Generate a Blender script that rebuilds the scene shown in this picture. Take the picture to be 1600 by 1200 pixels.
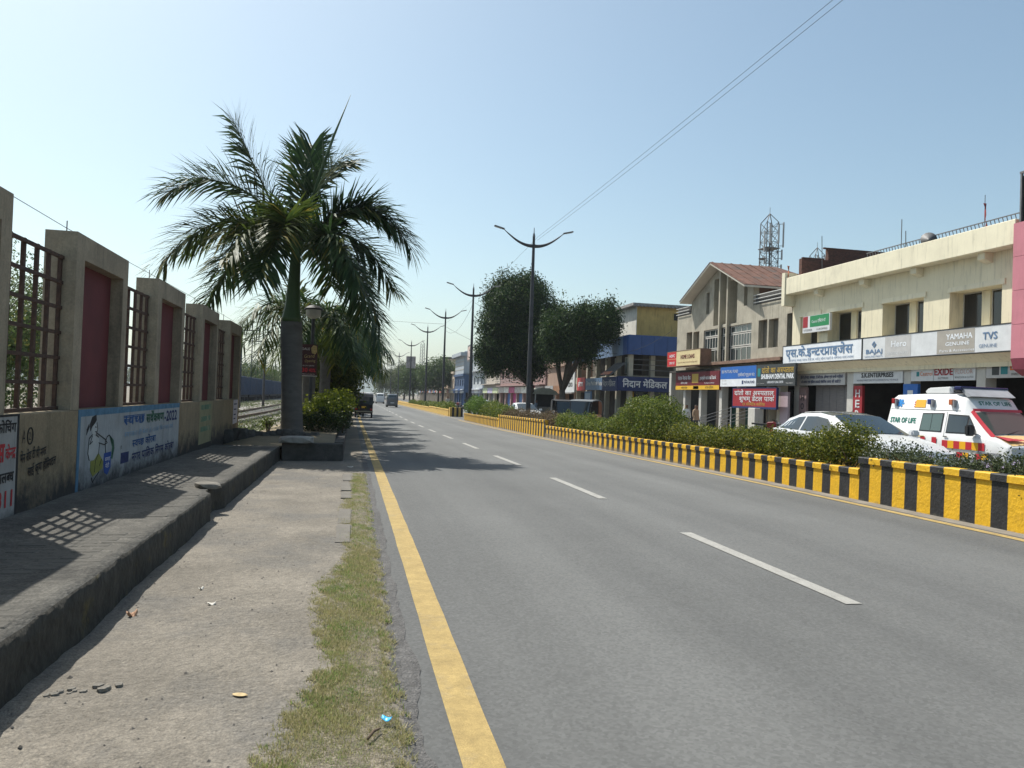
import bpy, bmesh, math, random
import numpy as np
from mathutils import Vector, Matrix

for _o in list(bpy.data.objects):
    bpy.data.objects.remove(_o)
SC = bpy.context.scene
COL = SC.collection
R = math.radians
rnd = random.Random(7)

# ---------------------------------------------------------------- camera, sky, sun, exposure
_c = bpy.data.cameras.new('camera')
_c.lens = 27.045
_c.sensor_width = 36.0
_c.clip_start = 0.05
_c.clip_end = 6000
CAM = bpy.data.objects.new('camera', _c)
COL.objects.link(CAM)
CAM.location = (0, 0, 1.5)
CAM.rotation_euler = (R(90.9404), R(-1.9997), R(-11.756))
SC.camera = CAM

SUN_DIR = Vector((-1.09, 1.42, 2.71)).normalized()      # towards the sun
SUN_EL = math.asin(SUN_DIR.z)
SUN_AZ = math.atan2(SUN_DIR.x, SUN_DIR.y)               # from +Y towards +X
W = bpy.data.worlds.new("World")
SC.world = W
W.use_nodes = True
_nt = W.node_tree
_bg = _nt.nodes['Background']
_sky = _nt.nodes.new('ShaderNodeTexSky')
_sky.sky_type = 'NISHITA'
_sky.sun_disc = False
_sky.sun_elevation = SUN_EL
_sky.sun_rotation = SUN_AZ
_sky.altitude = 200
_sky.air_density = 1.0
_sky.dust_density = 2.3
_sky.ozone_density = 3.0
_tint = _nt.nodes.new('ShaderNodeMix'); _tint.data_type = 'RGBA'; _tint.blend_type = 'MULTIPLY'; _tint.inputs[0].default_value = 1.0
_tint.inputs[7].default_value = (1.09, 1.10, .925, 1)      # dusty air takes the violet out of the sky
_nt.links.new(_sky.outputs[0], _tint.inputs[6]); _nt.links.new(_tint.outputs[2], _bg.inputs[0])
_bg.inputs[1].default_value = 0.14
_l = bpy.data.lights.new('sun', 'SUN')
_l.energy = 5.0
_l.angle = R(0.53)
_l.color = (1.0, 0.965, 0.89)
SUN = bpy.data.objects.new('sun', _l)
COL.objects.link(SUN)
SUN.location = (-30, 40, 60)
SUN.rotation_euler = SUN_DIR.to_track_quat('Z', 'Y').to_euler()
SC.view_settings.view_transform = 'Standard'
SC.view_settings.look = 'None'
SC.view_settings.exposure = 0.25
SC.view_settings.gamma = 1.0
SC.view_settings.use_curve_mapping = False
SC.render.engine = 'CYCLES'
SC.cycles.max_bounces = 6
SC.cycles.diffuse_bounces = 3
SC.cycles.glossy_bounces = 3
SC.cycles.transmission_bounces = 4
SC.cycles.volume_bounces = 0
SC.cycles.transparent_max_bounces = 8
SC.cycles.use_denoising = True

HAZE = 0.00024

# ---------------------------------------------------------------- helpers
ORG = {}


def g(y):
    """height of the ground along the road: it falls gently away"""
    return float(np.interp(y, [8, 14, 20, 30, 40, 55, 90, 140, 300],
                           [0, -.03, -.1, -.2, -.3, -.4, -.45, -.6, -.7]))


def tag(o, label=None, cat=None, group=None, kind=None):
    if label: o['label'] = label
    if cat: o['category'] = cat
    if group: o['group'] = group
    if kind: o['kind'] = kind
    return o


def thing(name, loc, label, cat, group=None):
    o = bpy.data.objects.new(name, None)
    o.empty_display_size = .2
    COL.objects.link(o)
    o.location = loc
    ORG[o.name] = Vector(loc)
    return tag(o, label, cat, group)


def link(name, me, parent=None, loc=(0, 0, 0)):
    o = bpy.data.objects.new(name, me)
    COL.objects.link(o)
    if parent is not None:
        o.parent = parent
        ORG[o.name] = ORG[parent.name]
    else:
        ORG[o.name] = Vector(loc)
    o.location = loc
    return o


def copy_tree(o, parent=None):
    c = o.copy()
    COL.objects.link(c)
    c.parent = parent
    for ch in o.children:
        copy_tree(ch, c)
    ORG[c.name] = ORG.get(o.name, Vector())
    return c


def place(o, loc, rz=0, sc=1):
    o.location = loc
    o.rotation_euler = (0, 0, rz)
    if sc != 1:
        o.scale = (sc, sc, sc)
    ORG[o.name] = Vector(loc)
    return o


class MB:
    """collects faces of one mesh"""

    def __init__(s):
        s.v = []; s.f = []; s.m = []

    def add(s, vs, fs, m=0):
        b = len(s.v)
        s.v.extend(tuple(p) for p in vs)
        for f in fs:
            s.f.append(tuple(b + i for i in f)); s.m.append(m)
        return s

    def box(s, x0, x1, y0, y1, z0, z1, m=0):
        return s.add([(x0, y0, z0), (x1, y0, z0), (x1, y1, z0), (x0, y1, z0), (x0, y0, z1), (x1, y0, z1), (x1, y1, z1), (x0, y1, z1)],
                     [(0, 3, 2, 1), (4, 5, 6, 7), (0, 1, 5, 4), (1, 2, 6, 5), (2, 3, 7, 6), (3, 0, 4, 7)], m)

    def bar(s, a, b, w, h=None, m=0, up=(0, 0, 1)):
        a = Vector(a); b = Vector(b); h = w if h is None else h
        d = (b - a).normalized(); u = Vector(up)
        if abs(d.dot(u)) > .98: u = Vector((1, 0, 0))
        x = d.cross(u).normalized() * w / 2; z = x.normalized().cross(d) * h / 2
        vs = [a - x - z, a + x - z, a + x + z, a - x + z, b - x - z, b + x - z, b + x + z, b - x + z]
        return s.add(vs, [(0, 1, 2, 3), (7, 6, 5, 4), (4, 5, 1, 0), (5, 6, 2, 1), (6, 7, 3, 2), (7, 4, 0, 3)], m)

    def tube(s, pts, rad, n=8, m=0, cap=True):
        pts = [Vector(p) for p in pts]
        if not hasattr(rad, '__len__'): rad = [rad] * len(pts)
        b = len(s.v); x = None
        for i, p in enumerate(pts):
            d = (pts[min(i + 1, len(pts) - 1)] - pts[max(i - 1, 0)]).normalized()
            if x is None:
                u = Vector((0, 0, 1)) if abs(d.z) < .9 else Vector((1, 0, 0))
                x = d.cross(u).normalized()
            else:
                x = (x - d * x.dot(d)).normalized()
            y = d.cross(x)
            for k in range(n):
                a = 2 * math.pi * k / n
                s.v.append(tuple(p + (x * math.cos(a) + y * math.sin(a)) * rad[i]))
        for i in range(len(pts) - 1):
            for k in range(n):
                k2 = (k + 1) % n
                s.f.append((b + i * n + k, b + i * n + k2, b + (i + 1) * n + k2, b + (i + 1) * n + k)); s.m.append(m)
        if cap:
            s.f.append(tuple(b + k for k in range(n))[::-1]); s.m.append(m)
            e = b + (len(pts) - 1) * n
            s.f.append(tuple(e + k for k in range(n))); s.m.append(m)
        return s

    def prism(s, poly, axis, a0, a1, m=0):
        """poly: 2-D points in the two other axes (x: (y,z); y: (x,z); z: (x,y))"""
        def P(p, a):
            return {'x': (a, p[0], p[1]), 'y': (p[0], a, p[1]), 'z': (p[0], p[1], a)}[axis]
        n = len(poly)
        ar = sum(poly[i][0] * poly[(i + 1) % n][1] - poly[(i + 1) % n][0] * poly[i][1] for i in range(n))
        q = list(poly) if ar > 0 else list(poly)[::-1]
        vs = [P(p, a0) for p in q] + [P(p, a1) for p in q]
        fs = [tuple(range(n))[::-1], tuple(range(n, 2 * n))] + [(i, (i + 1) % n, n + (i + 1) % n, n + i) for i in range(n)]
        if (axis == 'y') != (a1 < a0): fs = [f[::-1] for f in fs]
        return s.add(vs, fs, m)

    def disc(s, c, r, axis='x', n=16, m=0, d=.02):
        poly = [(math.cos(2 * math.pi * k / n) * r, math.sin(2 * math.pi * k / n) * r) for k in range(n)]
        i = 'xyz'.index(axis)
        o = [c[j] for j in range(3) if j != i]
        return s.prism([(p[0] + o[0], p[1] + o[1]) for p in poly], axis, c[i] - d / 2, c[i] + d / 2, m)

    def lathe(s, prof, c=(0, 0, 0), n=16, m=0):
        pts = [(c[0], c[1], c[2] + z) for r, z in prof]
        return s.tube(pts, [max(r, .001) for r, z in prof], n, m)

    def build(s, name, mats, parent=None, loc=(0, 0, 0), smooth=False, bevel=0, seg=1, local=False):
        o0 = ORG[parent.name] if parent is not None else Vector(loc)
        if local: o0 = Vector((0, 0, 0))
        me = bpy.data.meshes.new(name)
        me.from_pydata([(p[0] - o0[0], p[1] - o0[1], p[2] - o0[2]) for p in s.v], [], s.f)
        for mm in (mats if isinstance(mats, (list, tuple)) else [mats]): me.materials.append(mm)
        if max(s.m, default=0): me.polygons.foreach_set('material_index', s.m)
        if bevel:
            bm = bmesh.new(); bm.from_mesh(me)
            bmesh.ops.remove_doubles(bm, verts=bm.verts, dist=1e-5)
            bmesh.ops.bevel(bm, geom=[e for e in bm.edges if len(e.link_faces) == 2 and e.calc_face_angle(0) > .4], offset=bevel, segments=seg, affect='EDGES', clamp_overlap=True)
            bm.to_mesh(me); bm.free()
        if smooth is True:
            me.polygons.foreach_set('use_smooth', [True] * len(me.polygons))
        elif smooth:
            me.polygons.foreach_set('use_smooth', [True] * len(me.polygons))
            me.set_sharp_from_angle(angle=R(smooth))
        me.update()
        return link(name, me, parent, (0, 0, 0) if parent is not None else loc)


def np_mesh(name, V, F4, mat, parent=None, loc=(0, 0, 0), kind=None, F3=None):
    """big meshes from numpy arrays: F4 quads"""
    me = bpy.data.meshes.new(name)
    n = len(F4); n3 = 0 if F3 is None else len(F3)
    me.vertices.add(len(V)); me.vertices.foreach_set('co', np.asarray(V, dtype=np.float32).ravel())
    me.loops.add(n * 4 + n3 * 3); me.polygons.add(n + n3)
    li = np.asarray(F4, dtype=np.int32).ravel()
    st = np.arange(n, dtype=np.int32) * 4
    if n3:
        li = np.concatenate([li, np.asarray(F3, dtype=np.int32).ravel()])
        st = np.concatenate([st, n * 4 + np.arange(n3, dtype=np.int32) * 3])
    me.loops.foreach_set('vertex_index', li)
    me.polygons.foreach_set('loop_start', st)
    me.update(calc_edges=True)
    me.materials.append(mat)
    o = link(name, me, parent, loc)
    if kind: o['kind'] = kind
    return o


# ---------------------------------------------------------------- materials
MC = {}


def mat(name, col, rough=.8, var=.15, scale=3.0, col2=None, mixs=.5, bump=0, bscale=40, metal=0, spec=.4, streak=0, grime=None, stretch=None, detail=6, speck=0, sscale=120):
    """procedural surface: colour broken up by noise, optional second colour in patches, vertical streaks, relief"""
    if name in MC: return MC[name]
    m = bpy.data.materials.new(name); m.use_nodes = True
    nt = m.node_tree; N = nt.nodes; L = nt.links
    b = N['Principled BSDF']
    b.inputs['Roughness'].default_value = rough
    b.inputs['Metallic'].default_value = metal
    b.inputs['Specular IOR Level'].default_value = spec
    tc = N.new('ShaderNodeTexCoord')
    src = tc.outputs['Object']
    if stretch:
        mp = N.new('ShaderNodeMapping'); mp.inputs['Scale'].default_value = stretch
        L.new(src, mp.inputs[0]); src = mp.outputs[0]
    no = N.new('ShaderNodeTexNoise'); no.inputs['Scale'].default_value = scale; no.inputs['Detail'].default_value = detail; no.inputs['Roughness'].default_value = .62
    L.new(src, no.inputs['Vector'])
    cr = N.new('ShaderNodeValToRGB')
    cr.color_ramp.elements[0].position = .32; cr.color_ramp.elements[1].position = .68
    cr.color_ramp.elements[0].color = tuple(max(0, c * (1 - var)) for c in col) + (1,)
    cr.color_ramp.elements[1].color = tuple(min(1, c * (1 + var)) for c in col) + (1,)
    L.new(no.outputs[0], cr.inputs[0])
    out = cr.outputs[0]

    def mix(fac, a, colb):
        mx = N.new('ShaderNodeMix'); mx.data_type = 'RGBA'
        L.new(fac, mx.inputs[0]); L.new(a, mx.inputs[6]); mx.inputs[7].default_value = tuple(colb) + (1,)
        return mx.outputs[2]
    if col2:
        n2 = N.new('ShaderNodeTexNoise'); n2.inputs['Scale'].default_value = scale * .45; n2.inputs['Detail'].default_value = 8; n2.inputs['Roughness'].default_value = .7
        L.new(src, n2.inputs['Vector'])
        r2 = N.new('ShaderNodeValToRGB'); r2.color_ramp.elements[0].position = mixs; r2.color_ramp.elements[1].position = mixs + .16
        L.new(n2.outputs[0], r2.inputs[0]); out = mix(r2.outputs[0], out, col2)
    if streak:
        mp = N.new('ShaderNodeMapping'); mp.inputs['Scale'].default_value = (5, 5, .5)
        L.new(tc.outputs['Object'], mp.inputs[0])
        n3 = N.new('ShaderNodeTexNoise'); n3.inputs['Scale'].default_value = 1.6; n3.inputs['Detail'].default_value = 8; n3.inputs['Roughness'].default_value = .7
        L.new(mp.outputs[0], n3.inputs['Vector'])
        r3 = N.new('ShaderNodeValToRGB'); r3.color_ramp.elements[0].position = .52; r3.color_ramp.elements[1].position = .8
        r3.color_ramp.elements[1].color = (streak,) * 3 + (1,)
        L.new(n3.outputs[0], r3.inputs[0]); out = mix(r3.outputs[0], out, tuple(c * .28 for c in col))
    if grime:
        z0, z1, gc = grime           # black damp growth creeping up from z0 to z1 (object space)
        sx = N.new('ShaderNodeSeparateXYZ'); L.new(tc.outputs['Object'], sx.inputs[0])
        mr = N.new('ShaderNodeMapRange'); mr.inputs[1].default_value = z0; mr.inputs[2].default_value = z1; mr.inputs[3].default_value = 1; mr.inputs[4].default_value = 0
        L.new(sx.outputs[2], mr.inputs[0])
        n4 = N.new('ShaderNodeTexNoise'); n4.inputs['Scale'].default_value = 4; n4.inputs['Detail'].default_value = 9; n4.inputs['Roughness'].default_value = .7
        L.new(tc.outputs['Object'], n4.inputs['Vector'])
        ad = N.new('ShaderNodeMath'); ad.operation = 'MULTIPLY_ADD'; ad.inputs[1].default_value = 1.5; L.new(n4.outputs[0], ad.inputs[0]); 
        sb = N.new('ShaderNodeMath'); sb.operation = 'SUBTRACT'; L.new(mr.outputs[0], sb.inputs[0]); sb.inputs[1].default_value = 1.05
        L.new(sb.outputs[0], ad.inputs[2])
        r4 = N.new('ShaderNodeValToRGB'); r4.color_ramp.elements[0].position = .05; r4.color_ramp.elements[1].position = .55
        L.new(ad.outputs[0], r4.inputs[0]); out = mix(r4.outputs[0], out, gc)
    if speck:
        # grains lighter and darker than their neighbours, in two sizes
        for sc_, am in ((sscale, speck), (sscale * .22, speck * .6)):
            ns = N.new('ShaderNodeTexNoise'); ns.inputs['Scale'].default_value = sc_; ns.inputs['Detail'].default_value = 3; ns.inputs['Roughness'].default_value = .7
            L.new(tc.outputs['Object'], ns.inputs['Vector'])
            rs_ = N.new('ShaderNodeValToRGB'); rs_.color_ramp.elements[0].position = .34; rs_.color_ramp.elements[1].position = .66
            rs_.color_ramp.elements[0].color = (1 - am,) * 3 + (1,); rs_.color_ramp.elements[1].color = (1 + am,) * 3 + (1,)
            L.new(ns.outputs[0], rs_.inputs[0])
            mm = N.new('ShaderNodeMix'); mm.data_type = 'RGBA'; mm.blend_type = 'MULTIPLY'; mm.inputs[0].default_value = 1
            L.new(out, mm.inputs[6]); L.new(rs_.outputs[0], mm.inputs[7]); out = mm.outputs[2]
    L.new(out, b.inputs['Base Color'])
    if bump:
        nb = N.new('ShaderNodeTexNoise'); nb.inputs['Scale'].default_value = bscale; nb.inputs['Detail'].default_value = 5
        L.new(tc.outputs['Object'], nb.inputs['Vector'])
        bp = N.new('ShaderNodeBump'); bp.inputs['Strength'].default_value = bump; bp.inputs['Distance'].default_value = .02
        L.new(nb.outputs[0], bp.inputs['Height']); L.new(bp.outputs[0], b.inputs['Normal'])
    MC[name] = m
    return m


def leafmat(name, c1, c2, c3=None, trans=.35, rough=.55, spec=.25):
    """leaf: every leaf (island) its own tint between c1 and c2, a few c3"""
    if name in MC: return MC[name]
    m = bpy.data.materials.new(name); m.use_nodes = True
    nt = m.node_tree; N = nt.nodes; L = nt.links
    b = N['Principled BSDF']; b.inputs['Roughness'].default_value = rough; b.inputs['Specular IOR Level'].default_value = spec
    ge = N.new('ShaderNodeNewGeometry')
    cr = N.new('ShaderNodeValToRGB')
    cr.color_ramp.elements[0].color = tuple(c1) + (1,); cr.color_ramp.elements[1].color = tuple(c2) + (1,)
    if c3:
        cr.color_ramp.elements[1].position = .86
        e = cr.color_ramp.elements.new(.95); e.color = tuple(c3) + (1,)
    L.new(ge.outputs['Random Per Island'], cr.inputs[0])
    L.new(cr.outputs[0], b.inputs['Base Color'])
    if trans:
        tr = N.new('ShaderNodeBsdfTranslucent'); L.new(cr.outputs[0], tr.inputs[0])
        mx = N.new('ShaderNodeMixShader'); mx.inputs[0].default_value = trans
        L.new(b.outputs[0], mx.inputs[1]); L.new(tr.outputs[0], mx.inputs[2])
        L.new(mx.outputs[0], N['Material Output'].inputs[0])
    MC[name] = m
    return m


def glass(name, col=(.02, .025, .03), rough=.06, spec=.9):
    if name in MC: return MC[name]
    m = bpy.data.materials.new(name); m.use_nodes = True
    b = m.node_tree.nodes['Principled BSDF']
    b.inputs['Base Color'].default_value = tuple(col) + (1,); b.inputs['Roughness'].default_value = rough; b.inputs['Specular IOR Level'].default_value = spec
    MC[name] = m
    return m


def paint(name, col, rough=.35, var=.05, coat=.4):
    m = mat(name, col, rough, var, 2.0)
    m.node_tree.nodes['Principled BSDF'].inputs['Coat Weight'].default_value = coat
    return m


# ---------------------------------------------------------------- lettering
GLY = {}
HAL = '\u094d'


def _glyph(s):
    """flat mesh of a string in the built-in typeface, as (verts, faces, xmin, xmax)"""
    if s in GLY: return GLY[s]
    c = bpy.data.curves.new('lettering', 'FONT'); c.body = s; c.resolution_u = 2; c.size = 1
    o = bpy.data.objects.new('lettering', c)
    me = o.to_mesh()
    vs = [(v.co.x, v.co.y) for v in me.vertices]; fs = [tuple(p.vertices) for p in me.polygons]
    o.to_mesh_clear(); bpy.data.objects.remove(o); bpy.data.curves.remove(c)
    xs = [v[0] for v in vs] or [0]
    GLY[s] = (vs, fs, min(xs), max(xs))
    return GLY[s]


def _clip(vs, fs, xc):
    """drop what lies right of xc: the half form of a consonant"""
    bm = bmesh.new(); bv = [bm.verts.new((x, y, 0)) for x, y in vs]
    for f in fs:
        try: bm.faces.new([bv[i] for i in f])
        except ValueError: pass
    bmesh.ops.bisect_plane(bm, geom=bm.verts[:] + bm.edges[:] + bm.faces[:], plane_co=(xc, 0, 0), plane_no=(1, 0, 0), clear_outer=True)
    bm.verts.index_update()
    r = ([(v.co.x, v.co.y) for v in bm.verts], [tuple(v.index for v in f.verts) for f in bm.faces])
    bm.free()
    return r


def type_line(s):
    """lay a line out: Latin as it is; Devanagari with the short i moved before its consonant, half forms, ra strokes"""
    V = []; F = []; x = 0
    def put(vs, fs, dx):
        b = len(V); V.extend((p[0] + dx, p[1]) for p in vs); F.extend(tuple(b + i for i in f) for f in fs)
    if not any('\u0900' <= ch <= '\u097f' for ch in s):
        vs, fs, a, b_ = _glyph(s); put(vs, fs, 0); return V, F
    cl = []; cur = ''
    i = 0
    while i < len(s):                      # clusters: (half consonants, base, marks)
        ch = s[i]
        if '\u0915' <= ch <= '\u0939':
            halves = []; 
            while i + 2 < len(s) and s[i + 1] == HAL and '\u0915' <= s[i + 2] <= '\u0939':
                halves.append(s[i]); i += 2
            base = s[i]; i += 1; marks = ''
            while i < len(s) and s[i] in '\u093c\u093e\u093f\u0940\u0941\u0942\u0943\u0947\u0948\u0949\u094b\u094c\u0902\u0901\u094d':
                marks += s[i]; i += 1
            cl.append((halves, base, marks))
        else:
            cl.append(([], ch, '')); i += 1
            while i < len(s) and s[i] in '\u0902\u0901':
                cl[-1] = ([], cl[-1][1], cl[-1][2] + s[i]); i += 1
    for halves, base, marks in cl:
        if base == ' ':
            x += .3; continue
        if '\u093f' in marks:
            vs, fs, a, b_ = _glyph('\u093f'); put(vs, fs, x); x += .2; marks = marks.replace('\u093f', '')
        reph = ra = False
        if halves and halves[0] == '\u0930': reph = True; halves = halves[1:]
        if base == '\u0930' and halves: ra = True; base = halves[-1]; halves = halves[:-1]
        for h in halves:
            vs, fs, a, b_ = _glyph(h)
            xc = a + (b_ - a) * (.72 if h not in '\u0915' else .85)
            put(*_clip(vs, fs, xc), x - a); x += xc - a
        vs, fs, a, b_ = _glyph(base + marks)
        put(vs, fs, x - (a if base in '\u0905' else 0))
        adv = _glyph(base)[3] if not any(k in marks for k in '\u093e\u0940\u094b\u094c\u0949') else b_
        if ra: put([(.02, .02), (.07, -.02), (.3, .17), (.27, .23)], [(0, 1, 2, 3)], x)
        if reph: put([(adv - .14, .66), (adv - .08, .66), (adv + .03, .9), (adv - .05, .92)], [(0, 1, 2, 3)], x)
        x += adv + (0 if '\u0900' <= base <= '\u097f' else .04)
    return V, F


FACE = {'+x': (Vector((0, 1, 0)), Vector((0, 0, 1)), Vector((1, 0, 0))),
        '-x': (Vector((0, -1, 0)), Vector((0, 0, 1)), Vector((-1, 0, 0))),
        '-y': (Vector((1, 0, 0)), Vector((0, 0, 1)), Vector((0, -1, 0)))}


def letter(name, s, m, parent, at, facing, height, width=None, rot=0, ital=0, wob=0, bold=0, off=.004, label=None, local=False):
    """lettering painted or stuck on a face: `at` = world point of the left end of the base line"""
    V, F = type_line(s)
    if not V: return None
    x0 = min(p[0] for p in V); x1 = max(p[0] for p in V)
    sy = height / .72; sx = sy if width is None else width / max(x1 - x0, .01)
    ax, ay, an = FACE[facing] if isinstance(facing, str) else facing
    cr, sr = math.cos(rot), math.sin(rot)
    at = Vector(at)
    P = []
    rw = random.Random(len(s))
    ph = rw.random() * 6
    for x, y in V:
        X = (x - x0) * sx + y * sy * ital; Y = y * sy
        if wob: Y += wob * math.sin(X * 5 / max(height, .01) * .3 + ph)
        P.append(at + ax * (X * cr - Y * sr) + ay * (X * sr + Y * cr) + an * off)
    mb = MB(); mb.add(P, F)
    if bold:
        for d in ((bold, 0), (0, bold), (bold, bold)):
            mb.add([p + ax * d[0] + ay * d[1] - an * .0006 * (1 + d[0] / bold + d[1] / bold * .5) for p in P], F)
    o = mb.build(name, m, parent, local=local)
    if label: o['label'] = label
    return o
# ================================================================ the setting
from mathutils import noise as mnoise


def n3(x, y, z=0.0): return mnoise.noise(Vector((x, y, z)))


def sheet(name, m, x0, x1, ys, dz=0.0, nx=1, hf=None, kind='structure', parent=None):
    """a strip of ground following the fall of the road; x0, x1 numbers or functions of y"""
    f0 = x0 if callable(x0) else (lambda y: x0)
    f1 = x1 if callable(x1) else (lambda y: x1)
    V = []; F = []
    for y in ys:
        a, b = f0(y), f1(y)
        for i in range(nx + 1):
            x = a + (b - a) * i / nx
            V.append((x, y, g(y) + dz + (hf(x, y) if hf else 0)))
    w = nx + 1
    for j in range(len(ys) - 1):
        for i in range(nx):
            F.append((j * w + i, j * w + i + 1, (j + 1) * w + i + 1, (j + 1) * w + i))
    o = np_mesh(name, np.array(V), np.array(F), m, parent)
    if parent is None: o['kind'] = kind
    return o


YS_FAR = [-30, -10, 0, 4, 8, 11, 14, 17, 20, 25, 30, 35, 40, 47, 55, 70, 90, 115, 140, 200, 300, 600, 1200, 3000]
M_earth = mat('dry_earth', (.19, .165, .13), .95, .2, .6, col2=(.16, .17, .09), mixs=.58, bump=.4, bscale=8)
M_asph = mat('worn_asphalt', (.124, .125, .122), .86, .10, .30, bump=.35, bscale=260, detail=12)
# stone chips and wheel-polished bands in the asphalt
_nt = M_asph.node_tree
_N, _L = _nt.nodes, _nt.links
_b = _N['Principled BSDF']
_src = _b.inputs['Base Color'].links[0].from_socket
_tc = _N.new('ShaderNodeTexCoord')
_vo = _N.new('ShaderNodeTexVoronoi'); _vo.inputs['Scale'].default_value = 55
_L.new(_tc.outputs['Object'], _vo.inputs['Vector'])
_r = _N.new('ShaderNodeValToRGB'); _r.color_ramp.elements[0].color = (.80, .80, .80, 1); _r.color_ramp.elements[1].color = (1.19, 1.19, 1.19, 1)
_L.new(_vo.outputs['Color'], _r.inputs[0])
_mx = _N.new('ShaderNodeMix'); _mx.data_type = 'RGBA'; _mx.blend_type = 'MULTIPLY'; _mx.inputs[0].default_value = 1
_L.new(_src, _mx.inputs[6]); _L.new(_r.outputs[0], _mx.inputs[7])
_wv = _N.new('ShaderNodeTexNoise'); _wv.inputs['Scale'].default_value = 1; _wv.inputs['Detail'].default_value = 4
_mp = _N.new('ShaderNodeMapping'); _mp.inputs['Scale'].default_value = (.9, .035, 1)
_L.new(_tc.outputs['Object'], _mp.inputs[0]); _L.new(_mp.outputs[0], _wv.inputs['Vector'])
_r2 = _N.new('ShaderNodeValToRGB'); _r2.color_ramp.elements[0].color = (.82, .82, .82, 1); _r2.color_ramp.elements[1].color = (1.15, 1.15, 1.14, 1)
_r2.color_ramp.elements[0].position = .35; _r2.color_ramp.elements[1].position = .65
_L.new(_wv.outputs[0], _r2.inputs[0])
_m2 = _N.new('ShaderNodeMix'); _m2.data_type = 'RGBA'; _m2.blend_type = 'MULTIPLY'; _m2.inputs[0].default_value = 1
_L.new(_mx.outputs[2], _m2.inputs[6]); _L.new(_r2.outputs[0], _m2.inputs[7])
_L.new(_m2.outputs[2], _b.inputs['Base Color'])

M_yline = mat('worn_yellow_road_paint', (.36, .258, .098), .8, .16, 5, col2=(.26, .205, .115), mixs=.53, bump=.3, bscale=250, speck=.18, sscale=140)
M_wline = mat('worn_white_road_paint', (.32, .31, .285), .8, .12, 5, col2=(.19, .185, .175), mixs=.56, bump=.25, bscale=250, speck=.18, sscale=140)
M_dirt = mat('trodden_dirt', (.185, .165, .136), .95, .22, 1.1, col2=(.132, .124, .112), mixs=.47, bump=.9, bscale=38, detail=14, speck=.28, sscale=90)

sheet('ground', M_earth, -900, 900, YS_FAR, -.05)


def road_edge(y): return .31 + .035 * n3(y * 1.3, 3.1) + .02 * n3(y * 5, 8.2)


ys = sorted(set([round(-6 + .25 * i, 2) for i in range(110)] + [22 + 1.5 * i for i in range(20)] + [55, 62, 70, 80, 90, 115, 140, 200, 300, 600, 900]))
sheet('road', M_asph, road_edge, 8.6, ys, .0)
sheet('opposite_road', M_asph, 9.2, 18.2, YS_FAR[:-2], .0)
M_apron = mat('dusty_concrete_apron', (.22, .20, .175), .9, .14, .8, col2=(.22, .20, .18), bump=.3, bscale=30)
sheet('forecourt', M_apron, 18.2, 40, YS_FAR[:-4], .02)
sheet('median_gap', M_asph, 8.6, 9.2, [57.4, 62, 70], .001)
M_gutter = mat('dusty_gutter', (.20, .18, .155), .95, .2, 3, bump=.3, bscale=60)
sheet('gutter', M_gutter, lambda y: 8.02 + .02 * n3(y, 1), 8.34, ys[10:-8], .004)

M_edge = mat('crumbling_asphalt_edge', (.112, .108, .105), .95, .25, 7, col2=(.15, .135, .115), mixs=.58, bump=1.0, bscale=70, speck=.35, sscale=110)
sheet('road_shoulder', M_edge, lambda y: road_edge(y) - .03 + .03 * n3(y * 7, 4), lambda y: .385 + .05 * n3(y * 1.3, 6) + .03 * n3(y * 6, 1), [1.5 + .09 * i for i in range(210)], .004, 4, lambda x, y: .004 * n3(x * 25, y * 25, 3))
# painted lines: children of the road, each dash a piece of its own
road = bpy.data.objects['road']


def line(name, m, x0, x1, y0, y1, dz=.006, n=None, jit=.006):
    n = n or max(2, int((y1 - y0) / .4))
    yy = [y0 + (y1 - y0) * i / n for i in range(n + 1)]
    return sheet(name, m, lambda y: x0 + jit * n3(y * 2.1, x0), lambda y: x1 + jit * n3(y * 2.3, x1 + 5), yy, dz, parent=road)


line('edge_line', M_yline, .49, .665, -6, 90)
line('edge_line', M_yline, 7.80, 7.95, -2, 57)
line('edge_line', M_yline, 7.80, 7.95, 66, 160)
for k in range(-1, 22):
    line('lane_dash', M_wline, 3.755, 3.895, 5.25 + 6.02 * k, 8.3 + 6.02 * k)

# ---- dirt footway between the raised pavement and the road


def dirt_h(x, y):
    h = .016 * n3(x * 1.1, y * 1.1, 4) + .008 * n3(x * 4, y * 4, 7) + .004 * n3(x * 13, y * 13, 2)
    # tyre ruts curving at the near left
    d = math.hypot(x + .2, y - 2.2)
    if y < 4.3 and -1.7 < x < -.85: h += .009 * math.sin(d * 55) * max(0, min(1, (4.2 - y) * 2)) * max(0, min(1, (-.85 - x) * 6))
    e = road_edge(y) - x
    return (h + .012) * max(0, min(1, e / .10)) - .008 * max(0, 1 - max(0, e) / .08)


ys2 = [1.5 + .07 * i for i in range(120)] + [10 + .14 * i for i in range(60)]
sheet('dirt_path', M_dirt, -1.66, lambda y: road_edge(y) + .02, ys2, 0, 44, dirt_h)
path = bpy.data.objects['dirt_path']
sheet('verge', M_earth, -1.9, lambda y: road_edge(y) + .01, [-6, -2, 1.6], .004)
sheet('verge', M_earth, -1.0, lambda y: road_edge(y) + .01, [18.3, 20, 25, 30, 35, 40, 47, 55, 70, 90, 140, 300], .004)

# ---- raised pavement with its broken edge
M_plat = mat('blackened_concrete', (.098, .092, .080), .95, .32, 2.6, col2=(.046, .044, .040), mixs=.53, bump=.8, bscale=28, detail=12, speck=.35, sscale=60)
M_platside = mat('mossy_kerb_side', (.040, .037, .030), .95, .4, 7, col2=(.11, .088, .025), mixs=.585, bump=1.0, bscale=16, streak=.5)


def plat_z(y): return .318 + g(y) * 1.0


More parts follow.
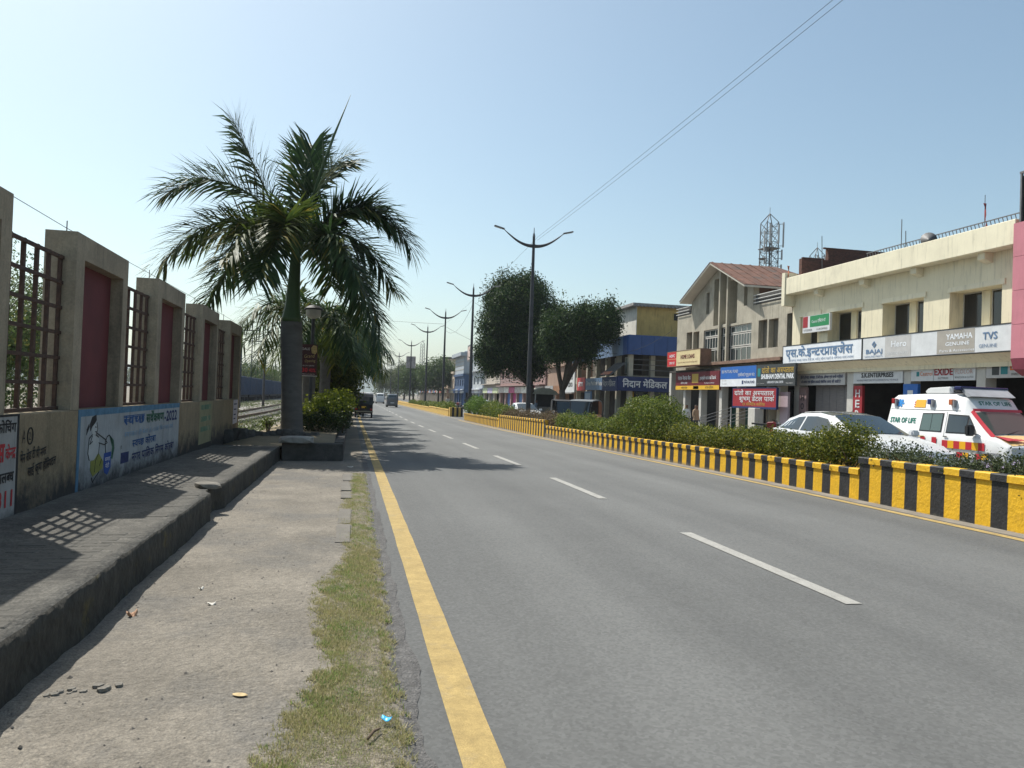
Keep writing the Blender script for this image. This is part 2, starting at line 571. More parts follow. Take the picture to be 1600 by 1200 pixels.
V = []; F = []
PY = [-4 + .12 * i for i in range(180)]
prof_n = 15
for y in PY:
    e = -1.5 + .012 * n3(y * 1.1, 9) + .012 * n3(y * 9, 2)
    z = plat_z(y)
    notch = max(0, 1 - abs(y - 9.55) / .42)
    if notch > 0: e -= .10 * min(1, notch * 4)
    for i in range(13):
        x = -2.9 + (e + 2.9) * i / 12
        hz = .012 * n3(x * 2, y * 2, 3) + .006 * n3(x * 8, y * 8, 1)
        if i == 12: hz -= .002 + .02 * max(0, n3(y * 9, 3))
        V.append((x, y, z + hz))
    V.append((e + .010 + .010 * n3(y * 4, 5), y, z - .10))
    V.append((e + .004 + .012 * n3(y * 3.3, 6), y, z - .24))
    V.append((e + .02 + .01 * n3(y * 3.3, 7), y, g(y) - .05))
w = 16
for j in range(len(PY) - 1):
    for i in range(w - 1):
        F.append((j * w + i, j * w + i + 1, (j + 1) * w + i + 1, (j + 1) * w + i))
plat = np_mesh('pavement', np.array(V), np.array(F), M_plat, kind='structure')
plat.data.materials.append(M_platside)
plat.data.polygons.foreach_set('material_index', [1 if (k % (w - 1)) >= 12 else 0 for k in range(len(F))])

# pavers that show through the dirt along the pavement edge
M_paver = mat('dirty_paver', (.100, .094, .082), .95, .25, 5, bump=.4, bscale=60)
pm = MB().box(-.095, .095, -.047, .047, -.03, .004).build('paver', M_paver, bevel=.008).data
bpy.data.objects.remove(bpy.data.objects['paver'])
rp = random.Random(3)
cnt = 0
for r_ in range(92):
    y = 3.2 + r_ * .103
    for c_ in range(3):
        x = -2.18 + c_ * .205 + (r_ % 2) * .1
        if abs(y - 9.5) < .5 and x > -1.8 or x > -1.66: continue
        if n3(x * 1.2, y * .9, 3) < -.02: continue
        o = link('paver', pm, plat, (x, y, plat_z(y) + .012 * n3(x * 2, y * 2, 3) + rp.uniform(-.004, .001)))
        o.rotation_euler = (rp.uniform(-.012, .012), rp.uniform(-.012, .012), rp.uniform(-.05, .05)); cnt += 1
# broken slabs lying at the notch
M_rubble = mat('broken_concrete', (.19, .175, .15), .95, .25, 6, bump=.7, bscale=30)


def rock(name, x, y, z, sx, sy, sz, m, parent=None, label=None, cat=None, rz=0, seed=0, group=None, sub=2):
    bm = bmesh.new(); bmesh.ops.create_icosphere(bm, subdivisions=sub, radius=1)
    for v in bm.verts:
        d = 1 + .28 * n3(v.co.x * 1.3 + seed, v.co.y * 1.3, v.co.z * 1.3) + .1 * n3(v.co.x * 4 + seed, v.co.y * 4, v.co.z * 4)
        v.co = Vector((max(-.8, min(.8, v.co.x * d)) * sx, max(-.8, min(.8, v.co.y * d)) * sy, max(-.7, min(.7, v.co.z * d)) * sz))
    me = bpy.data.meshes.new(name); bm.to_mesh(me); bm.free(); me.materials.append(m)
    o = link(name, me, parent, (x, y, z)); o.rotation_euler = (0, 0, rz)
    if label: tag(o, label, cat, group)
    return o


rock('broken_slab', -1.62, 9.62, .33, .17, .16, .055, M_rubble, label='broken slab of concrete lying in the notch of the pavement edge', cat='slab', rz=.5)
rb = thing('rubble', (-1.22, 4.08, .01), 'low ridge of crumbled concrete on the near dirt footway', 'rubble')
rq = random.Random(14)
for k in range(15):
    u = rq.random(); s_ = rq.uniform(.008, .03) * (1.3 if u > .6 else .8)
    o = rock('chunk', 0, 0, 0, s_ * 1.3, s_, s_ * .7, M_rubble, None, rz=rq.uniform(0, 3), seed=k, sub=1)
    o.parent = rb; o.location = (-.16 + .30 * u + rq.uniform(-.02, .02), -.05 + .07 * u + rq.uniform(-.03, .03), s_ * .25)
# sunken kerb stones along the verge
M_kerbst = mat('grey_kerb_stone', (.15, .138, .12), .9, .15, 4, bump=.4, bscale=50)
for (x, y, l, s_) in [(-.035, 8.2, .95, 1), (-.03, 9.35, 1.0, 2), (-.03, 11.3, .7, 3), (-.035, 12.35, 1.1, 4), (-.03, 13.7, .9, 5)]:
    mb = MB().box(-.085, .085, -l / 2, l / 2, -.1, .020)
    o = mb.build('kerb_stone', M_kerbst, bevel=.014, seg=2); o.parent = path; o.location = (x, y, g(y) + .008); o.rotation_euler = (rp.uniform(-.02, .02), rp.uniform(-.03, .03), rp.uniform(-.02, .02))

# ---- grass verge: blades
def grass_left(y): return float(np.interp(y, [2.6, 3.2, 3.8, 4.3, 5.3, 6.0, 6.65, 7.2, 8.4, 10, 12, 14.4], [-.45, -.36, -.24, -.12, -.24, -.25, -.10, -.02, -.10, -.12, -.02, .05]))


def grass_right(y): return road_edge(y) - .0


def blades(name, pts, h, w, m, seed, lean=.8, parent=None, kind='stuff'):
    rg = np.random.default_rng(seed); n = len(pts)
    P = np.asarray(pts); a = rg.uniform(0, 2 * np.pi, n); hh = h * rg.uniform(.45, 1.25, n); ln = rg.uniform(.1, lean, n) * hh
    dx, dy = np.cos(a), np.sin(a); ww = w * rg.uniform(.6, 1.3, n)
    b0 = P + np.c_[-dy * ww, dx * ww, np.zeros(n)]; b1 = P - np.c_[-dy * ww, dx * ww, np.zeros(n)]
    t = P + np.c_[dx * ln, dy * ln, hh * np.sqrt(np.clip(1.0 - (ln / hh) ** 2 * .5, .15, 1))]
    V = np.stack([b0, b1, t], 1).reshape(-1, 3)
    F3 = np.arange(n * 3).reshape(-1, 3)
    return np_mesh(name, V, np.zeros((0, 4), int), m, parent, kind=kind, F3=F3)


M_grass = leafmat('dry_grass', (.44, .38, .20), (.19, .29, .07), (.12, .24, .05), trans=.5, rough=.7)
# patches: straw where noise is high
_N, _L = M_grass.node_tree.nodes, M_grass.node_tree.links
_cr = [n for n in _N if n.type == 'VALTORGB'][0]
_ge = [n for n in _N if n.type == 'NEW_GEOMETRY'][0]
_tc = _N.new('ShaderNodeTexCoord'); _no = _N.new('ShaderNodeTexNoise'); _no.inputs['Scale'].default_value = 1.6; _no.inputs['Detail'].default_value = 4
_L.new(_tc.outputs['Object'], _no.inputs['Vector'])
_ma = _N.new('ShaderNodeMath'); _ma.operation = 'MULTIPLY_ADD'; _ma.inputs[1].default_value = 2.6; _ma.inputs[2].default_value = -.98
_L.new(_no.outputs[0], _ma.inputs[0])
_m3 = _N.new('ShaderNodeMath'); _m3.operation = 'MULTIPLY_ADD'; _m3.inputs[1].default_value = .6
_L.new(_ge.outputs['Random Per Island'], _m3.inputs[0]); _L.new(_ma.outputs[0], _m3.inputs[2])
_L.new(_m3.outputs[0], _cr.inputs[0])
rg = np.random.default_rng(11)
n = 230000
gy = 2.5 + 12 * rg.random(n) ** 1.5
yt = np.linspace(2.4, 14.6, 600)
ga = np.interp(gy, yt, [grass_left(v) for v in yt]); gb = np.interp(gy, yt, [grass_right(v) for v in yt])
gx = ga + (gb - ga) * rg.random(n)


def vn(x, y, s, k):
    """cheap smooth noise for arrays, about -1..1"""
    x, y = x * s, y * s
    return (np.sin(x * 1.7 + y * .9 + k) + np.sin(y * 2.3 - x * 1.1 + 2.1 * k) + np.sin(x * 3.1 + 1.7 * y + 3.3 * k) * .7 + np.sin(y * 4.3 + 2.9 * x + k * 5) * .6) / 2.6


e = np.minimum(gx - ga, (gb - gx) * .6) + .075 * vn(gx, gy, 11, 1) + .05 * vn(gx, gy, 37, 4) - .03
dens = np.clip(.05 + e / .16, .02, 1) * .8
dens *= np.where((gy > 7.6) & (gy < 14.3) & (np.abs(gx + .03) < .09) & (vn(gx * 0, gy, 3, 2) > -.3), .12, 1)
dens *= np.where(gy > 7, np.clip(.7 + .8 * vn(gx, gy, 4, 9), .1, 1), 1)
dens *= np.clip(.5 + .8 * vn(gx, gy, 9, 5), .04, 1) * np.clip(.7 + .6 * vn(gx, gy, 45, 3), .2, 1)
k_ = rg.random(n) < dens
gx, gy = gx[k_], gy[k_]
gz = np.array([g(v) for v in yt]); gz = np.interp(gy, yt, gz)
pts = np.c_[gx, gy, gz + .008]
o = blades('grass', pts, .030, .0026, M_grass, 5, lean=1.0)
tag(o, 'short dry grass growing along the edge of the road', 'grass')
m_ = 150000
sy = 2.5 + 12 * rg.random(m_) ** 1.7
sa = np.interp(sy, yt, [grass_left(v) for v in yt]); sb_ = np.interp(sy, yt, [grass_right(v) for v in yt])
sx_ = sa + (sb_ - sa) * rg.random(m_)
e = np.minimum(sx_ - sa, (sb_ - sx_)) + .06 * vn(sx_, sy, 11, 1) + .05 * vn(sx_, sy, 35, 2) - .02
k_ = rg.random(m_) < np.clip(.10 + e / .10, .04, 1) * np.where(sy > 7.5, .45, 1)
M_straw = leafmat('straw_blade', (.46, .39, .22), (.26, .27, .11), (.55, .48, .30), trans=.4, rough=.75)
o = blades('dry_grass', np.c_[sx_[k_], sy[k_], np.interp(sy[k_], yt, [g(v) for v in yt]) + .010], .026, .0024, M_straw, 8, lean=1.35)
tag(o, 'dead straw coloured grass lying along the edge of the road', 'grass')
# thatch under the blades
M_thatch = mat('dead_grass_mat', (.19, .165, .125), .95, .4, 25, col2=(.13, .135, .065), mixs=.50, bump=1.0, bscale=90, speck=.5, sscale=120)
V = []; F = []
yy = [2.5 + .12 * i for i in range(100)]
for y in yy:
    a, b = grass_left(y) + .15 + .10 * n3(y * 4, 1) + .06 * n3(y * 14, 4), grass_right(y) - .07 + .05 * n3(y * 4, 2) + .03 * n3(y * 13, 8)
    if b - a < .06: b = a + .06
    for i in range(9):
        x = a + (b - a) * i / 8
        e = min(i, 8 - i)
        V.append((x, y, g(y) + dirt_h(x, y) + (-.004 if e == 0 else .005 + .004 * n3(x * 20, y * 20))))
for j in range(len(yy) - 1):
    for i in range(8): F.append((j * 9 + i, j * 9 + i + 1, (j + 1) * 9 + i + 1, (j + 1) * 9 + i))
tag(np_mesh('turf_mat', np.array(V), np.array(F), M_thatch, kind='stuff'), 'matted dead turf under the roadside grass', 'grass')

# pebbles and grit on the dirt
M_grit = mat('grit', (.15, .135, .118), .95, .4, 9)
mb = MB()
rs = random.Random(21)
for i in range(420):
    y = 2.6 + 13 * rs.random() ** 1.5; x = rs.uniform(-1.5, .3) if rs.random() < .75 else rs.uniform(-1.48, -1.2)
    s_ = rs.uniform(.004, .012) * (1.6 if rs.random() < .08 else 1)
    z = g(y) + dirt_h(x, y)
    a = rs.random() * 3; c_, q = math.cos(a) * s_, math.sin(a) * s_
    mb.add([(x + c_, y + q, z), (x - q, y + c_, z), (x - c_ * .8, y - q, z), (x + q, y - c_, z), (x, y, z + s_ * .8), ], [(0, 1, 4), (1, 2, 4), (2, 3, 4), (3, 0, 4)])
tag(mb.build('grit', M_grit), 'small stones and grit scattered on the dirt footway', 'gravel', kind='stuff')


def litter(name, x, y, sx, sy, rz, m, label, curl=.012, base=None):
    mb = MB(); n = 5
    vs = []
    for j in range(n):
        for i in range(n):
            u, v = i / (n - 1) - .5, j / (n - 1) - .5
            wv = 1 - .8 * abs(2 * v) ** 2 if name == 'fallen_leaf' else 1
            vs.append((u * sx, v * sy * 1, .006 + curl * ((2 * u) ** 2 * .8 + .5 * math.sin(5 * v + u * 4))) if name != 'fallen_leaf' else (u * sx * wv, v * sy, .006 + curl * ((2 * u) ** 2 + .6 * v)))
    mb.add(vs, [(j * n + i, j * n + i + 1, (j + 1) * n + i + 1, (j + 1) * n + i) for j in range(n - 1) for i in range(n - 1)])
    o = mb.build(name, m, smooth=True)
    z = (g(y) + dirt_h(x, y)) if base is None else base
    o.location = (x, y, z); o.rotation_euler = (0, 0, rz)
    md = o.modifiers.new('thickness', 'SOLIDIFY'); md.thickness = .0006
    return tag(o, label, 'litter')


M_dry = mat('dry_leaf', (.48, .36, .19), .8, .2, 20)
M_paper = mat('grey_paper', (.62, .59, .53), .8, .15, 20)
litter('fallen_leaf', -.475, 3.92, .045, .075, 1.3, M_dry, 'pale tan dry leaf lying flat on the dirt beside the grass', curl=.003)
litter('wrapper', .205, 3.48, .05, .028, -.35, mat('blue_wrapper', (.03, .38, .72), .35, .25, 40, col2=(.7, .8, .85), mixs=.6), 'small bright blue and white wrapper dropped in the grass', base=.04)
litter('paper_scrap', -.88, 5.55, .05, .026, .3, M_paper, 'white paper scrap on the dirt, nearer the pavement')
litter('paper_scrap', -1.02, 5.95, .036, .02, 1.1, M_paper, 'small torn white paper farther up the dirt footway')
litter('paper_scrap', -1.33, 5.35, .06, .035, .7, mat('brown_paper', (.45, .27, .17), .8, .2, 20), 'crumpled brown scrap in the shade under the pavement edge', curl=.03)
litter('paper_scrap', .02, 15.9, .12, .05, .2, M_paper, 'white scrap of paper by the verge before the planter')
mb = MB().tube([(0, 0, .012), (.05, .03, .02), (.1, .05, .012)], [.006, .007, .004], 6)
o = mb.build('twig', mat('twig_bark', (.13, .09, .06), .9), smooth=True); o.location = (.12, 3.30, .03); o.rotation_euler = (0, 0, .6)
tag(o, 'short brown twig lying in the grass near the blue wrapper', 'twig')
# ================================================================ boundary wall on the left
XW = -2.85
M_wall = mat('stained_cream_render', (.28, .235, .17), .92, .2, 1.6, col2=(.185, .158, .118), mixs=.54, bump=.3, bscale=30, streak=.75, detail=10, speck=.12, sscale=40)
M_dado = mat('stained_cream_dado', (.24, .19, .12), .92, .2, 1.8, col2=(.19, .138, .078), mixs=.53, bump=.3, bscale=30, streak=.6, grime=(.25, .92, (.035, .032, .03)), detail=10, speck=.12, sscale=40)
M_red = mat('maroon_panel_paint', (.105, .021, .024), .8, .16, 2.5, col2=(.08, .018, .022), mixs=.55, bump=.15, bscale=40)
M_rust = mat('rusty_dark_steel', (.075, .042, .030), .75, .35, 14, col2=(.04, .03, .026), mixs=.5, bump=.3, bscale=120, metal=.2)

wall = thing('boundary_wall', (XW, 8, 0), 'long cream compound wall with maroon panels and rusty grilles above the pavement', 'wall')
d = MB()
PIERS = [1.9, 5.32, 8.74, 12.17, 15.6, 19.03]
d.box(-3.15, XW, -4, 20.93, -.2, 1.2)
d.build('dado', M_dado, wall, bevel=.012)
for p0 in PIERS:
    p1 = p0 + 1.87
    b = MB()
    b.box(-3.16, XW - .001, p0, p0 + .25, 1.2, 3.06)
    b.box(-3.16, XW - .001, p1 - .2, p1, 1.2, 3.06)
    b.box(-3.16, XW - .001, p0 + .25, p1 - .2, 2.8, 3.06)
    b.box(-3.16, -3.03, p0 + .25, p1 - .2, 1.2, 2.8)
    pr = b.build('pier', M_wall, wall)
    MB().box(-3.03, -2.995, p0 + .252, p1 - .202, 1.202, 2.798).build('red_panel', M_red, pr)
# weathered coping stain lies in the render itself; grilles between the piers
vb = MB().bar((0, 0, 0), (0, 0, 1.6), .04, .034).build('bar', M_rust).data
hb = MB().bar((0, -.79, 0), (0, .79, 0), .030, .034).build('bar', M_rust).data
for o in [o for o in bpy.data.objects if o.name.startswith('bar') and o.parent is None]: bpy.data.objects.remove(o)
for p0 in PIERS[:-1]:
    y0, y1 = p0 + 1.87, p0 + 3.42
    gr = bpy.data.objects.new('grille', None); COL.objects.link(gr); gr.parent = wall; gr.location = (-.15, (y0 + y1) / 2 - 8, 1.2); gr.empty_display_size = .1
    ORG[gr.name] = Vector((XW - .15, (y0 + y1) / 2, 1.2))
    for k in range(6):
        o = link('bar', vb, gr, (0, -.755 + .302 * k, .002))
        o.rotation_euler = (0, rp.uniform(-.004, .004), 0)
    for k in range(7):
        o = link('bar', hb, gr, (.018, 0, .02 + .259 * k))
M_wire = mat('dark_wire', (.05, .05, .05), .6)
MB().tube([(-3.06, -4, 3.22), (-3.06, 3, 3.19), (-3.06, 9, 3.14), (-3.06, 15, 3.19), (-3.06, 20.9, 3.2)], .004, 4).build('top_wire', M_wire, wall)
for p0 in PIERS:
    MB().tube([(-3.06, p0 + .3, 3.04), (-3.06, p0 + .3, 3.22)], .006, 5).build('wire_stay', M_rust, wall)

# ---- painted panels and writing on the dado
M_mural = mat('faded_white_wall_paint', (.30, .325, .34), .9, .14, 3, col2=(.25, .265, .27), mixs=.52, streak=.8, grime=(.25, .72, (.045, .045, .045)), detail=10)
M_mblue = mat('faded_blue_wall_paint', (.07, .16, .25), .9, .25, 6, col2=(.2, .3, .36), mixs=.56)
M_navy = mat('navy_sign_paint', (.02, .03, .10), .9, .4, 12)
M_lblue = mat('washed_blue_sign_paint', (.16, .28, .42), .9, .3, 9, col2=(.40, .44, .46), mixs=.5)
M_tblue = mat('blue_sign_paint', (.02, .07, .20), .9, .4, 9)
M_tgreen = mat('green_sign_paint', (.02, .085, .05), .9, .4, 9)
M_ink = mat('black_sign_paint', (.018, .017, .018), .9, .4, 12)
M_tred = mat('red_sign_paint', (.38, .035, .04), .9, .3, 12)
M_olive = mat('olive_sign_paint', (.20, .21, .045), .9, .2, 9)
M_skin = mat('pale_figure_paint', (.40, .42, .42), .9, .1, 6)


def wallflat(name, poly, m, off=.003):
    mb = MB(); mb.prism(poly, 'x', XW, XW + off); return mb.build(name, m, wall)


def wallline(name, pts, w, m, off=.006):
    mb = MB()
    for a, b in zip(pts[:-1], pts[1:]):
        mb.bar((XW + off - .002, a[0], a[1]), (XW + off - .002, b[0], b[1]), w, .004, up=(1, 0, 0))
    return mb.build(name, m, wall)


wallflat('painted_panel', [(8.99, .22), (13.9, .22), (13.9, 1.195), (8.99, 1.195)], M_mural, .003)
wallflat('painted_border', [(8.985, .22), (9.06, .22), (9.06, 1.12), (13.9, 1.125), (13.9, 1.198), (8.985, 1.198)], M_mblue, .005)
wallflat('painted_panel', [(4.6, .25), (7.47, .25), (7.455, 1.185), (4.6, 1.185)], mat('faded_white_wall_paint_b', (.30, .295, .285), .9, .14, 3, streak=.6, grime=(.25, .45, (.05, .05, .05))), .003)
wallflat('painted_border', [(7.47, .25), (7.51, .25), (7.495, 1.198), (4.6, 1.198), (4.6, 1.18), (7.455, 1.18)], M_ink, .005)
wallflat('painted_panel', [(15.68, .36), (17.0, .36), (17.05, 1.19), (15.7, 1.19)], mat('faded_ochre_wall_paint', (.26, .245, .14), .9, .15, 3, streak=.6), .003)
for z in (1.03, .80, .60):
    wallflat('painted_band', [(15.85, z), (16.85, z + .005), (16.85, z + .1), (15.85, z + .095)], mat('faded_green_wall_paint', (.12, .19, .12), .9, .3, 5, col2=(.34, .33, .2), mixs=.5), .005)
wallflat('notice', [(19.95, .58), (20.66, .60), (20.68, 1.18), (19.97, 1.18)], mat('lilac_notice', (.42, .42, .50), .9, .1, 5), .006)
for k, z in enumerate((1.06, .93, .80, .70)):
    wallflat('notice_line', [(20.05, z), (20.5 - .05 * k, z), (20.5 - .05 * k, z + .03), (20.05, z + .03)], M_navy, .008)


def wtext(s, a, b, h, m, wob=0, bold=0, ital=0):
    w = math.hypot(b[0] - a[0], b[1] - a[1])
    return letter('lettering', s, m, wall, (XW, a[0], a[1]), '+x', h, w, rot=math.atan2(b[1] - a[1], b[0] - a[0]), wob=wob, bold=bold, ital=ital, off=.007)


wtext('स्वच्छ', (10.65, .955), (11.67, .955), .125, M_tblue, bold=.018)
wtext('सर्वेक्षण', (11.76, .945), (12.8, .945), .125, M_tgreen, bold=.016)
wtext('-2022', (12.85, .925), (13.7, .925), .16, M_navy, bold=.012)
wtext('स्वच्छता ही सेवा है आओ मिल कर करें', (10.72, .80), (13.45, .80), .07, M_lblue)
wtext('स्वच्छ कोरबा', (11.1, .645), (12.35, .65), .10, M_tblue, bold=.008)
wtext('नगर पालिक निगम कोरबा', (11.1, .455), (13.55, .46), .115, M_navy, bold=.008)
wallflat('painted_patch', [(10.59, .47), (10.95, .47), (10.95, .605), (10.6, .61)], M_navy, .005)
wtext('A', (7.56, .935), (7.63, .935), .12, M_ink, ital=.15)
wallline('painted_ring', [(7.745 + .062 * math.cos(a * .45), .99 + .075 * math.sin(a * .45)) for a in range(15)], .012, M_ink)
wtext('21', (7.705, .955), (7.785, .955), .075, M_ink)
wtext('मेन रोड टी पी नगर', (7.55, .76), (8.13, .79), .085, M_ink, wob=.006, bold=.004)
wtext('साई कृपा हॉस्पिटल', (7.72, .625), (8.39, .675), .085, M_ink, wob=.006, bold=.004)
wtext('पटेल कोचिंग', (6.72, 1.045), (7.43, 1.045), .085, M_ink, bold=.006)
wtext('क्लासिस', (6.62, .80), (7.21, .80), .16, M_tred, bold=.016)
wtext('केन्द्र', (7.24, .815), (7.44, .82), .10, M_tred, bold=.006)
wtext('उपलब्ध', (7.03, .62), (7.42, .62), .09, M_ink, bold=.006)
wtext('98261311', (6.5, .41), (7.4, .405), .14, M_tred, bold=.012)
wtext('ह', (10.56, .66), (10.62, .66), .05, M_ink)
# painted figure bending over a bin
wallflat('painted_figure', [(9.45, .91), (9.68, .865), (9.72, .78), (9.70, .68), (9.55, .612), (9.39, .62), (9.33, .70), (9.35, .79)], M_skin, .005)
wallflat('painted_figure', [(9.43, .995), (9.59, 1.05), (9.632, .96), (9.58, .90), (9.46, .91)], M_skin, .0055)
wallflat('painted_figure', [(9.57, 1.13), (9.436, 1.105), (9.364, 1.03), (9.388, .947), (9.45, .997), (9.545, 1.038), (9.588, 1.067)], M_ink, .006)
wallflat('painted_figure', [(9.333, 1.032), (9.266, .976), (9.261, .91), (9.3, .945), (9.359, 1.001)], M_ink, .006)
wallflat('painted_figure', [(9.701, .685), (9.887, .568), (9.873, .49), (9.661, .45), (9.525, .426), (9.433, .504), (9.433, .608), (9.55, .612)], M_olive, .006)
wallflat('painted_bin', [(9.914, .66), (10.181, .663), (10.181, .476), (10.063, .392), (9.946, .428), (9.902, .535)], mat('bin_blue_paint', (.02, .06, .25), .9, .2, 8), .006)
wallflat('painted_bin', [(10.072, .88), (10.269, .796), (10.311, .694), (10.248, .568), (10.194, .573), (10.216, .718), (10.135, .804)], M_tgreen, .005)
for ln in ([(9.62, .915), (9.93, .825), (10.01, .78), (9.91, .763), (9.69, .80)], [(9.97, .66), (9.93, .785), (10.0, .855), (10.075, .866), (10.16, .835), (10.21, .76)],
           [(9.46, .906), (9.354, .868), (9.34, .79), (9.33, .70), (9.387, .62)], [(9.46, .89), (9.377, .80), (9.472, .83)], [(9.59, 1.04), (9.635, .96), (9.58, .90), (9.68, .865)],
           [(9.70, .68), (9.6, .6), (9.58, .47)], [(9.82, .6), (9.75, .53)], [(9.54, .99), (9.585, .985)], [(9.55, .935), (9.6, .93)], [(9.72, .80), (9.70, .68)], [(9.48, .42), (9.53, .36), (9.6, .40), (9.75, .46)]):
    wallline('painted_outline', ln, .011, M_ink, .008)
wtext('कचरा', (9.95, .56), (10.15, .56), .05, mat('white_sign_paint', (.7, .7, .7), .9))
wtext('पेटी', (9.97, .48), (10.12, .48), .05, mat('white_sign_paint', (.7, .7, .7), .9))
# ================================================================ foliage helpers
def leaf_cloud(name, P, Nrm, size, m, parent, seed=0, asp=.5, jit=.9, fold=.25, kind=None, droop=0):
    """many small folded leaves at points P facing roughly along Nrm"""
    rg = np.random.default_rng(seed); n = len(P)
    P = np.asarray(P, float); N = np.asarray(Nrm, float) + jit * rg.standard_normal((n, 3))
    N /= np.linalg.norm(N, axis=1)[:, None] + 1e-9
    T = rg.standard_normal((n, 3)); T[:, 2] -= droop
    T -= N * (T * N).sum(1)[:, None]; T /= np.linalg.norm(T, axis=1)[:, None] + 1e-9
    B = np.cross(N, T)
    s = size * rg.uniform(.6, 1.35, n)[:, None]
    a = P - T * s * .5; c = P + T * s * .5
    b = P + B * s * asp * .5 + N * s * fold * .3; d = P - B * s * asp * .5 + N * s * fold * .3
    V = np.stack([a, b, c, d], 1).reshape(-1, 3); F = np.arange(n * 4).reshape(-1, 4)
    return np_mesh(name, V - np.array(ORG[parent.name]) if parent is not None else V, F, m, parent, kind=kind)


def blob_points(rg, blobs, dens, shell=.55, cull=True):
    """points in the outer shell of a union of ellipsoids (cx,cy,cz,rx,ry,rz); leaves crowd in clumps"""
    Ps = []; Ns = []
    for i, (cx, cy, cz, rx, ry, rz) in enumerate(blobs):
        area = 4 * math.pi * ((rx * ry) ** 1.6 / 3 + (rx * rz) ** 1.6 / 3 + (ry * rz) ** 1.6 / 3) ** (1 / 1.6)
        n = int(area * dens)
        u = rg.standard_normal((n, 3)); u /= np.linalg.norm(u, axis=1)[:, None]
        r = 1 - shell * rg.random(n) ** 1.7
        ph = rg.random(3) * 6
        bump = 1 + .09 * np.sin(u[:, 0] * 7 + ph[0]) * np.sin(u[:, 1] * 8 + ph[1]) + .07 * np.sin(u[:, 2] * 11 + ph[2] + u[:, 0] * 5)
        q = u * (r * bump)[:, None]
        P = q * np.array([rx, ry, rz]) + np.array([cx, cy, cz])
        if cull:
            keep = np.ones(n, bool)
            for j, (bx, by, bz, sx, sy, sz) in enumerate(blobs):
                if j != i: keep &= (((P - np.array([bx, by, bz])) / np.array([sx, sy, sz])) ** 2).sum(1) > .45
            P = P[keep]; u = u[keep]
        Ps.append(P); Ns.append(u / np.array([rx, ry, rz]) * rz)
    P = np.concatenate(Ps); N = np.concatenate(Ns); N /= np.linalg.norm(N, axis=1)[:, None]
    return P, N


# ================================================================ median: painted kerb walls
XM = 8.3
M_ypaint = mat('yellow_kerb_paint', (.66, .38, .015), .6, .10, 5, col2=(.52, .29, .02), mixs=.6, bump=.5, bscale=22, grime=(-.08, .07, (.30, .22, .12)), speck=.08, sscale=50)
M_bpaint = mat('black_kerb_paint', (.022, .022, .024), .6, .3, 5, col2=(.05, .048, .045), mixs=.62, bump=.5, bscale=22, grime=(-.08, .07, (.13, .115, .09)), speck=.15, sscale=50)
M_ypaint2 = mat('sunbleached_yellow_kerb_paint', (.56, .36, .09), .7, .12, 5, bump=.5, bscale=22)


def kerb_wall(y0, y1, h, label, pitch=.52, first=0, mats=None):
    """one length of painted kerb wall: rendered face in stripes under a small coping, also striped"""
    mats = mats or [M_ypaint, M_bpaint]
    t = thing('median_kerb', (XM, y0, g(y0)), label, 'kerb wall', 'lengths of striped median kerb')
    f = MB(); c = MB()
    n = max(1, int(round((y1 - y0) / (pitch / 2)))); k = first
    rr = random.Random(int(y0 * 10))
    ed = [y0] + [y0 + (y1 - y0) * i / n + rr.uniform(-.012, .012) for i in range(1, n)] + [y1]
    for a, b in zip(ed[:-1], ed[1:]):
        za, zb = g(a), g(b); mi = k % 2
        s1 = rr.uniform(-.012, .012) if (a > y0 and b < y1) else 0
        zc = h - .1
        f.add([(XM, a, za - .05), (XM, b, zb - .05), (XM + .008, b, zb + zc), (XM + .008, a, za + zc)], [(0, 3, 2, 1)], mi)
        c.add([(XM - .022, a, za + zc), (XM - .022, b, zb + zc), (XM - .02, b, zb + h - .015), (XM - .02, a, za + h - .015), (XM - .005, a, za + h), (XM - .005, b, zb + h), (XM + .14, b, zb + h), (XM + .14, a, za + h), (XM + .01, a, za + zc), (XM + .01, b, zb + zc)],
              [(0, 3, 2, 1), (3, 4, 5, 2), (4, 7, 6, 5), (8, 0, 1, 9)], mi)
        k += 1
    for yy, zz in ((y0, g(y0)), (y1, g(y1))):
        f.add([(XM, yy, zz - .05), (XM + .13, yy, zz - .05), (XM + .13, yy, zz + h - .1), (XM + .008, yy, zz + h - .1)], [(0, 1, 2, 3)], 0)
        c.add([(XM - .022, yy, zz + h - .1), (XM + .14, yy, zz + h - .1), (XM + .14, yy, zz + h), (XM - .02, yy, zz + h - .015)], [(0, 1, 2, 3)], 0)
    f.add([(XM + .13, y0, g(y0) - .05), (XM + .13, y1, g(y1) - .05), (XM + .13, y1, g(y1) + h), (XM + .13, y0, g(y0) + h)], [(0, 1, 2, 3)], 1)
    f.build('striped_face', mats, t); c.build('striped_coping', mats, t)
    return t


kerb_wall(3.0, 11.36, .72, 'tall near length of yellow and black striped kerb beside the flowering plants', first=1, pitch=.545)
kerb_wall(11.36, 32.6, .52, 'long low length of yellow and black striped kerb in front of the clipped hedge', first=0)
kerb_wall(32.6, 43.5, .76, 'raised length of striped kerb below the dry brown shrubs', first=1)
kerb_wall(43.5, 57.3, .56, 'far low length of striped kerb ending at the gap in the median', first=0)
kerb_wall(67.0, 84.0, .62, 'striped kerb beginning beyond the gap in the median, with a lamp at its end', first=0, mats=[M_ypaint2, M_ypaint2])
kerb_wall(84.0, 170.0, .50, 'farthest sun bleached yellow kerb running to the horizon', first=0, mats=[M_ypaint2, M_ypaint2], pitch=2)
M_soil = mat('median_soil', (.15, .115, .08), .95, .25, 3, bump=.6, bscale=20)
YM = [3, 7, 11, 14, 17, 20, 25, 30, 35, 40, 47, 55, 57.3]
sheet('median_bed', M_soil, XM + .13, 9.45, YM, .42, 1)
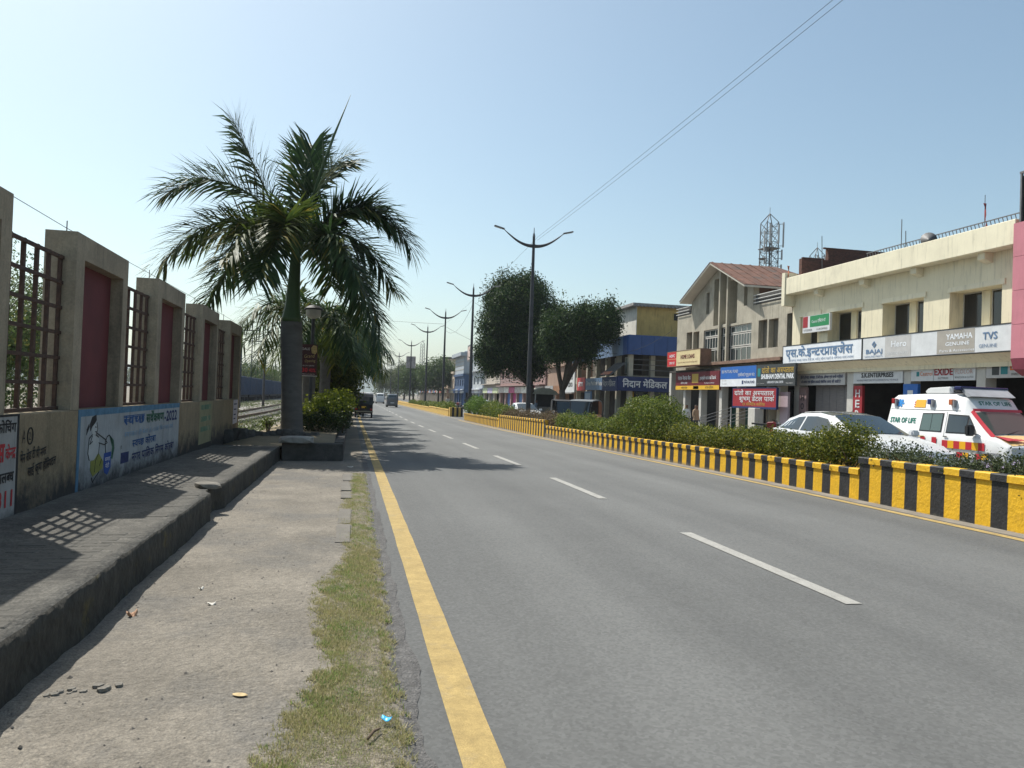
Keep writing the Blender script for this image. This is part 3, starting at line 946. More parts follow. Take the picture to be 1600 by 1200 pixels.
sheet('median_bed', M_soil, XM + .13, 9.45, [67, 80, 90, 115, 140, 170], .42, 1)
for nm, a, b in (('far', 3, 57.3), ('far', 67, 170)):
    t = thing('median_kerb', (9.5, a, g(a)), 'far side kerb of the median facing the opposite road, ' + ('near stretch' if a < 10 else 'far stretch'), 'kerb wall', 'lengths of striped median kerb')
    f = MB(); yy = [y for y in YM + [67, 80, 90, 115, 140, 170] if a <= y <= b]
    for k, (p, q) in enumerate(zip(yy[:-1], yy[1:])):
        f.add([(9.4, p, g(p) - .05), (9.4, q, g(q) - .05), (9.4, q, g(q) + .5), (9.4, p, g(p) + .5), (9.53, p, g(p) - .05), (9.53, q, g(q) - .05), (9.53, q, g(q) + .5), (9.53, p, g(p) + .5)], [(0, 1, 2, 3), (4, 7, 6, 5), (3, 2, 6, 7), (0, 3, 7, 4), (1, 5, 6, 2)], 0)
    f.build('kerb_face', [M_ypaint2], t)

# ================================================================ hedges and shrubs of the median
M_hedge = leafmat('hedge_leaf', (.032, .055, .010), (.16, .18, .02), (.30, .27, .03), trans=.42)
M_round = leafmat('round_bush_leaf', (.038, .075, .014), (.16, .20, .026), (.26, .26, .045), trans=.42)
M_brown = leafmat('dry_shrub_leaf', (.10, .065, .04), (.17, .13, .075), (.10, .11, .045), trans=.2, rough=.8)
M_shrub = leafmat('lantana_leaf', (.035, .055, .022), (.085, .10, .04), None, trans=.25, rough=.7)
M_lil = leafmat('lilac_flower', (.42, .33, .52), (.60, .52, .66), None, trans=.3)
M_stem = mat('shrub_stem', (.12, .09, .06), .9, .3, 10)


def bush(name, label, cat, blobs, m, size, dens, seed, stems=10, base=None, shell=.6, group=None, asp=.55, jit=.8):
    cx = sum(b[0] for b in blobs) / len(blobs); cy = sum(b[1] for b in blobs) / len(blobs)
    z0 = base if base is not None else min(b[2] - b[5] for b in blobs)
    t = thing(name, (cx, cy, z0), label, cat, group)
    rg = np.random.default_rng(seed)
    P, N = blob_points(rg, blobs, dens, shell)
    k_ = P[:, 2] > z0 + .04; P = P[k_]; N = N[k_]
    # thin below: the lower half shows twigs and gaps
    zt_ = np.percentile(P[:, 2], 96); k_ = rg.random(len(P)) < np.clip(.22 + 1.15 * (P[:, 2] - z0) / (zt_ - z0 + 1e-6), 0, 1); P = P[k_]; N = N[k_]
    # push leaves into sprays so the outline stays ragged
    c = rg.standard_normal((len(P) // 14 + 1, 3)) * .05
    P = P + np.repeat(c, 14, 0)[:len(P)]
    leaf_cloud('foliage', P, N, size, m, t, seed, asp, jit)
    s = MB(); rr = random.Random(seed)
    for i in range(stems):
        b = blobs[i % len(blobs)]
        x, y = b[0] + rr.uniform(-.5, .5) * b[3], b[1] + rr.uniform(-.6, .6) * b[4]
        for q in range(3):
            a = rr.uniform(0, 6.28)
            e = Vector((x + math.cos(a) * b[3] * .6, y + math.sin(a) * b[4] * .5, b[2] + b[5] * rr.uniform(.0, .6)))
            mid = Vector((x, y, z0)).lerp(e, .5) + Vector((rr.uniform(-.06, .06), rr.uniform(-.06, .06), .05))
            s.tube([(x, y, z0 - .05), mid, e], [.014, .010, .004], 5)
    s.build('stems', M_stem, t)['kind'] = 'stuff'
    return t


def hedge_blobs(y0, y1, x, zt, w, dz, seed, step=.75):
    rr = random.Random(seed); out = []; y = y0
    while y < y1:
        top = zt(y) if callable(zt) else zt
        zc = (top + g(y) + dz) / 2; rz = (top - g(y) - dz) / 2 + .06
        out.append((x + rr.uniform(-.06, .06), y, zc, w * rr.uniform(.9, 1.12), step * .95, rz * rr.uniform(.93, 1.06)))
        y += step
    return out


bush('clipped_hedge', 'long clipped green hedge with yellowish top along the median', 'hedge',
     hedge_blobs(12.35, 19.6, 8.85, lambda y: .95 + .04 * math.sin(y * 1.7) + .22 * math.exp(-((y - 12.3) / .7) ** 2) - .012 * (y - 12), .48, .42, 1, .6), M_hedge, .05, 2000, 4, stems=22, base=.4, shell=.75)
bush('round_bush', 'tall rounded green bush rising above the median hedge', 'bush',
     [(8.95, 21.3, .98, .62, 1.0, .64), (8.9, 22.7, 1.0, .6, 1.05, .64), (8.9, 20.5, .7, .5, .6, .5), (8.95, 23.9, .75, .5, .7, .5), (8.85, 22.0, .55, .6, 1.4, .4)], M_round, .055, 1900, 5, stems=10, base=.3, shell=.75)
bush('clipped_hedge', 'lower green hedge between the round bush and the dry shrubs', 'hedge',
     hedge_blobs(24.9, 31.5, 8.9, lambda y: .78 + .10 * math.sin(y * 2.3), .5, .2, 3, .8), M_round, .065, 1100, 6, stems=14, base=.2, shell=.7)
bush('dry_shrub', 'dry brown shrubs behind the raised striped kerb around the nearest lamp post', 'shrub',
     hedge_blobs(32.0, 43.0, 8.85, lambda y: .76 + .07 * math.sin(y * 1.9), .45, .1, 5, .9), M_brown, .06, 900, 7, stems=40, base=.1, shell=.9)
bush('leafy_bush', 'olive green bush just left of the dry brown shrubs', 'bush',
     hedge_blobs(43.6, 51.0, 8.9, lambda y: 1.0 + .12 * math.sin(y * .9 + 2), .55, .1, 6, .95), M_round, .085, 520, 8, stems=8, base=.05)
bush('leafy_bush', 'bright green twin bush at the end of the median by the gap', 'bush',
     [(8.8, 53.0, .75, .6, 1.0, .62), (8.85, 54.9, .85, .6, 1.0, .66), (8.7, 56.6, .6, .55, .7, .5)], leafmat('bright_bush_leaf', (.05, .11, .02), (.15, .24, .035), None, trans=.4), .09, 480, 9, stems=6, base=.0)
for k, (y, h, l) in enumerate([(70.5, 1.05, 'green bush first beyond the gap in the median'), (75.5, .95, 'second green bush beyond the gap in the median'), (83, .85, 'third bush beyond the gap in the median'), (91, .8, 'fourth small bush along the far median'), (101, .8, 'fifth small bush along the far median'), (113, .75, 'sixth and smallest bush along the far median')]):
    bush('leafy_bush', l, 'bush', [(8.85, y, g(y) + .42 + h * .35, .55, 2.0, h * .5), (8.8, y + 2.6, g(y) + .42 + h * .25, .5, 1.6, h * .4)], M_round, .13, 160, 20 + k, stems=4, base=g(y) + .4, group='bushes beyond the gap in the median')
# low flowering plants in the near tall bed
fl = bush('flowering_shrub', 'low sprawling plants with lilac flowers behind the tall near kerb', 'plant',
          hedge_blobs(6.2, 11.4, 8.85, lambda y: .83 + .06 * math.sin(y * 3), .46, .45, 12, .55), M_shrub, .045, 1300, 13, stems=20, base=.5, shell=.9)
rg = np.random.default_rng(5)
P, N = blob_points(rg, hedge_blobs(6.2, 11.0, 8.85, lambda y: .86 + .06 * math.sin(y * 3), .48, .45, 12, .55), 5, .08)
P = np.repeat(P, 7, 0) + .016 * rg.standard_normal((len(P) * 7, 3)); N = np.repeat(N, 7, 0)
leaf_cloud('flowers', P[P[:, 2] > .74], N[P[:, 2] > .74], .022, M_lil, fl, 3, .9, .5, kind='stuff')

# ================================================================ street lamps
M_pole = mat('dark_galvanised_pole', (.06, .06, .065), .6, .25, 6, bump=.2, bscale=30, metal=.3)
M_polew = mat('taped_pole_band', (.20, .19, .18), .7, .25, 12)
M_lampw = mat('lamp_head_grey', (.14, .14, .145), .5, .1, 6, metal=.4)
M_diff = mat('lamp_diffuser', (.62, .62, .60), .3, .05, 6)


def lamp_proto():
    t = thing('street_lamp', (0, 0, 0), 'x', 'street lamp')
    H = 10.0
    MB().lathe([(.20, -.1), (.20, .35), (.13, .42), (.125, 1.4), (.115, 4), (.09, 7.5), (.065, H)], n=10).build('pole', M_pole, t, smooth=40)
    b = MB()
    for i in range(34):
        z = 1.6 + i * .19; r = .127 - .0085 * z * .95 + .006
        b.lathe([(r, z), (r, z + .045)], n=10)
    b.build('wound_band', M_polew, t)['kind'] = 'stuff'
    MB().lathe([(.075, H - .02), (.05, H + .12), (.022, H + .2), (.018, H + .42), (.002, H + .46)], n=8).build('finial', M_lampw, t, smooth=50)
    for s in (-1, 1):
        pts = []; rad = []
        for i in range(13):
            u = i / 12
            x = s * (.05 + 1.55 * u); z = H - .50 + .80 * (u ** 1.7) - .05 * math.sin(u * math.pi) - .10 * max(0, u - .75)
            pts.append((x, 0, z)); rad.append(.095 - .075 * u if u < .9 else .022)
        a = MB().tube(pts, rad, 8).build('arm', M_pole, t, smooth=True)
        e = Vector(pts[-1]); d = (Vector(pts[-1]) - Vector(pts[-3])).normalized(); d = (d * .5 + Vector((s * 1, 0, 0)) * .9).normalized()
        h = MB(); h.bar(e - d * .05, e + d * .50, .17, .07, up=(0, 0, 1)); hh = h.build('lamp_head', M_lampw, a, bevel=.02)
        q = MB(); q.bar(e + d * .12 - Vector((0, 0, .04)), e + d * .46 - Vector((0, 0, .04)), .14, .012); q.build('diffuser', M_diff, hh)
    return t


L0 = lamp_proto()
lamps = [(8.85, 38.4, 'nearest tall double armed street lamp, rising past the big dark tree'), (8.85, 58.4, 'second double armed street lamp, left of the big dark tree'),
         (8.87, 76.5, 'third double armed street lamp, standing at the kerb end beyond the gap'), (8.85, 94.8, 'fourth double armed street lamp from the camera'),
         (8.95, 122.5, 'fifth double armed street lamp along the median'), (9.2, 159, 'sixth double armed street lamp along the median'),
         (10.2, 212, 'seventh double armed street lamp, small in the distance'), (11.5, 277, 'eighth double armed street lamp, tiny in the distance'), (12.4, 330, 'farthest double armed street lamp at the vanishing point')]
for i, (x, y, l) in enumerate(lamps):
    o = L0 if i == 0 else copy_tree(L0)
    place(o, (x, y, g(y) + .05), 0, 1.0)
    tag(o, l, 'street lamp', 'street lamps along the median')
# striped box round the third lamp's foot, sign on the second
t = thing('striped_box', (8.9, 66.6, g(66)), 'small yellow and black striped block at the end of the far median', 'barrier')
for k in range(6):
    MB().box(8.35 + .19 * k, 8.54 + .19 * k, 66.3, 66.95, g(66) - .05, g(66) + .8).build('stripe', [M_ypaint2, M_bpaint][k % 2], t)
s = thing('road_sign', (8.9, 58.0, 1.2), 'dark diamond shaped road sign fixed low on the second lamp post', 'sign')
MB().prism([(8.9, .55), (9.45, 1.1), (8.9, 1.65), (8.35, 1.1)], 'y', 58.12, 58.15).build('sign_plate', mat('dark_sign_plate', (.06, .06, .065), .6), s)
MB().bar((8.9, 58.15, 1.1), (8.9, 58.3, 1.1), .06).build('bracket', M_pole, s)

# overhead cables
M_cable = mat('black_cable', (.03, .03, .03), .7)


def cable(pts, r, label, sag=0, n=14):
    mb = MB(); P = []
    for a, b in zip(pts[:-1], pts[1:]):
        a, b = Vector(a), Vector(b)
        for i in range(n + 1):
            u = i / n; p = a.lerp(b, u); p.z -= sag * 4 * u * (1 - u); P.append(p)
    mb.tube(P, r, 4); o = mb.build('overhead_cable', M_cable); return tag(o, label, 'cable', 'overhead cables')


cable([(9.45, 6.0, 10.0), (9.05, 38.4, 9.75), (8.9, 58.4, 8.9), (8.9, 76.5, 8.6)], .0065, 'upper thin cable crossing the sky down to the nearest lamp', .1)
cable([(9.55, 6.0, 9.93), (9.05, 38.45, 9.60)], .0065, 'lower thin cable crossing the sky beside the upper one', .12)
cable([(8.9, 58.4, 8.7), (8.9, 76.5, 7.9)], .010, 'sagging cable looped between the second and third lamps', 1.1)
cable([(8.9, 76.5, 8.5), (-14, 96, 11.0)], .012, 'thin cable running left from the third lamp across the road', .2)
cable([(17.8, 73, 5.5), (20.3, 60, 5.3), (21.2, 49, 6.4)], .012, 'drooping service cable along the corner building', .5)
cable([(9.0, 58.4, 8.6), (20.4, 62, 5.2)], .010, 'service cable from the second lamp to the corner building', .6)
cable([(9.0, 76.5, 8.2), (20.5, 88, 6.0)], .012, 'service cable from the third lamp to the pink shops', .5)
# ================================================================ palms
M_frond = leafmat('palm_leaflet', (.022, .050, .018), (.055, .10, .03), (.14, .14, .03), trans=.3, rough=.5)
M_frond2 = leafmat('palm_leaflet_yellow_green', (.035, .065, .014), (.10, .13, .025), (.22, .18, .035), trans=.4, rough=.5)  # yellower green leaflets for some of the fronds
M_rachis = mat('palm_rachis', (.10, .13, .035), .55, .2, 4)
M_trunk = mat('grey_palm_trunk', (.115, .108, .102), .9, .2, 2.0, col2=(.07, .066, .062), mixs=.55, bump=.5, bscale=14, stretch=(1, 1, 2.5))
M_shaft = mat('palm_crownshaft', (.045, .085, .025), .45, .2, 2.0, stretch=(3, 3, .5))


def frond(base, mid, tip, parent, m, seed, L=.62, n=64, w=.030, name='frond', plume=.45, sag=.9):
    rr = random.Random(seed)
    b, c, t = Vector(base), Vector(mid), Vector(tip)

    def bz(u): return b * (1 - u) ** 2 + c * 2 * u * (1 - u) + t * u * u
    az = (t - b); az.z = 0
    if az.length < .05: az = Vector((1, 0, 0))
    az.normalize(); S = Vector((-az.y, az.x, 0))
    mb = MB()
    mb.tube([bz(i / 10) for i in range(11)], [.034 * (1 - i / 11) + .004 for i in range(11)], 5, m=1)
    for i in range(n):
        for s in (-1, 1):
            u = .16 + .84 * (i + rr.uniform(-.3, .3)) / n
            u = max(.12, min(1, u))
            p = bz(u); T = (bz(min(1, u + .02)) - bz(max(0, u - .02))).normalized()
            N = S.cross(T) if False else T.cross(S) * -1
            if N.z < 0: N = -N
            k = (u - .12) / .88
            ln = L * (.55 + .75 * math.sin(min(1, k * 1.25 + .18) * math.pi * .5) - .62 * max(0, k - .5) * 1.3) * rr.uniform(.8, 1.12)
            fw = .5 + .7 * k + rr.uniform(-.15, .15)
            ph = rr.uniform(-.75, 1.15) * plume * 2
            d = (S * s * math.cos(ph) + N * math.sin(ph) + T * fw).normalized()
            q1 = p + d * ln * .55
            d2 = (d + Vector((0, 0, -sag * rr.uniform(.3, 1.0)))).normalized()
            q2 = q1 + d2 * ln * .5
            wv = d.cross(N + S * .3 * s); wv = (wv.normalized() if wv.length > .01 else T) * w * .5 * rr.uniform(.8, 1.2)
            v = len(mb.v)
            mb.v += [tuple(p + wv * .6), tuple(p - wv * .6), tuple(q1 - wv), tuple(q1 + wv), tuple(q2)]
            mb.f += [(v, v + 1, v + 2, v + 3), (v + 3, v + 2, v + 4)]; mb.m += [0, 0]
    return mb.build(name, [m, M_rachis], parent)


def trunk_mesh(t, x, y, z0, z1, z2, lean, r0=.5, r1=.27):
    """bottle trunk with leaf rings, then the green crownshaft from z1 to z2"""
    pr = []; rad = []
    n = 60
    for i in range(n + 1):
        u = i / n; z = z0 + (z1 - z0) * u
        r = float(np.interp(u, [0, .06, .25, .55, .85, 1], [r0, r0 * .90, r0 * .82, r0 * .81, r1 * 1.06, r1 * 1.02]))
        r *= 1 + (.022 if i % 2 else -.012)
        pr.append((x + lean * u, y, z)); rad.append(r)
    MB().tube(pr, rad, 18).build('trunk', M_trunk, t, smooth=True)
    u = [(0, r1 * 1.03), (.06, r1 * .93), (.2, r1 * .72), (.55, r1 * .58), (.85, r1 * .5), (1, r1 * .42)]
    MB().tube([(x + lean + .05 * a, y, z1 + (z2 - z1) * a) for a, r in u], [r for a, r in u], 14).build('crownshaft', M_shaft, t, smooth=True)


PX, PYY, PZ = -1.47, 20.5, .42
palm = thing('palm_tree', (PX, PYY, PZ), 'large royal palm with grey bottle trunk at the end of the wall', 'palm tree', 'palms along the verge')
trunk_mesh(palm, PX, PYY, PZ - .1, 3.22, 5.2, -.12, .315, .26)
B0 = (-1.52, 20.5, 4.95)
FR = [  # control and tip points, world
    ((-2.6, 20.3, 6.9), (-3.35, 20.2, 8.1), 0), ((-1.2, 20.6, 7.2), (-.20, 20.8, 7.55), 0), ((-1.5, 21.2, 7.4), (-1.3, 22.2, 8.35), 0),
    ((-2.9, 20.1, 7.4), (-4.95, 19.7, 6.1), 0), ((-3.2, 19.6, 6.5), (-4.85, 18.9, 4.15), 1), ((-2.9, 20.9, 5.9), (-4.15, 21.2, 3.5), 0),
    ((.1, 20.2, 7.4), (1.75, 19.9, 5.2), 0), ((-.1, 20.9, 6.6), (1.35, 21.3, 4.3), 0), ((-.3, 20.0, 5.9), (.95, 19.6, 2.6), 0),
    ((-2.3, 19.0, 6.2), (-3.1, 17.9, 4.2), 1), ((-1.7, 18.9, 6.0), (-2.2, 17.8, 3.9), 0), ((-1.2, 22.2, 6.6), (-.6, 23.6, 4.6), 0),
    ((-.6, 19.2, 6.1), (.3, 18.4, 4.0), 0), ((-2.5, 21.8, 6.4), (-3.4, 23.2, 4.6), 0), ((-.4, 21.6, 6.3), (.5, 22.8, 3.6), 0),
    ((-1.6, 19.0, 6.2), (-1.75, 18.0, 4.9), 1), ((-.5, 20.9, 6.0), (1.0, 21.2, 3.3), 0), ((-2.8, 20.6, 6.3), (-4.6, 20.7, 4.9), 1),
    ((-.2, 20.1, 6.9), (1.2, 19.6, 5.6), 0)]
for i, (c, t_, mm) in enumerate(FR):
    c = (B0[0] + (c[0] - B0[0]) * .95, c[1], c[2]); t_ = (B0[0] + (t_[0] - B0[0]) * .88, t_[1], t_[2])
    frond(B0, c, t_, palm, M_frond2 if mm else M_frond, 30 + i, L=.86, n=120, w=.060, sag=.55)
sp = MB(); sp.tube([(-1.50, 20.5, 5.0), (-1.1, 20.5, 6.8), (-.72, 20.5, 8.1), (-.32, 20.5, 9.25)], [.06, .05, .035, .004], 6)
sp.build('spear_leaf', M_shaft, palm, smooth=True)


def palm_proto():
    t = thing('palm_tree', (0, 0, 0), 'x', 'palm tree')
    trunk_mesh(t, 0, 0, -.1, 2.6, 3.6, 0, .24, .19)
    rr = random.Random(9)
    for k in range(13):
        a = k * 2.4 + rr.uniform(-.2, .2); el = rr.uniform(-.2, 1.0); l = rr.uniform(2.3, 2.9)
        r1 = l * .5 * math.cos(el * .8); r2 = l * .95 * (math.cos(el * .5))
        frond((0, 0, 3.5), (math.cos(a) * r1, math.sin(a) * r1, 3.5 + l * (.25 + .35 * max(el, 0))), (math.cos(a) * r2, math.sin(a) * r2, 3.5 + l * (-.55 + .75 * max(el, 0))), t, M_frond2 if k % 3 == 0 else M_frond, 60 + k, L=.72, n=60, w=.05)
    return t


P1 = palm_proto()
for i, (x, y, rz, sc, l) in enumerate([(-1.35, 25.2, .3, 1.02, 'smaller palm directly behind the large royal palm'), (-1.0, 29.5, 1.7, .98, 'third palm of the verge row, behind the poster post'), (-1.1, 34.0, 3.0, 1.05, 'fourth palm of the verge row'),
                                       (-1.0, 39.5, 4.2, 1.0, 'fifth palm of the verge row'), (-.9, 46.0, 5.3, 1.1, 'sixth palm of the verge row, over the parked three wheeler'), (-.9, 54.0, 2.2, 1.1, 'seventh palm of the verge row'), (-.8, 64.0, .9, 1.15, 'last palm of the verge row, far along the road')]):
    o = P1 if i == 0 else copy_tree(P1)
    place(o, (x, y, g(y) + .4), rz, sc)
    tag(o, l, 'palm tree', 'palms along the verge')


# ================================================================ broadleaf trees
def tree(name, label, x, y, z0, trunk_h, blobs, m, leaf, dens, seed, limbs=6, r=.25, group=None, mbark=None, shell=.6, asp=.45, jit=.9, lumps=0):
    t = thing(name, (x, y, z0), label, 'tree', group)
    rr = random.Random(seed); mb = MB()
    top = Vector((x + rr.uniform(-.2, .2), y, z0 + trunk_h))
    mb.tube([(x, y, z0 - .2), (x + rr.uniform(-.05, .05), y, z0 + trunk_h * .4), top], [r * 1.35, r, r * .85], 9)
    for i in range(limbs):
        b = blobs[i % len(blobs)]
        e = Vector((b[0] + rr.uniform(-.3, .3) * b[3], b[1] + rr.uniform(-.3, .3) * b[4], b[2] + rr.uniform(-.2, .5) * b[5]))
        mid = top.lerp(e, .45) + Vector((rr.uniform(-.3, .3), rr.uniform(-.3, .3), -.15))
        mb.tube([top - Vector((0, 0, .2)), mid, e], [r * .6, r * .38, r * .1], 7)
        for q in range(3):
            e2 = e + Vector((rr.uniform(-.7, .7) * b[3], rr.uniform(-.7, .7) * b[4], rr.uniform(-.3, .7) * b[5]))
            mb.tube([mid.lerp(e, .5), mid.lerp(e2, .7), e2], [r * .25, r * .15, r * .04], 5)
    mb.build('trunk', mbark or mat('tree_bark', (.085, .068, .052), .95, .3, 5, bump=.8, bscale=12), t, smooth=True)
    rg = np.random.default_rng(seed)
    if lumps:
        ex = []
        for (bx, by, bz, sx, sy, sz) in blobs:
            for q in range(lumps):
                u = rg.standard_normal(3); u /= np.linalg.norm(u); f = rg.uniform(.28, .46)
                ex.append((bx + u[0] * sx * .88, by + u[1] * sy * .88, bz + u[2] * sz * .88, sx * f, sy * f, sz * f))
        blobs = list(blobs) + ex
    P, N = blob_points(rg, blobs, dens, shell, cull=not lumps)
    k = 18
    c = rg.standard_normal((len(P) // k + 1, 3)) * leaf * .9
    o = rg.standard_normal((len(P), 3)) * leaf * .8
    idx = (np.arange(len(P)) // k) * k
    perm = rg.permutation(len(P)); P = P[perm]; N = N[perm]
    P = P[idx] * .8 + P[idx] * .2 + o * 1.3 + np.repeat(c, k, 0)[:len(P)]; N = N[idx]
    leaf_cloud('crown', P, N, leaf, m, t, seed, asp, jit, droop=.7)
    return t


# ---- planter, posts and bushes round the palm
M_pl = mat('blackened_masonry', (.085, .078, .07), .95, .35, 4, col2=(.045, .042, .04), mixs=.5, bump=.8, bscale=16)
pw = thing('planter_wall', (-.8, 17.5, g(17)), 'low blackened masonry planter wall in front of the large palm', 'wall')
MB().box(-1.45, -.14, 17.4, 17.62, g(17) - .1, .33).build('front_wall', M_pl, pw, bevel=.02)
yy = [17.62, 22, 27, 33, 40, 48, 60]
for a, b in zip(yy[:-1], yy[1:]):
    mb = MB(); za, zb = g(a), g(b)
    mb.add([(-.34, a, za - .1), (-.14, a, za - .1), (-.14, b, zb - .1), (-.34, b, zb - .1), (-.34, a, za + .42), (-.14, a, za + .42), (-.14, b, zb + .42), (-.34, b, zb + .42)],
           [(4, 5, 6, 7), (0, 1, 5, 4), (1, 2, 6, 5), (2, 3, 7, 6), (3, 0, 4, 7)])
    mb.build('side_wall', M_pl, pw)
rock('concrete_slab', -1.15, 17.4, .40, .46, .26, .11, mat('pale_slab', (.30, .28, .25), .95, .2, 5, bump=.5, bscale=25), label='loose pale slab resting on the front planter wall', cat='slab', seed=8)
rub = thing('rubble_ledge', (-1.8, 18.9, 0), 'rough rubble ledge holding the soil bed beside the wall end', 'ledge')
for k in range(13):
    o = rock('stone', -2.75 + .16 * k, 18.85 + .05 * math.sin(k * 2.1), .28 + .04 * math.sin(k), .17, .2, .33, M_pl, None, seed=k)
    o.parent = rub; o.location = Vector(o.location) - ORG[rub.name]
M_bed = mat('sandy_soil', (.25, .20, .13), .95, .2, 2, col2=(.15, .13, .08), mixs=.58, bump=.5, bscale=20)
sheet('planting_bed', M_bed, -2.9, -.34, [17.6, 18.8, 20, 22, 25, 30, 35, 40, 47, 60], .50, 6, lambda x, y: .03 * n3(x * 2, y) - (.18 if y < 18.7 else 0) - max(0, -2.2 - x) * .35)
bush('golden_shrub', 'yellow green leafy shrub beside the palm trunk', 'bush', [(-.72, 22.2, .98, .62, .8, .42), (-.42, 23.8, 1.12, .55, .9, .4), (-.9, 21.5, .85, .45, .5, .3)], leafmat('golden_leaf', (.10, .14, .015), (.30, .33, .03), (.05, .09, .02), trans=.45), .075, 900, 41, stems=8, base=.4)
bush('dark_shrub', 'dark green shrub at the foot of the palm, below the golden shrub', 'bush', [(-.72, 21.2, .66, .52, .4, .34), (-1.15, 21.3, .6, .3, .4, .26), (-.35, 22.2, .7, .35, .8, .4)], leafmat('dark_shrub_leaf', (.02, .038, .012), (.05, .075, .02), None, trans=.25), .065, 1000, 42, stems=6, base=.35)
bush('dark_shrub', 'dark hedge running along the verge behind the golden shrub', 'hedge', [(-.5, 26 + 1.6 * k, .95 + g(26 + k), .5, 1.1, .5) for k in range(9)], leafmat('dark_shrub_leaf', (.02, .038, .012), (.05, .075, .02), None), .09, 420, 43, stems=8, base=.1)
bush('small_weed', 'small scruffy weed left of the palm foot', 'plant', [(-2.05, 20.2, .62, .16, .18, .16)], M_round, .06, 700, 44, stems=4, base=.45)
# garden lamp with poster
gp = thing('garden_lamp', (-1.12, 21.9, .4), 'short lamp post with a round cap beside the palm trunk', 'lamp post')
MB().lathe([(.06, 0), (.05, .5), (.045, 2.9), (.05, 3.1)], (-1.12, 21.9, .4), 10).build('post', M_pole, gp, smooth=40)
MB().lathe([(.04, 3.05), (.16, 3.1), (.2, 3.16), (.2, 3.3)], (-1.12, 21.9, .4), 16).build('lamp_bowl', mat('milky_lamp_bowl', (.45, .44, .40), .4), gp, smooth=40)
MB().lathe([(.25, 3.3), (.25, 3.34), (.12, 3.42), (.02, 3.44)], (-1.12, 21.9, .4), 16).build('lamp_cap', M_pole, gp, smooth=40)
po = thing('poster', (-1.15, 21.75, 2.3), 'dark red and gold advertising poster fixed on the garden lamp post', 'poster')
MB().box(-1.40, -.97, 21.78, 21.81, 1.88, 2.74).build('panel', mat('poster_maroon', (.075, .02, .02), .5, .2, 4), po)
MB().box(-1.415, -.955, 21.775, 21.815, 1.865, 1.885).build('edge_strip', mat('poster_rim', (.55, .5, .45), .6), po)
M_pw = mat('poster_white', (.7, .66, .6), .6); M_pg = mat('poster_gold', (.55, .38, .15), .6, .4, 20)
letter('lettering', 'SALE', M_pw, po, (-1.37, 21.78, 2.58), '-y', .07, .2)
letter('lettering', 'Grand', M_pg, po, (-1.32, 21.78, 2.36), '-y', .10, .27, rot=.08, ital=.2)
letter('lettering', 'Opening', M_pg, po, (-1.30, 21.78, 2.24), '-y', .08, .28, rot=.08, ital=.2)
letter('lettering', 'IN CITY CENTRE', M_pw, po, (-1.34, 21.78, 2.14), '-y', .03, .3)
letter('lettering', '30', mat('poster_red', (.6, .04, .05), .6), po, (-1.36, 21.78, 1.98), '-y', .11, .14, bold=.008)
letter('lettering', '40%', mat('poster_red', (.6, .04, .05), .6), po, (-1.18, 21.78, 1.98), '-y', .10, .17, bold=.006)
letter('lettering', 'OPENING SOON NEAR YOU', M_pw, po, (-1.36, 21.78, 1.91), '-y', .025, .34)
mb = MB(); mb.prism([(-1.12, 2.5), (-1.02, 2.47), (-.98, 2.55), (-.99, 2.7), (-1.08, 2.72), (-1.14, 2.64)], 'y', 21.772, 21.781); mb.build('picture', M_pg, po)

# trees that close the row behind the palms
M_weep = leafmat('weeping_leaf', (.035, .055, .014), (.11, .135, .028), (.2, .19, .03), trans=.4)
for i, (x, y, h, l) in enumerate([(-.95, 31.5, 3.6, 'dark leafy tree behind the second palm, nearest of the verge trees'), (-1.0, 38, 3.9, 'second dark leafy tree among the verge palms'), (-1.1, 45, 4.2, 'third dark leafy tree among the verge palms'), (-1.2, 54, 4.5, 'fourth dark leafy tree along the verge, above the three wheeler'), (-1.4, 66, 5.2, 'fifth and tallest looking leafy tree at the far end of the verge'), (-1.4, 82, 6.0, 'farthest dark leafy tree on the left verge')]):
    z = g(y)
    tree('verge_tree', l, x, y, z, h * .42, [(x, y, z + h * .66, .95, 1.6, h * .42), (x + .35, y - .6, z + h * .55, .8, 1.1, h * .34), (x - .4, y + .5, z + h * .6, .8, 1.2, h * .34)], M_weep, .15, 330, 70 + i, group='leafy trees along the verge', r=.14)
# ================================================================ buildings on the right
XB = 21.5
M_cream = mat('cream_house_paint', (.74, .67, .49), .85, .06, 1.2, col2=(.66, .59, .43), mixs=.6, bump=.12, bscale=25, streak=.6)
M_cream2 = mat('cream_house_paint_inner', (.66, .60, .44), .85, .08, 1.5, bump=.12, bscale=25)
M_band = mat('cream_parapet_paint', (.76, .70, .53), .85, .08, 1.0, col2=(.58, .53, .41), mixs=.60, bump=.15, bscale=25, streak=.55)
M_conc = mat('weathered_concrete_render', (.39, .355, .285), .92, .16, 1.3, col2=(.27, .24, .195), mixs=.53, bump=.35, bscale=18, streak=.8, detail=10)
M_conc2 = mat('pale_weathered_render', (.42, .385, .31), .92, .12, 1.3, col2=(.38, .34, .27), mixs=.57, bump=.35, bscale=18, streak=.5)
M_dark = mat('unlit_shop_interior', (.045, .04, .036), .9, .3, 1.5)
M_shut = mat('grey_roller_shutter', (.16, .15, .15), .6, .15, 2, stretch=(1, 1, 12))
M_white = mat('white_paint', (.52, .50, .46), .7, .08, 3, streak=.3)
M_ledge = mat('brown_stained_ledge', (.20, .12, .085), .85, .25, 3, streak=.5)
M_glass = glass('window_glass', (.035, .045, .05))
M_glass2 = glass('dark_window_glass', (.015, .017, .02), .1, .6)
M_rail = mat('white_pipe', (.62, .61, .58), .5, .1, 5)
M_roofd = mat('dark_roof_felt', (.07, .068, .065), .9, .2, 2)
M_steel = mat('grey_steel', (.16, .16, .165), .6, .2, 5, metal=.4)
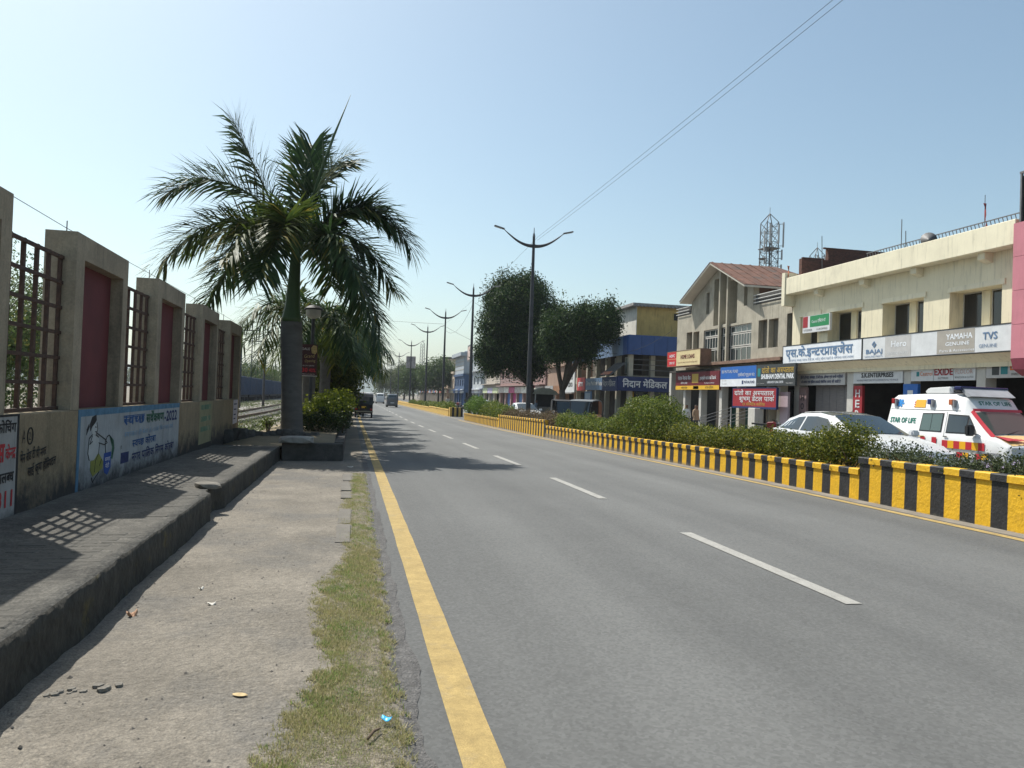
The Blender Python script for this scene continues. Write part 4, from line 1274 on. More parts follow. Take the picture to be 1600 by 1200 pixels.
M_brick = mat('raw_red_brick', (.115, .055, .042), .95, .35, 9, col2=(.05, .035, .03), mixs=.5, bump=.7, bscale=22, stretch=(1, 1, 3))


def cells(y0, y1, z0, z1, ops):
    """rectangles of a wall with the openings left out"""
    Y = sorted({y0, y1} | {min(max(v, y0), y1) for o in ops for v in o[:2]}); Z = sorted({z0, z1} | {min(max(v, z0), z1) for o in ops for v in o[2:4]})
    out = []
    for a, b in zip(Y[:-1], Y[1:]):
        run = None
        for c, d in zip(Z[:-1], Z[1:]):
            my, mz = (a + b) / 2, (c + d) / 2
            hole = any(o[0] < my < o[1] and o[2] < mz < o[3] for o in ops)
            if not hole:
                run = (a, b, run[2], d) if run else (a, b, c, d)
            elif run: out.append(run); run = None
        if run: out.append(run)
    return out


def facade(name, x, t, y0, y1, z0, z1, ops, m, parent):
    """wall facing -x with real openings and reveals t deep"""
    mb = MB()
    for a, b, c, d in cells(y0, y1, z0, z1, ops):
        mb.add([(x, a, c), (x, b, c), (x, b, d), (x, a, d)], [(0, 3, 2, 1)])
    for a, b, c, d in ops:
        mb.add([(x, a, c), (x, b, c), (x, b, d), (x, a, d), (x + t, a, c), (x + t, b, c), (x + t, b, d), (x + t, a, d)],
               [(0, 1, 5, 4), (3, 7, 6, 2), (0, 4, 7, 3), (1, 2, 6, 5)])
    mb.add([(x, y0, z0), (x + t, y0, z0), (x + t, y0, z1), (x, y0, z1), (x, y1, z0), (x + t, y1, z0), (x + t, y1, z1), (x, y1, z1)], [(0, 1, 2, 3), (4, 7, 6, 5), (3, 2, 6, 7)])
    return mb.build(name, m, parent)


def window(parent, x, a, b, c, d, mf, mg=None, fr=.06, nv=1, nh=0, name='window', dep=.05):
    """a window unit facing -x: frame with its panes as sub-parts"""
    f = MB()
    f.box(x, x + dep, a, b, c, c + fr); f.box(x, x + dep, a, b, d - fr, d); f.box(x, x + dep, a, a + fr, c + fr, d - fr); f.box(x, x + dep, b - fr, b, c + fr, d - fr)
    for k in range(1, nv):
        y = a + (b - a) * k / nv; f.box(x + .004, x + dep - .004, y - fr * .4, y + fr * .4, c + fr, d - fr)
    for k in range(1, nh + 1):
        z = c + (d - c) * k / (nh + 1); f.box(x + .002, x + dep - .002, a + fr, b - fr, z - fr * .4, z + fr * .4)
    fo = f.build(name, mf, parent)
    for k in range(nv):
        ya, yb = a + (b - a) * k / nv, a + (b - a) * (k + 1) / nv
        MB().box(x + .02, x + .03, ya + fr * .5, yb - fr * .5, c + fr * .5, d - fr * .5).build('pane', mg or M_glass, fo)
    return fo


def sign(label, facing, at, w, h, mboard, texts=(), dep=.12, patches=(), name='shop_sign', mframe=None):
    """sign board: `at` = lower left corner of its face; texts (string, u, v, height, width, material, bold); patches (u0,u1,v0,v1,material)"""
    ax, ay, an = FACE[facing]; at = Vector(at)
    t = thing(name, tuple(at + ax * w / 2), label, 'sign')
    def blk(u0, u1, v0, v1, n0, n1, m, nm):
        P = [at + ax * u + ay * v + an * n for n in (n0, n1) for (u, v) in ((u0, v0), (u1, v0), (u1, v1), (u0, v1))]
        return MB().add(P, [(0, 3, 2, 1), (4, 5, 6, 7), (0, 1, 5, 4), (1, 2, 6, 5), (2, 3, 7, 6), (3, 0, 4, 7)]).build(nm, m, t)
    blk(0, w, 0, h, -dep, 0, mboard, 'board')
    if mframe:
        e = .035
        for q in ((-e, w + e, -e, 0), (-e, w + e, h, h + e), (-e, 0, 0, h), (w, w + e, 0, h)): blk(*q, -dep, .012, mframe, 'edge_strip')
    for (u0, u1, v0, v1, m) in patches: blk(u0, u1, v0, v1, .0, .005, m, 'panel')
    for tx in texts:
        s, u, v, hh, ww, m = tx[:6]
        letter('lettering', s, m, t, at + ax * u + ay * v, facing, hh, ww, bold=tx[6] if len(tx) > 6 else 0, off=.012)
    return t


def solid(name, c): return mat('sign_' + name, c, .55, .08, 3)


S_white = solid('white', (.74, .76, .79)); S_ow = solid('offwhite', (.62, .63, .64)); S_grey = solid('faded_grey', (.47, .46, .45)); S_blue = solid('blue', (.02, .12, .42)); S_navy = solid('navy', (.015, .03, .11)); S_red = solid('red', (.50, .03, .035))
S_maroon = solid('maroon', (.13, .012, .02)); S_yel = solid('yellow', (.72, .42, .03)); S_black = solid('black', (.02, .02, .02)); S_dk = solid('charcoal', (.045, .05, .052)); S_lb = solid('steel_blue', (.12, .20, .33)); S_green = solid('green', (.02, .22, .08)); S_cream = solid('cream', (.66, .54, .30)); S_orange = solid('orange', (.62, .16, .04)); S_dred = solid('darkred', (.30, .02, .028)); S_teal = solid('teal', (.02, .20, .22)); S_gold = solid('gold', (.45, .30, .06))

# ---------------------------------------------------------------- cream two-storey building
b1 = thing('shop_building', (XB, 28.3, -.2), 'cream two storey shop building with deep windows and a long white fascia', 'building')
ops = [(32.6, 34.2, 4.55, 5.9), (29.55, 31.95, 4.55, 5.9), (25.85, 28.2, 4.55, 5.9), (22.19, 24.53, 4.55, 5.9)]
facade('front_wall', XB, .72, 21.15, 34.9, 3.1, 7.1, ops, M_cream, b1)
MB().box(XB + .75, 32, 21.2, 34.85, 3.12, 7.0).build('storey_block', M_cream2, b1)
for (a, b, c, d) in ops:
    MB().box(XB + .52, XB + .74, a + (b - a) * .44, a + (b - a) * .60, c + .002, d - .002).build('mullion_pier', M_cream, b1)
    window(b1, XB + .58, a + (b - a) * .60, b - .01, c + .06, d - .01, M_white, M_glass2, .035, 1, 0)
    window(b1, XB + .58, a + .01, a + (b - a) * .44, c + .06, d - .01, M_white, M_glass2, .035, 1, 0)
    MB().box(XB - .06, XB + .6, a - .02, b + .02, c - .08, c - .002).build('sill', M_band, b1)
# hood strips above the windows, parapet, brackets
for (a, b, c, d) in ops[1:] + ops[:1]:
    MB().prism([(a - .15, d + .002), (b + .1, d + .002), (b + .0, d + .18), (a - .15, d + .20)], 'x', XB - .05, XB - .001).build('window_hood', M_band, b1)
MB().box(XB - .55, XB + .3, 21.15, 34.98, 7.05, 7.87).build('parapet', M_band, b1, bevel=.015)
for y in (22.6, 25.9, 29.0, 32.3):
    MB().prism([(XB - .35, 7.048), (XB - .003, 7.048), (XB - .003, 6.7), (XB - .33, 6.82)], 'y', y, y + .32).build('bracket', M_band, b1)
MB().box(XB - .6, XB + .1, 34.72, 34.99, 6.5, 8.15).build('end_post', M_band, b1)
MB().box(XB + .31, 32, 21.8, 34.85, 7.0, 7.12).build('roof', M_roofd, b1)
MB().prism([(XB - .42, 3.58), (XB + .02, 3.58), (XB + .3, 3.12), (XB + .18, 3.12)], 'y', 21.15, 34.8).build('soffit', M_cream, b1)
cols = [(34.35, 34.8), (30.2, 30.62), (26.63, 27.0), (22.95, 23.35), (19.8, 20.2)]
for a, b in cols: MB().box(XB + .15, XB + .6, a, b, -.4, 3.1).build('column', M_white, b1)
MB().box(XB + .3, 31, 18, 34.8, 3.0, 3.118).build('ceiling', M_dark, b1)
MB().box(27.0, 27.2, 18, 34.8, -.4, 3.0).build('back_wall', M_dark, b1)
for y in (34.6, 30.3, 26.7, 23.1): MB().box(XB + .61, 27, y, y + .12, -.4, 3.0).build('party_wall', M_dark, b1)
MB().box(XB + .5, XB + .54, 30.64, 33.5, -.3, 2.55).build('shutter', M_shut, b1)
sh = MB()
for k in range(4): MB().box(XB + .49, XB + .499, 31.3 + .55 * k, 31.32 + .55 * k, -.3, 2.5).build('shutter_rib', M_steel, b1)
for k in range(7):      # shelves and stock in the open bays
    y = 23.6 + 1.02 * k
    MB().box(26.4, 26.95, y, y + .75, -.2, 2.2).build('shelf', mat('shop_stock', (.13, .10, .08), .8, .7, 6, col2=(.28, .2, .12), mixs=.55), b1)
# roof: brick stub wall, railing, poles
br = thing('brick_wall', (24, 34.4, 7.1), 'unfinished dark red brick wall on the roof of the cream building', 'wall')
MB().box(21.55, 23.0, 34.3, 34.55, 7.13, 8.85).build('brick_stub', M_brick, br)
MB().box(23.0, 27.6, 34.3, 34.55, 7.13, 9.42).build('brick_panel', M_brick, br)
rr = random.Random(2)
bmesh_b = MB().box(-.11, .11, -.05, .05, 0, .075).build('brick', M_brick); bme = bmesh_b.data; bpy.data.objects.remove(bmesh_b)
for k in range(34):
    x = 21.7 + .17 * k + rr.uniform(-.03, .03)
    o = link('brick', bme, br, (x - 24, .02, (8.85 if x < 22.9 else 9.42) - 7.1)); o.rotation_euler = (0, 0, rr.uniform(-.15, .15))
rl = thing('roof_railing', (22, 25.5, 7.87), 'slanted thin steel railing on the parapet of the cream building', 'railing')
MB().bar((22.3, 21.8, 8.45), (22.3, 30.4, 8.45), .035).build('rail', M_steel, rl); MB().bar((22.3, 21.8, 7.95), (22.3, 30.4, 7.95), .035).build('rail', M_steel, rl)
bar0 = MB().bar((0, 0, 0), (0, .16, .5), .022).build('baluster', M_steel); bme = bar0.data; bpy.data.objects.remove(bar0)
for k in range(48): link('baluster', bme, rl, (.3, -3.65 + .178 * k, .08))
MB().box(22.25, 22.35, 21.8, 30.5, 7.12, 7.9).build('kerb', M_band, rl)
ds = thing('satellite_dish', (22.2, 26.5, 7.9), 'small grey satellite dish on the cream building parapet', 'satellite dish')
MB().lathe([(.001, 0), (.12, .012), (.22, .045), (.3, .1), (.29, .105), (.2, .06), (.001, .02)], (0, 0, 0), 18).build('dish', M_steel, ds, smooth=True, local=True).rotation_euler = (R(80), 0, R(-35))
ds.children[0].location = (-.1, -.1, .35)
MB().tube([(22.2, 26.5, 7.88), (22.2, 26.5, 8.3)], .02, 6).build('stand', M_steel, ds)
for (y, h, x, dx, l) in [(34.0, 9.9, 22.5, -.25, 'thin leaning pole above the brick wall'), (28.2, 9.5, 22.3, 0.0, 'upright thin pole beside the satellite dish'), (27.0, 8.6, 22.3, .0, 'short pole next to the dish'), (27.9, 8.9, 22.3, -.2, 'short leaning pole left of the dish')]:
    tag(MB().tube([(x, y, 7.6), (x + dx, y + dx, h)], .018, 5).build('pole', M_steel), l, 'pole', 'thin poles on the roof')
for (x, y, z, l, h) in [(21.1, 34.75, 7.4, 'faded orange cloth flag on the end post of the cream building', 1.1), (21.4, 22.9, 7.87, 'dark red pennant on a thin stick above the right end of the parapet', .95)]:
    t = thing('flag', (x, y, z), l, 'flag')
    MB().tube([(x, y, z), (x, y, z + h + (.3 if h < 1 else 0))], .012, 5).build('stick', M_steel, t)
    fm = MB(); n = 6
    vs = [(x + .04 * math.sin(i * 1.3 + j) - .02 * j, y - .02 - (.17 if h > 1 else .16) * (j / 3) * (1 - i / 6.5), z + .1 + (h - .1) * i / 6) for i in range(7) for j in range(4)]
    fm.add(vs, [(i * 4 + j, i * 4 + j + 1, i * 4 + j + 5, i * 4 + j + 4) for i in range(6) for j in range(3)])
    fo = fm.build('cloth', mat('flag_cloth_%d' % int(h * 10), (.45, .17, .09) if h > 1 else (.22, .04, .04), .9), t, smooth=True); fo.modifiers.new('thickness', 'SOLIDIFY').thickness = .004

sign('white fascia board with blue Hindi shop name on the cream building', '-x', (XB - .5, 34.85, 3.6), 6.05, .86, S_white,
     [('एस.के.इन्टरप्राइजेस', .25, .30, .40, 5.2, S_lb, .03), ('हीरो होण्डा, यामाहा, बजाज, टी.वी.एस. सभी टू व्हीलर वाहनों के ओरिजनल पार्ट्स उपलब्ध', .55, .09, .10, 5.0, S_lb)], mframe=S_black)
sign('faded white and grey fascia listing motorcycle brands, right of the blue Hindi name', '-x', (XB - .5, 28.72, 3.58), 7.5, .88, S_ow,
     [('BAJAJ', .22, .22, .17, 1.0, S_lb, .012), ('GENUINE PARTS', .15, .06, .08, 1.1, S_lb), ('Hero', 1.75, .42, .25, .85, S_white, .012), ('GENUINE PARTS', 1.5, .12, .12, 1.2, S_ow), ('YAMAHA', 4.65, .52, .2, 1.2, S_white, .012), ('GENUINE', 4.62, .3, .13, 1.1, S_white, .008), ('Parts & Accessories', 4.35, .08, .1, 1.6, S_white), ('TVS', 6.3, .42, .25, .6, S_lb, .012), ('GENUINE', 6.15, .15, .13, .75, S_lb)],
     patches=[(1.38, 2.85, .03, .85, S_grey), (4.2, 5.95, .02, .86, solid('faded_brown', (.36, .33, .29)))], mframe=S_black)
# the emblem of bent bars on the fascia
e = MB()
for k, (du, dv) in enumerate([(0, 0), (.09, .09), (0, .18), (-.09, .09), (.05, .045), (-.05, .135)]):
    y = 28.0 - du; z = 4.08 + dv
    e.prism([(y - .055, z), (y, z + .05), (y + .055, z), (y, z - .05)], 'x', XB - .515, XB - .507)
e.build('emblem', S_lb, [o for o in bpy.data.objects if o.get('label', '').startswith('faded white and grey fascia')][0])
sign('grey board with two lines of small dark Hindi text under the fascia', '-x', (XB + .12, 34.3, 2.55), 3.55, .55, S_grey,
     [('हीरो होण्डा, यामाहा, टी.वी.एस. होण्डा एवं सभी गाड़ियों', .1, .32, .12, 3.3, S_navy, .006), ('के समान एवं इंजिन सफाई मेकेनिक द्वारा की जाती है', .15, .1, .12, 3.1, S_navy, .006)])
sign('grey board with black English lettering under the fascia', '-x', (XB + .12, 30.15, 2.6), 3.1, .5, S_ow, [('S.K.ENTERPRISES', .55, .25, .19, 2.0, S_black, .014), ('WHOLESALE COMPLETE SPARE PARTS & ACCESSORIES FOR ALL TWO WHEELER', .25, .1, .07, 2.6, S_navy)])
sign('grey board with oil and battery brand panels above the ambulance', '-x', (XB + .12, 26.58, 2.66), 3.2, .5, S_ow,
     [('Castrol', .5, .2, .17, .65, S_orange), ('EXIDE', 1.25, .2, .26, .9, S_dred, .02), ('BATTERIES', 1.45, .06, .07, .5, S_black), ('FLOLOR', 2.3, .24, .16, .8, solid('pale_red', (.5, .3, .25))), ('BRAKE SHOE & CLUTCH', 2.28, .08, .07, .85, S_black)], patches=[(1.2, 1.21, 0, .5, S_black), (2.2, 2.21, 0, .5, S_black), (.3, .45, .18, .36, S_teal)])
sign('grey board with large red lettering at the right end', '-x', (XB + .12, 22.9, 2.72), 3.3, .55, S_grey, [('ERGO', 1.0, .25, .27, .85, S_orange, .02), ('SPARES & ACCESSORIES', 1.05, .08, .08, 1.0, S_black)], patches=[(.25, .55, .1, .45, S_dk), (.62, .9, .12, .46, S_teal)])
sign('small green and red oil advert panel below the left end of the parapet', '-x', (XB - .25, 33.6, 5.05), 2.15, .8, S_ow, [('Castrol', .75, .44, .13, .45, S_white), ('एक्टिव 4T', 1.25, .44, .15, .6, S_white), ('एस के इन्टरप्राइजेस', .1, .07, .1, .7, S_black), ('S.K.ENTERPRISES', 1.15, .07, .09, .85, S_black)],
     patches=[(.02, .42, .25, .78, S_dred), (.6, 2.1, .25, .78, S_green)])
sign('upright pillar sign with dark upright letters beside the shutter', '-x', (XB + .1, 34.3, -.2), .62, 2.65, solid('dusty_pink', (.25, .17, .17)), [(c, .18, 2.0 - .42 * k, .3, .26, S_black, .012) for k, c in enumerate('HON')])
sign('upright dark red pillar sign with white letters beside the open bay', '-x', (XB + .1, 30.1, -.2), .6, 2.7, S_dred, [(c, .16, 2.2 - .45 * k, .34, .28, S_ow, .012) for k, c in enumerate('HERO')])
sign('blue pillar panel with a small white emblem behind the ambulance', '-x', (XB + .1, 26.98, -.2), .8, 2.75, S_blue, [], patches=[(.25, .55, 2.3, 2.5, S_ow)])

# ---------------------------------------------------------------- pink building at the right edge
b0 = thing('shop_building', (21, 18, -.1), 'pink clad building cut off by the right edge of the picture', 'building')
M_pink = mat('pink_cladding', (.52, .19, .23), .6, .06, 2, streak=.2)
for k in range(4): MB().box(20.85, 24, 15, 21.12, 3.3 + 1.1 * k, 4.388 + 1.1 * k).build('cladding_panel', M_pink, b0)
MB().prism([(20.85, 3.29), (24, 3.29), (24, 2.75), (21.3, 2.75), (20.95, 2.95)], 'y', 15, 21.12).build('lower_lip', mat('dark_pink_lip', (.30, .06, .09), .6), b0)
MB().box(21.4, 28, 15, 21.1, -.3, 2.74).build('ground_storey', M_dark, b0)
t = thing('roof_frame', (21, 20, 7.7), 'black metal frame structure on top of the pink building', 'frame')
MB().box(20.95, 23, 15, 20.95, 7.72, 9.2).build('panel', S_black, t)
for y in (16, 18.5, 20.9): MB().bar((20.9, y, 7.71), (20.9, y, 9.3), .06).build('post', M_steel, t)
MB().bar((20.9, 15, 9.3), (20.9, 20.95, 9.3), .07).build('rail', M_steel, t)

# ---------------------------------------------------------------- gabled building
b2 = thing('gabled_building', (XB, 42, -.3), 'weathered grey building with a rusty gable roof and tall slots', 'building')
wops = [(37.3, 38.2, 4.58, 6.1), (36.2, 37.15, 4.56, 6.07), (46.53, 47.39, 5.0, 6.12), (45.5, 46.37, 4.96, 6.08), (34.95, 35.4, 3.95, 6.4), (38.95, 44.85, 4.0, 6.06)]
facade('front_wall', XB, .35, 34.95, 48.9, 3.6, 6.2, wops, M_conc, b2)
MB().box(XB, XB + .35, 34.95, 38.85, 6.2, 7.0).build('wing_wall', M_conc, b2)
MB().box(XB, XB + .35, 46.75, 48.9, 6.2, 7.3).build('wing_wall', M_conc, b2)


def roofz(y): return 9.80 - abs(y - 42.8) * .446


slots = [(42.65, 43.6, 6.25, 9.10), (41.7, 42.5, 6.25, 9.35), (40.67, 41.53, 6.22, 8.75), (39.5, 39.9, 7.08, 8.3), (44.2, 44.62, 7.05, 8.4)]
ys_ = sorted({38.85, 42.8, 46.75} | {v for s_ in slots for v in s_[:2]})
gm = MB(); fm = MB()
for a, b in zip(ys_[:-1], ys_[1:]):
    m_ = (a + b) / 2
    sl = [s_ for s_ in slots if s_[0] <= m_ <= s_[1]]
    segs = [(6.2, sl[0][2]), (sl[0][3], None)] if sl else [(6.2, None)]
    for z0, z1 in segs:
        if z1 is not None and z1 - z0 < .02: continue
        gm.prism([(a, z0), (b, z0), (b, z1 or roofz(b)), (a, z1 or roofz(a))], 'x', XB, XB + .35)
gm.build('gable_wall', M_conc, b2)
for (a, b, c, d) in slots:
    dd = .5
    MB().box(XB + dd, XB + dd + .05, a - .1, b + .1, c - .1, d + .1).build('slot_back', M_conc2, b2)
    MB().box(XB + .35, XB + dd, b, b + .08, c, d).build('slot_side', M_conc2, b2)
for y in (42.5, 41.53):
    MB().box(XB - .16, XB - .003, y, y + .15, 4.0, min(roofz(y), roofz(y + .15)) - .02).build('fin', M_conc2, b2)
# roof
M_rustroof = mat('rusty_sheet_roof', (.155, .078, .055), .9, .3, 2.0, col2=(.085, .072, .064), mixs=.49, bump=.5, bscale=9, streak=.3, detail=10)
M_soff = mat('pale_soffit', (.60, .56, .48), .9, .05, 2)
for side in (-1, 1):
    e = 42.8 + side * 4.25; zr, ze = 10.0, 10.0 - 4.25 * .446
    t_ = .1
    top = MB().add([(20.75, 42.8, zr), (25.2, 42.8, zr), (27.4, e, ze), (20.75, e, ze), (20.75, 42.8, zr - .03), (25.2, 42.8, zr - .03), (27.4, e, ze - .03), (20.75, e, ze - .03)], [(0, 1, 2, 3), (4, 7, 6, 5), (0, 3, 7, 4), (3, 2, 6, 7), (1, 5, 6, 2)])
    ro = top.build('roof', M_rustroof, b2)
    n = 9
    for k in range(n):      # sheet laps running down the slope
        x = 20.9 + .62 * k
        if x > 25: break
        MB().bar((x, 42.8 + side * .05, zr + .012), (x, e - side * .02, ze + .014), .05, .03).build('sheet_lap', M_rustroof, ro)
    MB().add([(20.78, 42.8, zr - .035), (24, 42.8, zr - .035), (24, e, ze - .035), (20.78, e, ze - .035), (20.78, 42.8, zr - .14), (24, 42.8, zr - .14), (24, e, ze - .14), (20.78, e, ze - .14)], [(4, 5, 6, 7), (0, 3, 7, 4), (3, 2, 6, 7)]).build('soffit', M_soff, b2)
MB().add([(25.2, 42.8, 10.0), (27.4, 42.8 + 4.25, 8.1), (27.4, 42.8 - 4.25, 8.1)], [(0, 1, 2)]).build('hip', M_rustroof, b2)
MB().box(XB + .36, 31, 35, 48.85, 3.6, 6.9).build('storey_block', M_conc2, b2)
for (ya, yb, zb) in ((34.95, 38.6, 6.98), (46.9, 48.9, 7.28)):
    for k in range(3): MB().bar((XB - .1, ya, zb + .12 + .2 * k), (XB - .1, yb, zb + .12 + .2 * k), .035).build('rail', M_rail, b2)
    MB().box(XB + .02, XB + .12, ya, yb, zb + .03, zb + .58).build('dark_backing', M_roofd, b2)
# big framed window in three bays
for (a, b, n) in ((42.72, 44.85, 3), (41.72, 42.45, 1), (38.95, 41.48, 4)):
    for (c, d, nn) in ((5.62, 6.05, n), (4.85, 5.58, n * 2 if n > 1 else 2), (4.0, 4.81, n)):
        window(b2, XB + .08, a, b, c, d, M_white, M_glass, .06, nn, 0)
MB().box(XB + .2, XB + .34, 38.95, 44.85, 4.0, 6.06).build('dim_room_sheet', mat('dim_room', (.09, .10, .10), .9, .5, 2), b2)  # dark sheet behind the panes, the room's dimness put into its colour
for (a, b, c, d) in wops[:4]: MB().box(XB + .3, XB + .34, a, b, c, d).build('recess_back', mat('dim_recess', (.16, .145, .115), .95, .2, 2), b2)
MB().box(20.9, XB + .1, 34.95, 45.3, 3.8, 3.97).build('ledge', M_ledge, b2)
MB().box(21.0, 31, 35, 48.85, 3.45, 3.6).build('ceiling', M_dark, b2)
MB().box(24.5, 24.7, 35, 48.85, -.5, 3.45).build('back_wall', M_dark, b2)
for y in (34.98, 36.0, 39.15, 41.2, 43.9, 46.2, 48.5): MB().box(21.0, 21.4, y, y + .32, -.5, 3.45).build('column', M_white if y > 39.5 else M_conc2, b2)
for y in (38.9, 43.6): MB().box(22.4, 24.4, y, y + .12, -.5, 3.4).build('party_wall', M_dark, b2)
MB().box(22.8, 22.9, 41.0, 43.4, -.3, 2.0).build('green_hoarding', mat('dark_green_board', (.01, .06, .04), .6), b2)
MB().box(21.9, 22.0, 35.3, 36.6, -.3, 2.3).build('glass_door', M_glass2, b2)
for y0_ in (39.3, 36.9):
    h = thing('stair_railing', (20.3, y0_, 0), 'slanting steel stair railing before the red dental sign, ' + ('left one' if y0_ > 38 else 'right one'), 'railing')
    for k in range(3): MB().tube([(19.2, y0_ + .9, .35 + .18 * k), (20.6, y0_, .95 + .18 * k)], .017, 6).build('rail', M_steel, h)
    MB().tube([(20.6, y0_, -.2), (20.6, y0_, 1.35)], .03, 6).build('post', M_rail, h); MB().tube([(19.2, y0_ + .9, -.2), (19.2, y0_ + .9, .75)], .03, 6).build('post', M_rail, h)
pb = thing('pillar', (20.4, 36.4, -.2), 'white faced pillar right of the red dental sign', 'pillar'); MB().box(20.2, 20.7, 36.0, 36.7, -.3, 1.35).build('shaft', M_white, pb, bevel=.02)

sign('red and cream home loan sign box projecting from the gabled building', '-x', (20.4, 47.85, 3.84), 4.9, .93, S_cream, [('HOME LOANS', 2.1, .42, .26, 2.0, S_maroon, .012), ('Loans for every home & housing need', 1.7, .16, .1, 2.8, S_maroon), ('HDFC', .35, .58, .18, .85, S_white, .01), ('आवास ऋण', .35, .12, .18, .85, S_white)],
     dep=.7, patches=[(.0, 1.42, 0, .45, S_red), (0, 1.42, .48, .93, S_red)], mframe=M_ledge)
sign('maroon bank sign with a gold emblem and an orange lower strip', '-x', (20.8, 47.3, 2.33), 6.1, 1.1, S_maroon, [('पंजाब नैशनल बैंक', .35, .62, .24, 1.9, S_ow, .008), ('भरोसे का प्रतीक', .8, .36, .12, 1.0, S_ow), ('punjab national bank', 3.6, .62, .24, 2.1, S_ow, .008), ('the name you can bank upon', 4.2, .36, .1, 1.3, S_ow), ('शाखा कोरबा', .9, .06, .14, .9, S_black), ('ATM एटीएम', 4.3, .06, .14, 1.1, S_black)],
     patches=[(2.45, 3.35, .42, .98, S_gold), (0, 6.1, 0, .25, S_yel), (2.65, 3.4, .03, .22, S_green)])
sign('blue over white mutual fund sign on the gabled building', '-x', (20.8, 41.05, 2.5), 4.0, 1.1, S_white, [('SBI MUTUAL FUND', .15, .76, .17, 1.9, S_ow), ('एसबीआई म्यूचुअल फंड', 2.05, .55, .17, 1.8, S_ow), ('MUTUAL FUND', 2.75, .16, .14, 1.1, S_navy, .006), ('Tower 2, Branch', .2, .3, .08, .6, S_grey), ('Korba 495677', .2, .12, .08, .6, S_grey)], patches=[(0, 4.0, .42, 1.1, S_blue), (2.5, 2.66, .12, .32, S_navy)])
sign('charcoal dental clinic sign with white English and gold Hindi lettering', '-x', (20.8, 37.02, 2.5), 3.62, 1.1, S_dk, [('दांतो का अस्पताल', .55, .66, .28, 2.95, S_gold, .012), ('SHUBHAM DENTAL PARK', .5, .36, .24, 3.0, S_white, .02), ('LASER & ROOT CANAL CENTER', 1.1, .14, .11, 1.5, S_white, .004), ('Dr. S. Sharma', .1, .1, .06, .7, S_grey), ('Mob 98271', 2.85, .1, .07, .6, S_grey)], patches=[(.12, .40, .5, .92, S_teal)])
sign('large dark red dental hospital sign with pale Hindi lettering, hung low', '-x', (20.5, 38.95, 1.35), 4.42, 1.02, S_dred, [('दांतो का अस्पताल', .2, .66, .24, 4.0, S_ow, .01), ('शुभम् डेंटल पार्क', .75, .36, .24, 3.5, S_ow, .01), ('एवं कॉस्मेटिक क्लीनिक', 1.1, .12, .15, 2.3, S_gold), ], patches=[(0, 4.42, 0, .07, S_navy)], mframe=S_navy)
sign('narrow pink white poster panel between the dental shop and the cream building', '-x', (21.0, 35.0, .0), .7, 2.2, solid('poster_pink', (.45, .36, .40)), [])

# ---------------------------------------------------------------- corner building with blue cladding
b3 = thing('corner_building', (20.5, 60, -.4), 'corner shop building with blue panel band and a yellow upper storey', 'building')
M_bp = mat('blue_cladding', (.035, .085, .24), .45, .12, 1.5, streak=.3)
M_bp2 = mat('sunlit_blue_cladding', (.17, .26, .42), .5, .1, 1.5, streak=.3)  # same cladding on the road side, sunlight put into a paler blue
M_yw = mat('ochre_wall_paint', (.52, .37, .14), .9, .15, 1.2, col2=(.38, .27, .12), mixs=.58, streak=.9)
for k in range(4): MB().box(20.52 + 1.06 * k, 21.56 + 1.06 * k, 55.6, 55.72, 5.05, 6.55).build('cladding_panel', M_bp, b3)
for k in range(15): MB().box(20.46, 20.55, 55.73 + 1.0 * k, 56.71 + 1.0 * k, 5.05 - .012 * k, 6.53 - .01 * k).build('cladding_panel', M_bp2 if k != 0 else M_bp, b3)
MB().box(20.56, 32, 55.75, 71, 6.2, 6.5).build('roof', M_roofd, b3)
MB().box(22.4, 32, 59.0, 70, 6.5, 9.2).build('upper_storey', M_yw, b3)
MB().box(22.36, 22.395, 59.0, 70, 6.5, 9.2).build('upper_front', mat('white_upper_wall', (.66, .64, .58), .9, .1, 1.5, streak=.9), b3)  # thin whiter sheet over the road side of the ochre storey
MB().box(21.9, 32, 58.6, 70, 9.2, 9.42).build('roof_slab', mat('corrugated_grey_roof', (.28, .27, .26), .9, .3, 4), b3)
for k in range(24): MB().tube([(22.0 + .3 * k, 58.5, 9.19), (22.0 + .3 * k, 58.62, 9.19)], .085, 8).build('corrugation', mat('corrugated_grey_roof', (.28, .27, .26)), b3)
MB().box(25.6, 26.2, 58.96, 58.995, 8.2, 8.75).build('vent', S_black, b3)
MB().box(20.9, 31, 57.0, 70.9, 2.9, 3.5).build('floor_slab', M_conc2, b3)
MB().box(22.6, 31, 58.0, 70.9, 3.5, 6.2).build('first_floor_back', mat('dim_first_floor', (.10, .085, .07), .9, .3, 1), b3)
MB().box(22.4, 31, 57.6, 70.9, -.5, 2.9).build('ground_floor_back', M_dark, b3)
for (x, y) in [(20.7, 55.9), (20.7, 58.5), (20.7, 61.2), (20.7, 63.8), (20.7, 66.5), (20.7, 69.5), (22.6, 56.2), (24.6, 56.2)]: MB().box(x, x + .35, y, y + .35, -.5, 5.05).build('column', M_conc2, b3)
for (ya, yb) in ((57.0, 58.2), (59.5, 60.6), (61.8, 62.5), (64.5, 65.5)): window(b3, 21.2, ya, yb, 3.6, 4.95, M_white, mat('pale_reflecting_pane', (.32, .37, .36), .15, .1, 1), .07, 1)
for z in (3.9, 4.3, 4.7): MB().bar((21.1, 55.95, z), (24.6, 56.2, z), .04).build('balcony_rail', M_steel, b3)
MB().box(24.65, 25.2, 55.9, 57.0, -.5, 3.2).build('end_wall', M_conc2, b3)
MB().box(20.9, 21.4, 56.5, 56.6, -.4, 2.2).build('yellow_door', mat('yellow_door', (.42, .25, .03), .6), b3)
MB().box(21.6, 24.4, 56.8, 56.88, -.4, 2.25).build('shop_glass', M_glass2, b3)
